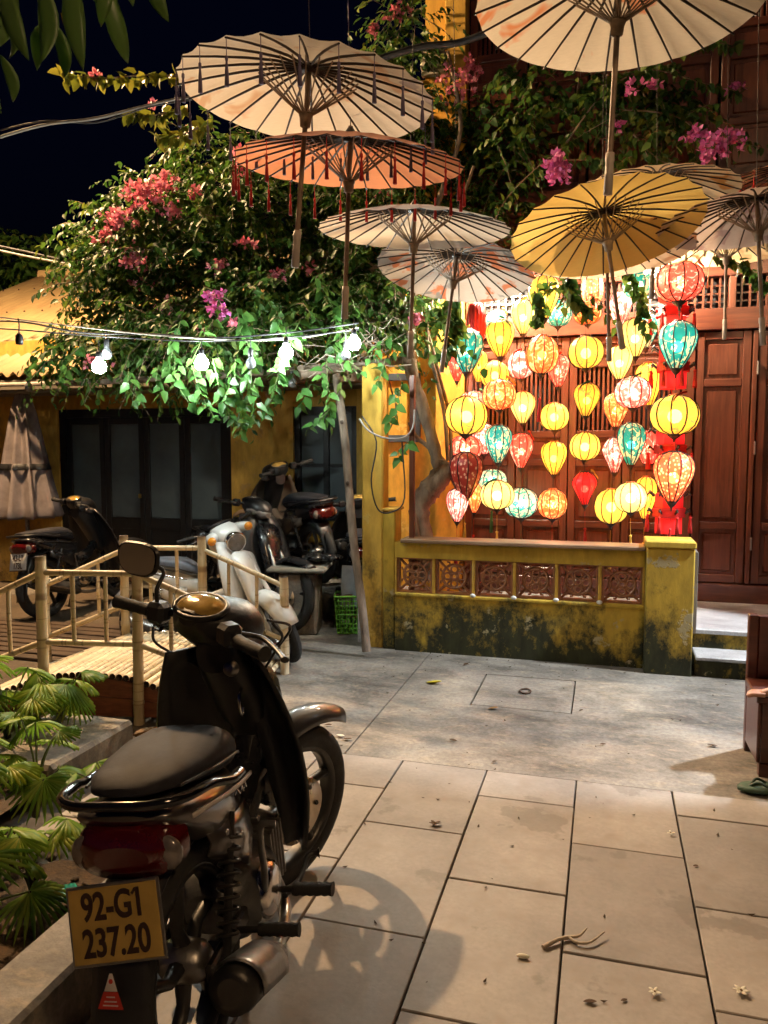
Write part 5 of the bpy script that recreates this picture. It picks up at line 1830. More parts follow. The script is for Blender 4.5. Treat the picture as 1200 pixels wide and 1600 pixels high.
tag(sm.build('planter_soil', M_SOIL), 'brown crumbly soil of the palm bed', 'soil', kind='structure')
# clods and chips lying on the soil
cl = MB()
for k in range(420):
    x_, y_ = random.uniform(-2.9, -1.43), random.uniform(0.6, 2.2)
    r = random.uniform(0.006, 0.022)
    cl.ball((x_, y_, 0.085 + random.uniform(-.01, .02)), r, 5, 4, (random.uniform(.7, 1.3), random.uniform(.7, 1.3), random.uniform(.4, .8)))
tag(cl.build('soil_clods', M_SOIL), 'loose clods scattered over the palm bed', 'soil', kind='stuff')
p_ = at_z(74, 1418, 0.11)
bg_ = MB()
bg_.sheet([[(0.05 * i + random.uniform(-.012, .012), 0.035 * j + random.uniform(-.012, .012), 0.02 * math.sin(i * 2.1 + j) + 0.012) for j in range(4)] for i in range(3)], 0.001)
bgo = bg_.build('plastic_scrap', mat('green_plastic', (0.02, 0.30, 0.20), 0.3))
bgo.location = p_
tag(bgo, 'crumpled green plastic scrap lying on the soil', 'scrap')

M_PALM = mat_leaf('fan_palm_leaf', [(0.11, 0.24, 0.03), (0.18, 0.33, 0.04), (0.30, 0.40, 0.06)], 0.42, 0.4)
_t = M_PALM.node_tree
_oi = _t.nodes.new('ShaderNodeObjectInfo')
_b = _t.nodes['Principled BSDF']
_src = _b.inputs['Base Color'].links[0].from_socket
_mx = mixc(_t, _src, ramp(_t, _oi.outputs['Random'], [(0.0, (0.55, 0.6, 0.6)), (0.5, (1, 1, 1)), (0.85, (1.25, 1.15, 0.9)), (1.0, (1.35, 1.05, 0.7))]), 1.0, 'MULTIPLY')
_tip = ramp(_t, noise(_t, 6, 5, coord='Object'), [(0.60, (0, 0, 0)), (0.70, (0.8, 0.8, 0.8))])
_mx = mixc(_t, _mx, (0.22, 0.15, 0.06), _tip)
_t.links.new(_mx, _b.inputs['Base Color'])
M_PETI = mat('palm_stalk', (0.10, 0.14, 0.04), 0.55)


def fan_leaf(R, segs, spread, droop, seed):
    rs = random.Random(seed)
    mb = MB()
    for k in range(segs):
        f = (k + 0.5) / segs
        a = -spread / 2 + spread * f
        da = spread / segs * 0.5
        L = R * (0.80 + 0.20 * math.cos(a * 0.7)) * rs.uniform(0.93, 1.04)
        vs = []
        for (q, wf_) in ((0.05, 1.0), (0.5, 1.0), (0.72, 0.72), (1.0, 0.04)):
            r = L * q
            zc = -droop * q * q * R
            wl = math.tan(da) * r * wf_ if q < 0.55 else math.tan(da) * L * 0.5 * wf_ * 1.05
            c0 = Vector((r * math.cos(a), r * math.sin(a), zc))
            tng = Vector((-math.sin(a), math.cos(a), 0))
            vs += [c0 - tng * wl + Vector((0, 0, -0.006 - 0.02 * q * R)), c0 + Vector((0, 0, 0.008 * (1 if q > .1 else 0) + 0.03 * q * R * (1 - q))), c0 + tng * wl + Vector((0, 0, -0.006 - 0.02 * q * R))]
        fs = []
        for i in range(3):
            o = i * 3
            fs += [(o, o + 1, o + 4, o + 3), (o + 1, o + 2, o + 5, o + 4)]
        mb.add(vs, fs, True)
    return mb


leafvar = [fan_leaf(R, sg, sp, dr, i).mesh('leaf', M_PALM) for i, (R, sg, sp, dr) in enumerate(((0.20, 17, 3.6, 0.35), (0.17, 14, 3.0, 0.25), (0.22, 19, 4.2, 0.5), (0.15, 13, 2.8, 0.2)))]


def fan_palm(loc, leaves, label, seed):
    rs = random.Random(seed)
    t = thing('fan_palm', label, 'palm', loc, (0, 0, 0), 'fan palms in the planting bed')
    st_ = MB()
    for k in range(3):
        st_.tube([(rs.uniform(-.02, .02), rs.uniform(-.02, .02), -0.03), (rs.uniform(-.02, .02), rs.uniform(-.02, .02), 0.07)], [0.012, 0.006], 6)
    st_.build('stem', mat('palm_fibre', (0.06, 0.045, 0.03), 0.9), t)
    for i, (dx, dy, h, az, tilt, sc) in enumerate(leaves):
        top = Vector((dx, dy, h))
        pt = MB().tube(smooth_path([(0, 0, 0.02), (dx * 0.25, dy * 0.25, h * 0.6), top], 4), [0.005, 0.0045, 0.0045, 0.004, 0.004, 0.0035, 0.003, 0.003, 0.003], 6)
        po = pt.build('stalk', M_PETI, t)
        lf = link('leaf', leafvar[(seed + i) % 4], po, loc=top, rot=(rs.uniform(-.25, .25), math.radians(tilt), math.radians(az)), scale=(sc,) * 3)
    return t


def palm_at(u, v, z, n, spread, hmin, hmax, label, seed, sc=(0.7, 1.1), k=0.82):
    rs = random.Random(seed * 13 + 5)
    p = at_z(u, v, z)
    lv = []
    for i in range(n):
        a = 2 * PI * (i + rs.uniform(-.3, .3)) / n
        r = spread * rs.uniform(0.5, 1.0)
        lv.append((r * math.cos(a), r * math.sin(a), rs.uniform(hmin, hmax), math.degrees(a), rs.uniform(2, 38), k * rs.uniform(*sc)))
    return fan_palm(p, lv, label, seed)


palm_at(12, 1170, 0.09, 9, 0.20, 0.18, 0.42, 'fan palm farthest left under the first bridge post', 1, (0.8, 1.2))
palm_at(95, 1150, 0.09, 9, 0.16, 0.12, 0.36, 'bright fan palm spreading over the stone kerb before the planks', 2, (0.7, 1.1))
palm_at(60, 1262, 0.09, 8, 0.14, 0.14, 0.34, 'fan palm with tall bare stalks in the middle of the bed', 3, (0.6, 0.9))
palm_at(175, 1262, 0.06, 5, 0.14, 0.08, 0.20, 'low fan palm leaning out behind the moped seat', 4, (0.7, 1.0))
palm_at(48, 1398, 0.09, 7, 0.13, 0.14, 0.27, 'fan palm with a lime green top leaf beside the tail lamp', 5, (0.55, 0.8))
palm_at(-15, 1440, 0.09, 7, 0.15, 0.10, 0.26, 'fan palm at the lower left edge shading the kerb', 6, (0.7, 0.95))
palm_at(-40, 1290, 0.09, 8, 0.18, 0.16, 0.38, 'fan palm half outside the left edge, mid bed', 7, (0.7, 1.0))

# ------------------------------------------------------------------ pergola pole, logs
M_BARK = mat('pole_bark', (0.20, 0.15, 0.11), 0.85, var=0.45, scale=14, bmp=0.5, stretch=(3, 3, 0.6))
pp = thing('leaning_pole', 'leaning debarked tree pole propping the pergola', 'pole')
pts = [at(573, 1018, 5.36), at(566, 950, 5.38), at(553, 850, 5.40), at(545, 760, 5.42), at(537, 670, 5.44), at(524, 580, 5.46)]
MB().tube(smooth_path(pts, 4), [0.033, 0.031, 0.03, 0.031, 0.03, 0.032, 0.029, 0.03, 0.029, 0.031, 0.03, 0.03, 0.029, 0.031, 0.03, 0.03, 0.029, 0.03, 0.029, 0.03, 0.03], 12).build('pole', M_BARK, pp)
for (u, v) in ((545, 755), (536, 660), (556, 880)):
    MB().ball(at(u, v, 5.41) + Vector((0, -0.028, 0)), 0.013, 8, 6, (1, .6, 1.2)).build('knot', mat('bark_knot', (0.07, 0.05, 0.035), 0.9), pp)
pg = thing('pergola', 'rough log pergola carrying the vine in front of the house', 'pergola')
for (a, b, r) in ((at(468, 586, 5.30), at(640, 560, 5.7), 0.030), (at(430, 577, 5.36), at(572, 568, 5.46), 0.016), (at(90, 600, 5.9), at(520, 577, 5.5), 0.022), (at(150, 560, 6.6), at(620, 540, 6.5), 0.025), (at(470, 575, 5.3), at(470, 590, 6.9), 0.022), (at(330, 580, 5.6), at(360, 590, 6.9), 0.02), (at(190, 590, 5.8), at(230, 595, 6.9), 0.02)):
    n_ = 8
    MB().tube([a.lerp(b, q / (n_ - 1)) + Vector((0, 0, random.uniform(-.004, .004))) for q in range(n_)], [r * random.uniform(.92, 1.08) for _ in range(n_)], 10).build('log', M_BARK, pg)

# ------------------------------------------------------------------ bougainvillea
LEAF_V = np.array([(0, 0, 0), (0.36, 0.22, 0.05), (0.36, 0, -0.02), (0.36, -0.22, 0.05), (0.72, 0.16, 0.0), (0.72, 0, -0.06), (0.72, -0.16, 0.0), (1.0, 0, -0.14)], float)
HEART_V = np.array([(0, 0, 0), (0.22, 0.34, 0.06), (0.30, 0, -0.02), (0.22, -0.34, 0.06), (0.66, 0.23, 0.0), (0.66, 0, -0.07), (0.66, -0.23, 0.0), (1.0, 0, -0.17)], float)
LEAF_F = [(0, 2, 1), (0, 3, 2), (1, 2, 5, 4), (2, 3, 6, 5), (4, 5, 7), (5, 6, 7)]


class Leaves:
    def __init__(s):
        s.v, s.f, s.n = [], [], 0

    def add(s, P, D, N, size, shape=LEAF_V, faces=LEAF_F):
        """arrays: base points, pointing directions, up vectors, sizes"""
        D = D / np.linalg.norm(D, axis=1, keepdims=True)
        N = N - D * np.sum(N * D, axis=1, keepdims=True)
        N = N / (np.linalg.norm(N, axis=1, keepdims=True) + 1e-9)
        B = np.cross(N, D)
        V = P[:, None, :] + size[:, None, None] * (shape[None, :, 0:1] * D[:, None, :] + shape[None, :, 1:2] * B[:, None, :] + shape[None, :, 2:3] * N[:, None, :])
        k = len(shape)
        s.v.append(V.reshape(-1, 3))
        for i in range(len(P)):
            o = s.n + i * k
            s.f += [tuple(o + q for q in f) for f in faces]
        s.n += len(P) * k

    def build(s, name, m, parent):
        me = bpy.data.meshes.new(name)
        me.from_pydata(np.concatenate(s.v).tolist(), [], s.f)
        me.polygons.foreach_set('use_smooth', [True] * len(me.polygons))
        me.materials.append(m)
        me.update()
        return link(name, me, parent)


def blob_pts(u, v, fwd, ru, rv, rd, n, shell=0.45):
    c = np.array(at(u, v, fwd))
    k = fwd / F_PX
    d = rng.normal(size=(n, 3))
    d /= np.linalg.norm(d, axis=1, keepdims=True)
    r = rng.random(n) ** shell
    loc = d * r[:, None]
    Rr, Ff = np.array(RIGHT), np.array(FLAT)
    return c + loc[:, 0:1] * Rr * ru * k + loc[:, 1:2] * Ff * rd + loc[:, 2:3] * np.array([0, 0, 1.0]) * rv * k, d


def sprays(L, twigs, pts, outs, per=11, length=0.34, size=(0.05, 0.085), droop=0.9, shape=LEAF_V):
    for p, o in zip(pts, outs):
        d0 = np.array([o[0], o[1], 0.0]) * 0.7 + rng.normal(size=3) * 0.5 + np.array([0, 0, 0.25])
        d0 /= np.linalg.norm(d0) + 1e-9
        ln = length * rng.uniform(0.6, 1.3)
        q = np.linspace(0.05, 1, per)
        path = p + d0 * (q * ln)[:, None] + np.array([0, 0, -1.0]) * (droop * ln * q * q)[:, None] * rng.uniform(0.3, 1.0)
        tg_ = np.gradient(path, axis=0)
        side = np.cross(tg_, np.array([0, 0, 1.0]))
        side /= np.linalg.norm(side, axis=1, keepdims=True) + 1e-9
        sg = np.where(np.arange(per) % 2 == 0, 1, -1)[:, None]
        D = side * sg * 0.8 + tg_ / (np.linalg.norm(tg_, axis=1, keepdims=True) + 1e-9) * 0.55 + np.array([0, 0, -0.55]) + rng.normal(size=(per, 3)) * 0.35
        N = np.array([0, 0, 1.0]) + np.array(o) * 0.6 + rng.normal(size=(per, 3)) * 0.55
        S = rng.uniform(size[0], size[1], per)
        L.add(path, D, N, S, shape)
        if twigs is not None and rng.random() < 0.5:
            twigs.tube([path[0], path[per // 2], path[-1]], [0.004, 0.003, 0.0015], 4, False)


BRACT_V = np.array([(0, 0, 0), (0.5, 0.36, 0.14), (0.5, -0.36, 0.14), (1.0, 0, 0.30)], float)
BRACT_F = [(0, 2, 1), (1, 2, 3)]


def blossoms(Lf, u, v, fwd, ru, rv, n, size=(0.028, 0.046)):
    P, d = blob_pts(u, v, fwd, ru, rv, ru * fwd / F_PX * 0.8, n, 0.6)
    for p in P:
        ax_ = rng.normal(size=3) + np.array([0.1, -0.7, 0.1])
        ax_ /= np.linalg.norm(ax_)
        e1 = np.cross(ax_, [0, 0, 1.0])
        e1 /= np.linalg.norm(e1) + 1e-9
        e2 = np.cross(ax_, e1)
        a0 = rng.random() * 6
        D = np.array([e1 * math.cos(a0 + k * 2.094) + e2 * math.sin(a0 + k * 2.094) + ax_ * 0.55 for k in range(3)])
        N = np.repeat(ax_[None, :], 3, 0)
        Lf.add(np.repeat(p[None, :], 3, 0), D, N, rng.uniform(size[0], size[1], 3), BRACT_V, BRACT_F)


M_BLEAF = mat_leaf('bougainvillea_leaf', [(0.022, 0.060, 0.010), (0.034, 0.088, 0.014), (0.055, 0.12, 0.018), (0.12, 0.15, 0.02)], 0.34, 0.5)
M_BRACT = mat_leaf('bougainvillea_bract', [(0.50, 0.10, 0.15), (0.60, 0.17, 0.24), (0.66, 0.26, 0.28)], 0.3, 0.6)
M_BRACT2 = mat_leaf('magenta_bract', [(0.46, 0.07, 0.28), (0.56, 0.14, 0.38), (0.64, 0.24, 0.46)], 0.3, 0.6)
M_TRUNK = mat('gnarled_bark', (0.20, 0.14, 0.09), 0.9, var=0.5, scale=10, bmp=0.8, stretch=(2, 2, .7))
bt = thing('bougainvillea_tree', 'great bougainvillea spreading from a gnarled trunk over the pergola and house', 'tree', tuple(at_y(662, 845, 5.62)))
T0 = Vector(bt.location)


def rel(mb):
    return mb.xform(Matrix.Translation(-T0))


def stem(pts, rad, name='trunk'):
    P = smooth_path([at_y(*q) for q in pts], 5)
    n = len(P)
    rs_ = [rad[0] + (rad[1] - rad[0]) * i / (n - 1) for i in range(n)]
    rs_ = [r * random.uniform(0.9, 1.12) for r in rs_]
    mb = MB().tube(P, rs_, 12)
    return rel(mb).build(name, M_TRUNK, bt)


stem([(660, 905, 5.62), (662, 850, 5.62), (655, 800, 5.62), (668, 770, 5.62), (690, 742, 5.64), (700, 725, 5.66)], (0.075, 0.085))
stem([(672, 765, 5.60), (690, 745, 5.60), (702, 728, 5.6)], (0.09, 0.05), 'burl')
stem([(645, 800, 5.55), (650, 845, 5.52), (658, 890, 5.52)], (0.03, 0.05), 'root')
stem([(688, 742, 5.64), (676, 690, 5.62), (662, 640, 5.6), (645, 590, 5.58), (638, 540, 5.56), (640, 490, 5.56)], (0.045, 0.05), 'limb')
stem([(640, 560, 5.56), (632, 520, 5.56), (612, 487, 5.55), (585, 470, 5.5)], (0.045, 0.02), 'limb')
stem([(700, 728, 5.66), (672, 700, 5.7), (650, 682, 5.7), (640, 660, 5.72)], (0.022, 0.014), 'limb')
stem([(700, 720, 5.7), (695, 650, 5.7), (682, 590, 5.7), (668, 540, 5.7), (672, 480, 5.7), (700, 380, 5.8), (740, 260, 5.9)], (0.016, 0.012), 'limb')
stem([(706, 720, 5.72), (702, 650, 5.74), (690, 600, 5.74), (676, 545, 5.74), (655, 480, 5.7), (620, 400, 5.8)], (0.014, 0.010), 'limb')
stem([(640, 490, 5.56), (600, 430, 5.6), (520, 400, 5.7), (420, 390, 5.8), (300, 400, 5.9), (220, 420, 6.0)], (0.04, 0.015), 'limb')
stem([(640, 490, 5.56), (660, 400, 5.7), (690, 300, 5.9), (720, 200, 6.0), (700, 80, 6.0)], (0.035, 0.012), 'limb')
stem([(585, 470, 5.5), (500, 500, 5.4), (420, 530, 5.4), (320, 550, 5.4)], (0.02, 0.01), 'limb')
stem([(590, 700, 5.6), (618, 650, 5.6), (612, 610, 5.6), (600, 570, 5.6)], (0.006, 0.005), 'shoot')
# bare twig tangle near the bulb
tw = MB()
for k in range(70):
    a = at(rng.uniform(470, 600), rng.uniform(500, 570), rng.uniform(5.2, 5.7))
    b = a + Vector(rng.normal(size=3) * np.array([0.22, 0.12, 0.08]))
    tw.tube(smooth_path([a, a.lerp(b, .5) + Vector(rng.normal(size=3) * .03), b], 3), 0.0035, 4, False)
tag(rel(tw).build('bare_twigs', mat('pale_twig', (0.30, 0.25, 0.19), 0.8), bt), kind='stuff')

crown = Leaves()
twg = MB()
CROWN = [  # u, v, fwd, ru, rv, depth radius (m), sprays
    (335, 420, 6.1, 150, 130, 0.6, 150), (455, 330, 6.2, 150, 110, 0.6, 120), (560, 420, 6.0, 120, 110, 0.55, 120), (255, 350, 6.3, 95, 85, 0.5, 95), (205, 470, 6.3, 80, 105, 0.5, 90),
    (640, 330, 6.3, 120, 130, 0.5, 110), (735, 250, 6.3, 100, 90, 0.35, 80), (770, 330, 6.3, 90, 90, 0.35, 60), (300, 525, 5.7, 115, 52, 0.45, 80), (170, 550, 5.9, 75, 48, 0.4, 50), (430, 500, 5.6, 110, 70, 0.45, 85), (540, 490, 5.6, 70, 60, 0.4, 50),
    (160, 390, 6.4, 45, 60, 0.35, 35), (635, 60, 6.0, 42, 55, 0.25, 22), (600, 190, 6.3, 60, 80, 0.35, 34), (645, 190, 6.2, 55, 60, 0.3, 26), (330, 240, 6.4, 60, 50, 0.35, 28), (620, 480, 5.7, 50, 60, 0.3, 26),
]
for (u, v, fw, ru, rv, rd, n) in CROWN:
    P, d = blob_pts(u, v, fw, ru, rv, rd, int(n * 2.8))
    sprays(crown, twg, P, d, 12, 0.32, (0.034, 0.094))
co = crown
co.v = [a - np.array(T0) for a in co.v]
tag(co.build('crown', M_BLEAF, bt), kind='stuff')
tag(rel(twg).build('twigs', M_TRUNK, bt), kind='stuff')
# low hanging shoots, the bulbs' light put into their brighter leaf colour
hang = Leaves()
htw = MB()
for (u0, v0, u1, v1, fw) in ((470, 500, 425, 600, 4.95), (455, 520, 415, 650, 4.9), (330, 560, 350, 640, 4.85), (300, 570, 330, 655, 4.9), (360, 560, 380, 672, 4.9), (400, 590, 372, 680, 4.95), (385, 560, 400, 660, 4.85), (270, 560, 290, 630, 4.9), (240, 570, 250, 615, 5.0), (200, 580, 210, 625, 5.1), (345, 600, 365, 665, 4.85), (505, 560, 515, 655, 5.15), (512, 640, 480, 672, 5.15), (480, 600, 470, 635, 5.2), (520, 540, 560, 580, 5.2), (600, 560, 590, 600, 5.2), (330, 500, 300, 560, 4.9), (370, 480, 395, 560, 4.9), (280, 500, 262, 575, 4.95), (420, 470, 460, 540, 5.0), (500, 440, 540, 530, 5.1), (120, 540, 90, 590, 5.4), (90, 560, 40, 575, 5.6), (610, 520, 575, 560, 5.2), (625, 600, 610, 660, 5.3), (640, 690, 618, 715, 5.3)):
    a, b = np.array(at(u0, v0, fw)), np.array(at(u1, v1, fw))
    n = max(8, int(np.linalg.norm(b - a) / 0.022))
    q = np.linspace(0, 1, n)
    path = a + (b - a) * q[:, None] + np.column_stack([0.02 * np.sin(q * 9 + u0), 0.03 * np.cos(q * 7), 0 * q])
    sg = np.where(np.arange(n) % 2 == 0, 1, -1)[:, None]
    D = np.array(RIGHT) * sg * 0.8 + np.array([0, 0, -0.8]) + rng.normal(size=(n, 3)) * 0.35
    N = np.array([0, -0.7, 0.7]) + rng.normal(size=(n, 3)) * 0.4
    hang.add(path, D, N, rng.uniform(0.055, 0.10, n), HEART_V)
    htw.tube([path[0], path[n // 2], path[-1]], [0.004, 0.003, 0.002], 4, False)
hang.v = [a - np.array(T0) for a in hang.v]
tag(hang.build('hanging_shoots', mat_leaf('bulb_lit_leaf', [(0.04, 0.12, 0.025), (0.06, 0.17, 0.035), (0.10, 0.23, 0.05)], 0.34, 0.38), bt), kind='stuff')  # brighter green stands for light from the bulbs
tag(rel(htw).build('hanging_stems', M_PETI, bt), kind='stuff')
fl1 = Leaves()
for (u, v, fw, ru, rv, n) in ((225, 300, 5.65, 38, 24, 95), (190, 345, 5.7, 34, 18, 60), (255, 285, 5.7, 28, 16, 40), (205, 400, 5.7, 18, 24, 36), (165, 370, 5.8, 24, 18, 26), (270, 330, 5.6, 26, 16, 24), (300, 300, 5.7, 20, 12, 14), (430, 430, 5.4, 18, 14, 10), (260, 480, 5.5, 22, 14, 12), (480, 420, 5.4, 14, 10, 8), (222, 415, 5.8, 14, 14, 14), (385, 380, 5.5, 18, 9, 14), (340, 415, 5.4, 22, 14, 18), (375, 250, 5.7, 14, 20, 25), (620, 20, 5.8, 26, 14, 30), (585, 45, 5.9, 12, 18, 16), (650, 502, 5.3, 14, 10, 16), (360, 505, 5.1, 10, 8, 8), (150, 560, 5.5, 30, 16, 22), (225, 445, 5.8, 20, 10, 12), (715, 130, 5.9, 45, 30, 60), (740, 100, 5.9, 20, 12, 20), (600, 300, 5.8, 16, 10, 10), (650, 500, 5.3, 12, 8, 10), (315, 520, 5.4, 10, 8, 6)):
    blossoms(fl1, u, v, fw, ru, rv, n)
fl1.v = [a - np.array(T0) for a in fl1.v]
tag(fl1.build('bracts', M_BRACT, bt), kind='stuff')
fl2 = Leaves()
for (u, v, fw, ru, rv, n) in ((340, 485, 4.95, 18, 14, 22), (335, 462, 5.0, 20, 8, 14), (330, 470, 5.0, 10, 12, 8)):
    blossoms(fl2, u, v, fw, ru, rv, n)
fl2.v = [a - np.array(T0) for a in fl2.v]
tag(fl2.build('bracts', M_BRACT2, bt), kind='stuff')


def vine(name, label, cat, chains, blobs, flowers, m_leaf, m_fl, size=(0.05, 0.08), flsize=(0.03, 0.048)):
    root = Vector(at(*chains[0][0])) if chains else Vector(at(*blobs[0][:3]))
    t = thing(name, label, cat, tuple(root))
    L, tw_ = Leaves(), MB()
    for ch in chains:
        P = smooth_path([at(*q) for q in ch], 10)
        tw_.tube(P, [0.007 - 0.005 * i / len(P) for i in range(len(P))], 5, False)
        path = np.array([tuple(p) for p in P])
        n = len(path)
        for rep in range(2):
            sg = np.where(np.arange(n) % 2 == rep, 1, -1)[:, None]
            tg_ = np.gradient(path, axis=0)
            tg_ /= np.linalg.norm(tg_, axis=1, keepdims=True) + 1e-9
            D = np.cross(tg_, [0, -1.0, 0]) * sg * 0.6 + tg_ * 0.3 + np.array([0, 0, -0.7]) + rng.normal(size=(n, 3)) * 0.4
            N = np.array([0, -0.7, 0.6]) + rng.normal(size=(n, 3)) * 0.45
            L.add(path + rng.normal(size=(n, 3)) * 0.012, D, N, rng.uniform(size[0], size[1], n), HEART_V)
    for b in blobs:
        P, d = blob_pts(*b)
        sprays(L, tw_, P, d, 9, 0.26, size, 0.8, HEART_V)
    L.v = [a - np.array(root) for a in L.v]
    tag(L.build('leaves', m_leaf, t), kind='stuff')
    if tw_.v:
        tag(tw_.xform(Matrix.Translation(-root)).build('stems', M_TRUNK, t), kind='stuff')
    if flowers:
        Fl = Leaves()
        for f in flowers:
            blossoms(Fl, *f, size=flsize)
        Fl.v = [a - np.array(root) for a in Fl.v]
        tag(Fl.build('bracts', m_fl, t), kind='stuff')
    return t


vine('bougainvillea_vine', 'bougainvillea branches with magenta flowers before the upper shutters', 'vine',
     [[(700, 480, 5.4), (760, 370, 5.4), (800, 300, 5.4), (880, 230, 5.4), (980, 170, 5.3)], [(880, 230, 5.4), (940, 150, 5.3), (1010, 110, 5.2), (1100, 130, 5.2), (1160, 145, 5.2)], [(960, 170, 5.3), (1050, 180, 5.3), (1110, 215, 5.2), (1190, 230, 5.2)], [(990, 210, 5.3), (1030, 250, 5.3), (1075, 262, 5.2)], [(870, 250, 5.4), (920, 250, 5.4), (960, 255, 5.4)], [(1060, 80, 5.1), (1110, 65, 5.1), (1150, 75, 5.1)]],
     [(1000, 165, 5.5, 60, 45, 0.25, 42), (920, 145, 5.5, 60, 45, 0.25, 36), (1060, 195, 5.4, 45, 35, 0.2, 24), (850, 130, 5.6, 60, 40, 0.25, 34), (800, 200, 5.8, 60, 70, 0.25, 40), (1000, 115, 5.4, 50, 20, 0.2, 14), (1010, 225, 5.4, 20, 25, 0.2, 8)],
     [(872, 262, 5.0, 24, 30, 75), (1125, 225, 5.0, 44, 22, 70), (1080, 210, 5.05, 20, 12, 20), (1098, 250, 5.0, 10, 10, 8), (1018, 130, 5.1, 18, 10, 12), (1150, 140, 5.1, 14, 8, 8), (985, 140, 5.1, 8, 16, 8), (965, 195, 5.2, 10, 8, 8)], M_BLEAF, M_BRACT2)
vine('leafy_sprig', 'yellow green sprig reaching out along the cable at upper left', 'sprig',
     [[(290, 120, 5.0), (230, 117, 5.0), (160, 122, 4.9), (95, 115, 4.9)], [(290, 168, 5.0), (240, 180, 5.0), (205, 178, 5.0)], [(330, 190, 5.1), (280, 212, 5.1), (245, 212, 5.1)]],
     [], [(150, 118, 4.9, 14, 5, 5), (238, 163, 5.0, 10, 4, 4)], mat_leaf('lamplit_leaf', [(0.10, 0.13, 0.015), (0.17, 0.18, 0.02), (0.24, 0.22, 0.03)], 0.3, 0.42), M_BRACT, (0.06, 0.10))  # warm lamp light put into the yellow-green leaf colour
vine('hanging_creeper', 'dark creeper leaves dangling in front of the top row of lanterns', 'creeper',
     [[(885, 420, 5.0), (890, 450, 5.0), (905, 475, 5.0), (918, 488, 5.0)], [(965, 405, 5.0), (985, 430, 5.0), (1000, 470, 5.0), (1010, 520, 5.0)], [(835, 455, 5.05), (845, 480, 5.05), (838, 500, 5.05)], [(700, 470, 5.05), (705, 510, 5.05), (698, 545, 5.05), (690, 560, 5.05)], [(720, 440, 5.05), (712, 490, 5.05), (718, 520, 5.05)], [(1120, 400, 4.9), (1160, 415, 4.9), (1195, 445, 4.9)]],
     [(895, 450, 5.1, 28, 14, 0.08, 5), (690, 500, 5.2, 22, 35, 0.12, 8)], [], M_BLEAF, M_BRACT, (0.055, 0.085))

# broad leaves of a tree hanging into the upper left corner, close to the camera
tr = thing('overhanging_branch', 'branch with long drooping green leaves hanging into the upper left corner', 'branch', tuple(at(40, -40, 1.7)))
r0 = Vector(tr.location)
MB().tube([at(-60, -60, 1.7) - r0, at(40, -45, 1.7) - r0, at(150, -40, 1.75) - r0, at(250, -50, 1.8) - r0], [0.008, 0.007, 0.005, 0.003], 8).build('twig', M_BARK, tr)
M_MANGO = mat_leaf('broad_leaf', [(0.07, 0.14, 0.045), (0.10, 0.18, 0.05), (0.12, 0.20, 0.05)], 0.25, 0.34)
M_YLEAF = mat_leaf('yellowed_leaf', [(0.40, 0.28, 0.02), (0.45, 0.30, 0.03)], 0.4, 0.4)
for i, (u0, v0, u1, v1, w, fw, yel) in enumerate(((5, -25, 45, 95, 34, 1.6, 0), (62, -30, 66, 96, 40, 1.62, 0), (110, -35, 130, 110, 36, 1.65, 0), (165, -30, 200, 100, 30, 1.7, 0), (172, -25, 158, 42, 26, 1.72, 0), (85, 35, 102, 120, 24, 1.75, 0), (235, -30, 264, 35, 26, 1.75, 0), (0, 85, 20, 160, 22, 1.6, 0), (-6, 120, 2, 178, 20, 1.62, 0), (10, 20, 14, 92, 26, 1.66, 0), (60, 40, 58, 110, 22, 1.72, 0), (95, 20, 113, 76, 18, 1.78, 1), (200, -30, 208, 10, 20, 1.7, 0), (20, -30, -4, 75, 34, 1.58, 0), (140, -30, 150, 5, 20, 1.7, 0))):
    a, b = at(u0, v0, fw), at(u1, v1, fw)
    d = b - a
    side = d.cross(FLAT + RIGHT * random.uniform(-.5, .5)).normalized()
    nrm = side.cross(d).normalized()
    hw = w / 2 * fw / F_PX
    rows = []
    for q in np.linspace(0, 1, 9):
        wq = hw * max(0.03, math.sin(PI * min(1, q ** 0.85)) ** 0.8)
        c_ = a + d * q + nrm * (0.018 * math.sin(PI * q) * (1 if i % 2 else -1))
        rows.append([c_ - side * wq + nrm * 0.22 * wq, c_ - side * wq * .5 + nrm * .07 * wq, c_, c_ + side * wq * .5 + nrm * .07 * wq, c_ + side * wq + nrm * 0.22 * wq])
    MB().sheet([[p - r0 for p in row] for row in rows], 0.0006).build('leaf', M_YLEAF if yel else M_MANGO, tr)

# dark trees on the skyline behind the roof
for (u, v, fw, ru, rv, n, lab) in ((60, 420, 16, 75, 55, 110, 'dark tree on the skyline behind the corrugated roof'), (-30, 400, 18, 70, 60, 80, 'dark tree at the left edge behind the roof')):
    P, d = blob_pts(u, v, fw, ru, rv, 1.0, n)
    L = Leaves()
    sprays(L, None, P, d, 10, 0.5, (0.14, 0.24))
    c0 = at(u, v, fw)
    root = Vector((c0.x, c0.y, -0.04))
    t = thing('skyline_tree', lab, 'tree', tuple(root))
    L.v = [a - np.array(root) for a in L.v]
    tag(L.build('crown', M_BLEAF, t), kind='stuff')
    MB().tube([(0, 0, 0), (0.1, 0, c0.z * 0.5), (0, 0, c0.z)], [0.16, 0.12, 0.06], 8).build('trunk', M_TRUNK, t)

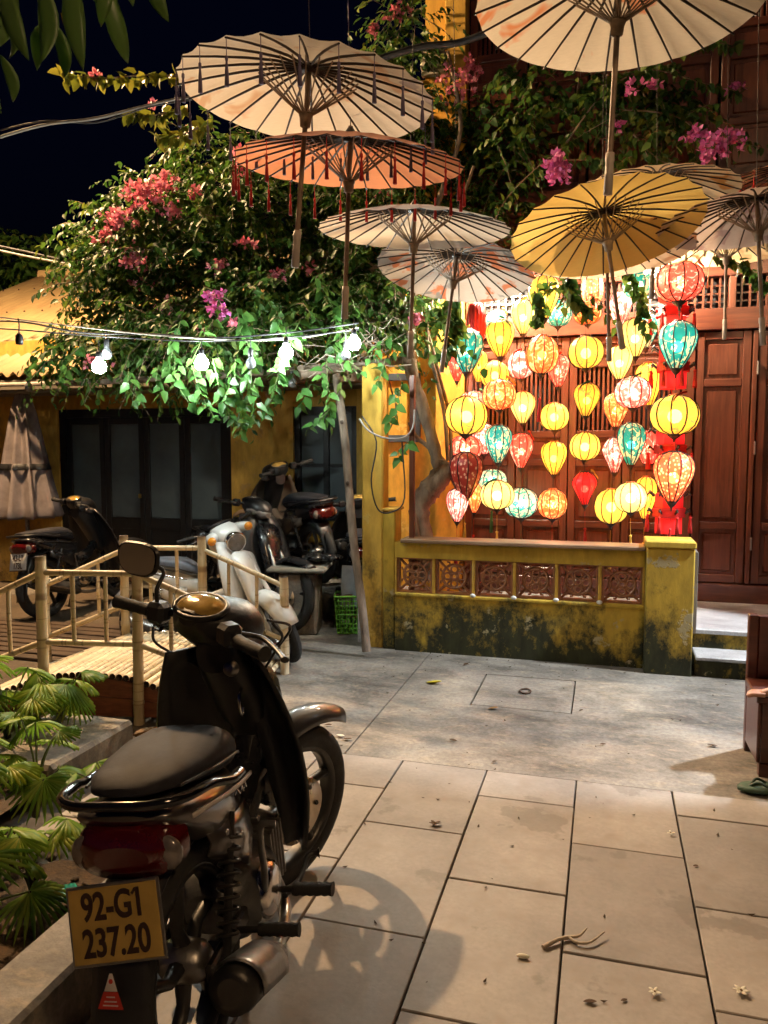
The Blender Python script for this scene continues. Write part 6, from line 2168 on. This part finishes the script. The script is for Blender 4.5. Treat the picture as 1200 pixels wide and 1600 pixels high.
# ------------------------------------------------------------------ closed parasol by the house
pc = at_z(48, 940, 0.0)
pc = Vector((-5.75, 6.62, -0.04))
ps = thing('closed_parasol', 'tall closed grey fabric parasol standing by the glazed doors', 'parasol', tuple(pc))
MB().tube([(0, 0, 0), (0, 0, 2.15)], 0.022, 12).build('pole', M_STEEL, ps)
MB().lathe([(0.001, 0.06), (0.05, 0.06), (0.22, 0.045), (0.24, 0.0)], 20).build('foot', M_CONC, ps)
cv = MB()
cv.lathe([(0.02, 2.12), (0.07, 2.05), (0.13, 1.85), (0.20, 1.5), (0.27, 1.15), (0.33, 0.90), (0.36, 0.80), (0.34, 0.77), (0.28, 0.80)], 72, lobes=9, depth=0.42)
cv.build('canopy', mat('grey_canvas', (0.20, 0.17, 0.17), 0.85, var=0.3, scale=8, bmp=0.2), ps)
MB().lathe([(0.245, 1.33), (0.262, 1.31), (0.275, 1.28), (0.27, 1.265)], 30, lobes=9, depth=0.3).build('tie_strap', M_PLAST, ps)

# ------------------------------------------------------------------ basket, board, stone table
bk = thing('plastic_basket', 'lime green slotted plastic basket at the foot of the leaning pole', 'basket', tuple(at_z(545, 987, 0)))
M_GRN = mat('lime_plastic', (0.16, 0.42, 0.04), 0.4)
for s_ in range(4):
    q = MB()
    h, wt, wb_ = 0.30, 0.105, 0.085
    R_ = Matrix.Rotation(s_ * PI / 2 + YAW, 4, 'Z')
    for k in range(8):
        f = -1 + 2 * k / 7
        q.tube([(f * wb_, -wb_, 0.01), (f * wt, -wt, h)], 0.0042, 4)
    for k in range(9):
        z = 0.01 + (h - 0.01) * k / 8
        w_ = wb_ + (wt - wb_) * z / h
        q.tube([(-w_, -w_, z), (w_, -w_, z)], 0.0042 if k < 8 else 0.009, 4)
    q.xform(R_).build('slotted_side', M_GRN, bk)
MB().box((0, 0, 0.005), (0.17, 0.17, 0.01), (0, 0, YAW), 0.002).build('bottom', M_GRN, bk)
gb_ = MB().box((0, 0, 0), (0.15, 0.012, 0.34), (0.06, 0.05, YAW), 0.003)
o = gb_.build('grey_board', mat('grey_sheet', (0.30, 0.32, 0.34), 0.5))
o.location = at_z(545, 987, 0) + Vector((0.01, 0.02, 0.36))
tag(o, 'flat grey board standing upright in the green basket', 'board')
rg_ = MB().sheet([[(0.04 * i + random.uniform(-.01, .01), 0.04 * j, 0.015 * math.sin(2 * i + j * 1.5)) for j in range(4)] for i in range(4)], 0.004)
o = rg_.build('dark_rag', mat('dark_red_rag', (0.10, 0.02, 0.02), 0.9))
o.location = at_z(545, 987, 0) + Vector((-0.09, -0.06, 0.29))
tag(o, 'dark red rag stuffed in the top of the green basket', 'rag')
tb = thing('stone_table', 'weathered stone slab table behind the white moped', 'table', (-2.30, 5.62, 0))
MB().box((0, 0, 0.24), (0.30, 0.30, 0.49), (0, 0, 0.2), 0.015).build('plinth', M_CONC, tb)
MB().box((0, 0, 0.51), (0.46, 0.42, 0.035), (0, 0, 0.2), 0.012).build('slab', mat('slab_stone', (0.22, 0.21, 0.18), 0.7), tb)
bgp = MB()
for k in range(14):
    bgp.ball((random.uniform(-.12, .12), random.uniform(-.08, .08), 0.03 + random.uniform(0, .03)), random.uniform(.03, .06), 7, 5, (1.3, 1, .6))
o = bgp.build('plastic_bag', mat('black_film', (0.015, 0.015, 0.016), 0.25))
o.location = (-2.14, 5.70, 0.535)
tag(o, 'crumpled black plastic bag lying on the stone table', 'bag')

# ------------------------------------------------------------------ wooden bench and the person on it, cut by the right edge
M_BENCH = mat_wood('bench_wood', (0.05, 0.012, 0.008), (0.10, 0.026, 0.015), 0.35, axis=0)
bn = thing('wooden_bench', 'dark red wooden bench at the right edge', 'bench', (0.685, 3.62, 0))
MB().bx(-0.012, 0.03, 0.30, 0.345, 0.0, 0.665, 0.004).build('back_leg', M_BENCH, bn)
MB().bx(0.032, 1.3, 0.31, 0.34, 0.12, 0.66, 0.004).build('backrest', M_BENCH, bn)
MB().bx(-0.02, 1.3, 0.0, 0.305, 0.33, 0.362, 0.005).build('seat', M_BENCH, bn)
MB().bx(0.004, 1.28, 0.012, 0.03, 0.06, 0.328, 0.003).build('front_panel', M_BENCH, bn)
MB().bx(-0.012, 0.003, 0.012, 0.29, 0.06, 0.328, 0.003).build('side_panel', M_BENCH, bn)
MB().bx(0.0, 0.04, 0.004, 0.045, 0.0, 0.058).build('front_leg', M_BENCH, bn)
MB().bx(1.24, 1.28, 0.004, 0.045, 0.0, 0.058).build('front_leg', M_BENCH, bn)
MB().bx(1.24, 1.28, 0.30, 0.345, 0.0, 0.66).build('back_leg', M_BENCH, bn)


def skinned(name, verts, edges, radii, m, parent=None, sub=2):
    me = bpy.data.meshes.new(name)
    me.from_pydata(verts, edges, [])
    o = bpy.data.objects.new(name, me)
    COL.objects.link(o)
    o.modifiers.new('skin', 'SKIN')
    for i, r in enumerate(radii):
        r = (r, r) if isinstance(r, (int, float)) else r
        me.skin_vertices[0].data[i].radius = r
        me.skin_vertices[0].data[i].use_root = i == 0
    s = o.modifiers.new('sub', 'SUBSURF')
    s.levels = s.render_levels = sub
    dg = bpy.context.evaluated_depsgraph_get()
    m2 = bpy.data.meshes.new_from_object(o.evaluated_get(dg))
    bpy.data.objects.remove(o)
    m2.name = name
    m2.materials.clear()
    m2.materials.append(m)
    m2.polygons.foreach_set('use_smooth', [True] * len(m2.polygons))
    return link(name, m2, parent)


M_SKIN = mat('skin', (0.42, 0.22, 0.15), 0.5, var=0.12, scale=25, bmp=0.1)
M_CLOTH = mat('dark_shirt', (0.035, 0.035, 0.05), 0.85, var=0.3)
pe = thing('person', 'person in dark clothes sitting barefoot on the bench, one foot on the seat edge', 'person', (1.12, 3.74, 0.362))
# seated sideways, facing -x, knees drawn up, hands round the shin
V = [(0.06, 0, 0.10), (0.09, 0, 0.26), (0.07, 0, 0.42), (0.04, 0, 0.54), (0.03, 0, 0.62), (0.0, 0, 0.74), (0.0, 0, 0.80),
     (-0.02, -0.09, 0.10), (-0.23, -0.11, 0.37), (-0.31, -0.12, 0.17), (-0.34, -0.12, 0.055),
     (-0.02, 0.08, 0.10), (-0.16, 0.09, 0.36), (-0.17, 0.09, 0.17), (-0.18, 0.09, 0.055),
     (0.04, -0.17, 0.52), (-0.10, -0.22, 0.34), (-0.30, -0.17, 0.30),
     (0.04, 0.17, 0.52), (-0.10, 0.20, 0.34), (-0.28, 0.10, 0.28),
     (-0.39, -0.12, 0.03), (-0.45, -0.125, 0.018), (-0.24, 0.09, 0.03), (-0.30, 0.09, 0.018)]
E_ = [(0, 1), (1, 2), (2, 3), (3, 4), (4, 5), (5, 6), (0, 7), (7, 8), (8, 9), (9, 10), (0, 11), (11, 12), (12, 13), (13, 14), (3, 15), (15, 16), (16, 17), (3, 18), (18, 19), (19, 20), (10, 21), (21, 22), (14, 23), (23, 24)]
Rr = [0.13, 0.12, 0.13, 0.09, 0.05, 0.085, 0.07, 0.08, 0.058, 0.045, 0.035, 0.08, 0.058, 0.045, 0.035, 0.05, 0.038, 0.026, 0.05, 0.038, 0.026, (0.034, 0.022), (0.034, 0.015), (0.034, 0.022), (0.034, 0.015)]
skinned('body', V, E_, Rr, M_SKIN, pe)
for (fx, fy) in ((-0.45, -0.125), (-0.30, 0.09)):
    for k in range(5):
        y_ = fy + (-0.030 + 0.0145 * k) * (1 if fy < 0 else 1)
        ln = (0.052, 0.050, 0.046, 0.042, 0.034)[k if fy > 0 else k]
        r_ = 0.0105 if k == 0 else 0.0078
        toe = MB().tube([(fx + 0.02, y_, 0.020), (fx - ln * 0.5, y_, 0.020), (fx - ln * 0.85, y_ + 0.001, 0.014), (fx - ln, y_ + 0.001, 0.010)], [r_, r_, r_ * 1.02, r_ * 0.6], 8)
        to_ = toe.build('toe', M_SKIN, pe)
        MB().ball((fx - ln * 0.93, y_, 0.0175), r_ * 0.6, 6, 5, (1, 1, .4)).build('nail', mat('toe_nail', (0.55, 0.36, 0.28), 0.35), to_)
skinned('shirt', [(0.06, 0, 0.12), (0.09, 0, 0.27), (0.07, 0, 0.43), (0.04, 0, 0.55), (0.04, -0.17, 0.525), (-0.03, -0.20, 0.43), (0.04, 0.17, 0.525), (-0.03, 0.19, 0.43)], [(0, 1), (1, 2), (2, 3), (3, 4), (4, 5), (3, 6), (6, 7)], [0.145, 0.135, 0.145, 0.09, 0.062, 0.056, 0.062, 0.056], M_CLOTH, pe)
skinned('shorts', [(0.06, 0, 0.11), (-0.03, -0.09, 0.12), (-0.14, -0.105, 0.26), (-0.03, 0.085, 0.12), (-0.12, 0.09, 0.25)], [(0, 1), (1, 2), (0, 3), (3, 4)], [0.148, 0.095, 0.085, 0.095, 0.085], M_CLOTH, pe)
MB().ball((0.0, 0, 0.775), 0.104, 16, 12, (1.05, 0.92, 1.02)).build('hair', mat('black_hair', (0.012, 0.010, 0.010), 0.5), pe)
ff = MB()
for (fx_, side_) in ((-0.11, -1),):
    fcx = MB()
for nm_, pts_ in (('nose', [(-0.085, 0, 0.765), (-0.112, 0, 0.735), (-0.088, 0, 0.728)]), ('mouth', [(-0.082, -0.022, 0.695), (-0.09, 0, 0.695), (-0.082, 0.022, 0.695)])):
    MB().tube(pts_, 0.008 if nm_ == 'nose' else 0.005, 6).build(nm_, M_SKIN if nm_ == 'nose' else mat('lip', (0.35, 0.12, 0.1), 0.5), pe)
for s_ in (-1, 1):
    MB().ball((-0.078, s_ * 0.032, 0.762), 0.011, 8, 6).build('eye', mat('eye', (0.05, 0.04, 0.04), 0.2), pe)
    hx, hy, hz = (-0.30, -0.17, 0.30) if s_ < 0 else (-0.28, 0.10, 0.28)
    for k in range(5):
        a = -0.03 + 0.015 * k
        MB().tube([(hx, hy, hz + a * .6), (hx - 0.045, hy + 0.01 * -s_, hz + a), (hx - 0.062, hy + 0.035 * -s_, hz + a), (hx - 0.055, hy + 0.055 * -s_, hz + a)], [0.010, 0.0085, 0.008, 0.006], 6).build('finger', M_SKIN, pe)

sl_ = thing('flip_flop', 'dark green flip-flop on the paving at the right edge', 'sandal', tuple(at_z(1203, 1237, 0.006)), (0, 0, 0.15))
rows = []
for q in np.linspace(0, 1, 11):
    wq = 0.045 * (0.80 + 0.25 * math.sin(PI * q * 1.1 + 0.2)) * math.sqrt(max(0.02, 1 - abs(2 * q - 1) ** 5))
    rows.append([(-0.13 + 0.26 * q, wq * b, 0.012 + 0.004 * math.sin(PI * q)) for b in (-1, -.5, 0, .5, 1)])
MB().sheet(rows, 0.018).build('sole', mat('green_foam', (0.045, 0.09, 0.055), 0.7), sl_)
for s_ in (-1, 1):
    MB().tube(smooth_path([(-0.08, 0, 0.022), (-0.05, s_ * 0.02, 0.045), (0.0, s_ * 0.042, 0.02)]), 0.006, 6).build('strap', mat('green_strap', (0.03, 0.06, 0.04), 0.6), sl_)

# ------------------------------------------------------------------ small litter
lit_ = MB()
for k in range(150):
    if k % 3:
        x_, y_ = random.uniform(-1.4, 0.9), random.choice([random.uniform(3.4, 5.2), 5.2 - abs(random.gauss(0, 0.10))])
    else:
        x_, y_ = random.uniform(-0.9, 1.0), random.uniform(1.6, 3.4)
    s_, a_ = random.uniform(0.004, 0.013), random.uniform(0, 6.3)
    c_, n_ = math.cos(a_), math.sin(a_)
    lit_.add([(x_ + s_ * (p * c_ - q * n_), y_ + s_ * (p * n_ + q * c_), 0.0055 + z_ * s_) for p, q, z_ in ((-1, 0, 0.3), (0, -.4, 0), (1, 0, 0.5), (0, .4, 0.1))], [(0, 1, 2), (0, 2, 3)])
tag(lit_.build('leaf_litter', mat('litter_brown', (0.07, 0.045, 0.025), 0.9, var=0.5, scale=3)), 'tiny brown leaf crumbs strewn over the yard', 'litter', kind='stuff')
M_DRY = mat_leaf('dry_leaf', [(0.20, 0.11, 0.05), (0.30, 0.18, 0.08)], 0.2, 0.7)
M_DRYD = mat_leaf('dark_dry_leaf', [(0.05, 0.028, 0.015), (0.09, 0.05, 0.025)], 0.1, 0.7)
M_YEL = mat_leaf('fallen_yellow_leaf', [(0.60, 0.52, 0.03), (0.55, 0.45, 0.04)], 0.3, 0.5)
M_PETAL = mat_leaf('white_petal', [(0.72, 0.68, 0.55), (0.75, 0.72, 0.62)], 0.3, 0.6)


def litter_leaf(u, v, L, rot, m, label, z=0.006, curl=0.3):
    p = at_z(u, v, z)
    rows = []
    for q in np.linspace(0, 1, 7):
        wq = L * 0.24 * max(0.04, math.sin(PI * q) ** 0.8)
        zz = curl * L * (0.5 - q) ** 2
        rows.append([(L * (q - .5), wq * b, zz + abs(b) * wq * curl * 1.5) for b in (-1, -.5, 0, .5, 1)])
    o = MB().sheet(rows, 0.0008).build('fallen_leaf', m)
    o.location = p
    o.rotation_euler = (random.uniform(-.15, .15), random.uniform(-.15, .15), rot)
    return tag(o, label, 'leaf', 'leaves fallen on the ground')


litter_leaf(678, 1067, 0.10, 0.1, M_YEL, 'yellow leaf fallen on the concrete left of the drain cover')
litter_leaf(771, 1107, 0.06, 0.4, M_DRY, 'curled tan leaf at the near edge of the drain cover')
litter_leaf(728, 1038, 0.05, 1.1, M_DRYD, 'dark dry leaf near the foot of the mossy wall')
litter_leaf(708, 1157, 0.04, 0.1, M_DRYD, 'small dark leaf on the concrete above the paving edge')
litter_leaf(773, 1190, 0.03, 0.8, M_DRYD, 'tiny dark leaf just beyond the paving edge')
litter_leaf(1113, 1165, 0.05, 0.2, M_DRYD, 'dark leaf on the concrete near the bench')
litter_leaf(908, 1110, 0.03, 0.9, M_DRYD, 'small dark leaf beside the corner of the drain cover')
litter_leaf(942, 1163, 0.03, 0.3, M_DRYD, 'tiny dark leaf in the middle of the bare concrete')
litter_leaf(543, 1155, 0.045, 0.2, M_DRYD, 'brown leaf on the concrete ahead of the front wheel')
litter_leaf(513, 1133, 0.04, 0.1, M_DRYD, 'small brown leaf next to the front fender')
litter_leaf(532, 1150, 0.05, -0.3, M_PETAL, 'pale petal near the front wheel')
litter_leaf(488, 1103, 0.07, 0.4, M_DRYD, 'dark leaf at the end of the bamboo deck')
litter_leaf(233, 1155, 0.16, 0.9, M_DRY, 'large curled dry leaf on the ground by the stone kerb', 0.012, 0.9)
litter_leaf(1087, 1353, 0.02, 0.4, M_DRYD, 'tiny brown leaf on the paving near the right edge')
litter_leaf(922, 1566, 0.035, 0.2, M_DRYD, 'thin dark leaf near the bottom of the paving')
litter_leaf(975, 1563, 0.02, 0.6, M_DRYD, 'very small leaf beside the thin dark one')

for (u, v, lab, n, big) in ((680, 1288, 'dark withered flower on the paving ahead of the wheel', 5, 0.024), (1048, 1303, 'small white flower bud on the paving', 4, 0.016), (1023, 1552, 'withered cream flower near the bottom edge', 5, 0.018), (1158, 1550, 'open white flower at the lower right', 6, 0.021)):
    p = at_z(u, v, 0.008)
    fl_o = thing('fallen_flower', lab, 'flower', tuple(p), (0, 0, random.uniform(0, 3)), 'flowers fallen on the paving')
    for k in range(n):
        a = 2 * PI * k / n + random.uniform(-.3, .3)
        rows = []
        for q in np.linspace(0, 1, 5):
            wq = big * 0.28 * max(0.05, math.sin(PI * (0.1 + 0.85 * q)))
            rows.append([(big * q * math.cos(a) - wq * b * math.sin(a), big * q * math.sin(a) + wq * b * math.cos(a), 0.004 + big * 0.35 * q * (1 - q * .4) * random.uniform(.4, 1)) for b in (-1, 0, 1)])
        MB().sheet(rows, 0.0008).build('petal', M_DRYD if v == 1288 else M_PETAL, fl_o)
    MB().ball((0, 0, 0.006), big * 0.16, 6, 5).build('heart', M_DRY, fl_o)
sd_ = MB().ball((0, 0, 0.006), 0.013, 10, 8, (1.5, .55, .5))
o = sd_.build('seed_pod', M_PETAL)
o.location = at_z(817, 1497, 0.004)
o.rotation_euler = (0, 0, 0.1)
tag(o, 'pale seed pod left of the forked twig', 'seed')
# forked twig
tw_ = thing('forked_twig', 'pale forked dry twig lying across a paving joint', 'twig', tuple(at_z(890, 1472, 0.012)))
q0 = Vector(tw_.location)
M_TWIG = mat('dry_twig', (0.40, 0.33, 0.25), 0.8, var=0.4, scale=30, bmp=0.4)
MB().tube([p - q0 for p in smooth_path([at_z(848, 1480, 0.010), at_z(872, 1468, 0.014), at_z(890, 1464, 0.014), at_z(905, 1462, 0.018), at_z(917, 1450, 0.03)], 4)], [0.0065, 0.0058, 0.0062, 0.0055, 0.0058, 0.005, 0.0056, 0.0062, 0.005, 0.0046, 0.0048, 0.0042, 0.004, 0.0036, 0.0034, 0.003, 0.002], 8).build('main_stem', M_TWIG, tw_)
MB().tube([p - q0 for p in smooth_path([at_z(888, 1464, 0.014), at_z(900, 1472, 0.014), at_z(922, 1472, 0.016), at_z(944, 1456, 0.02)], 4)], [0.005, 0.0046, 0.0048, 0.0042, 0.0044, 0.0038, 0.004, 0.0036, 0.0034, 0.0036, 0.003, 0.0026, 0.002], 8).build('side_stem', M_TWIG, tw_)
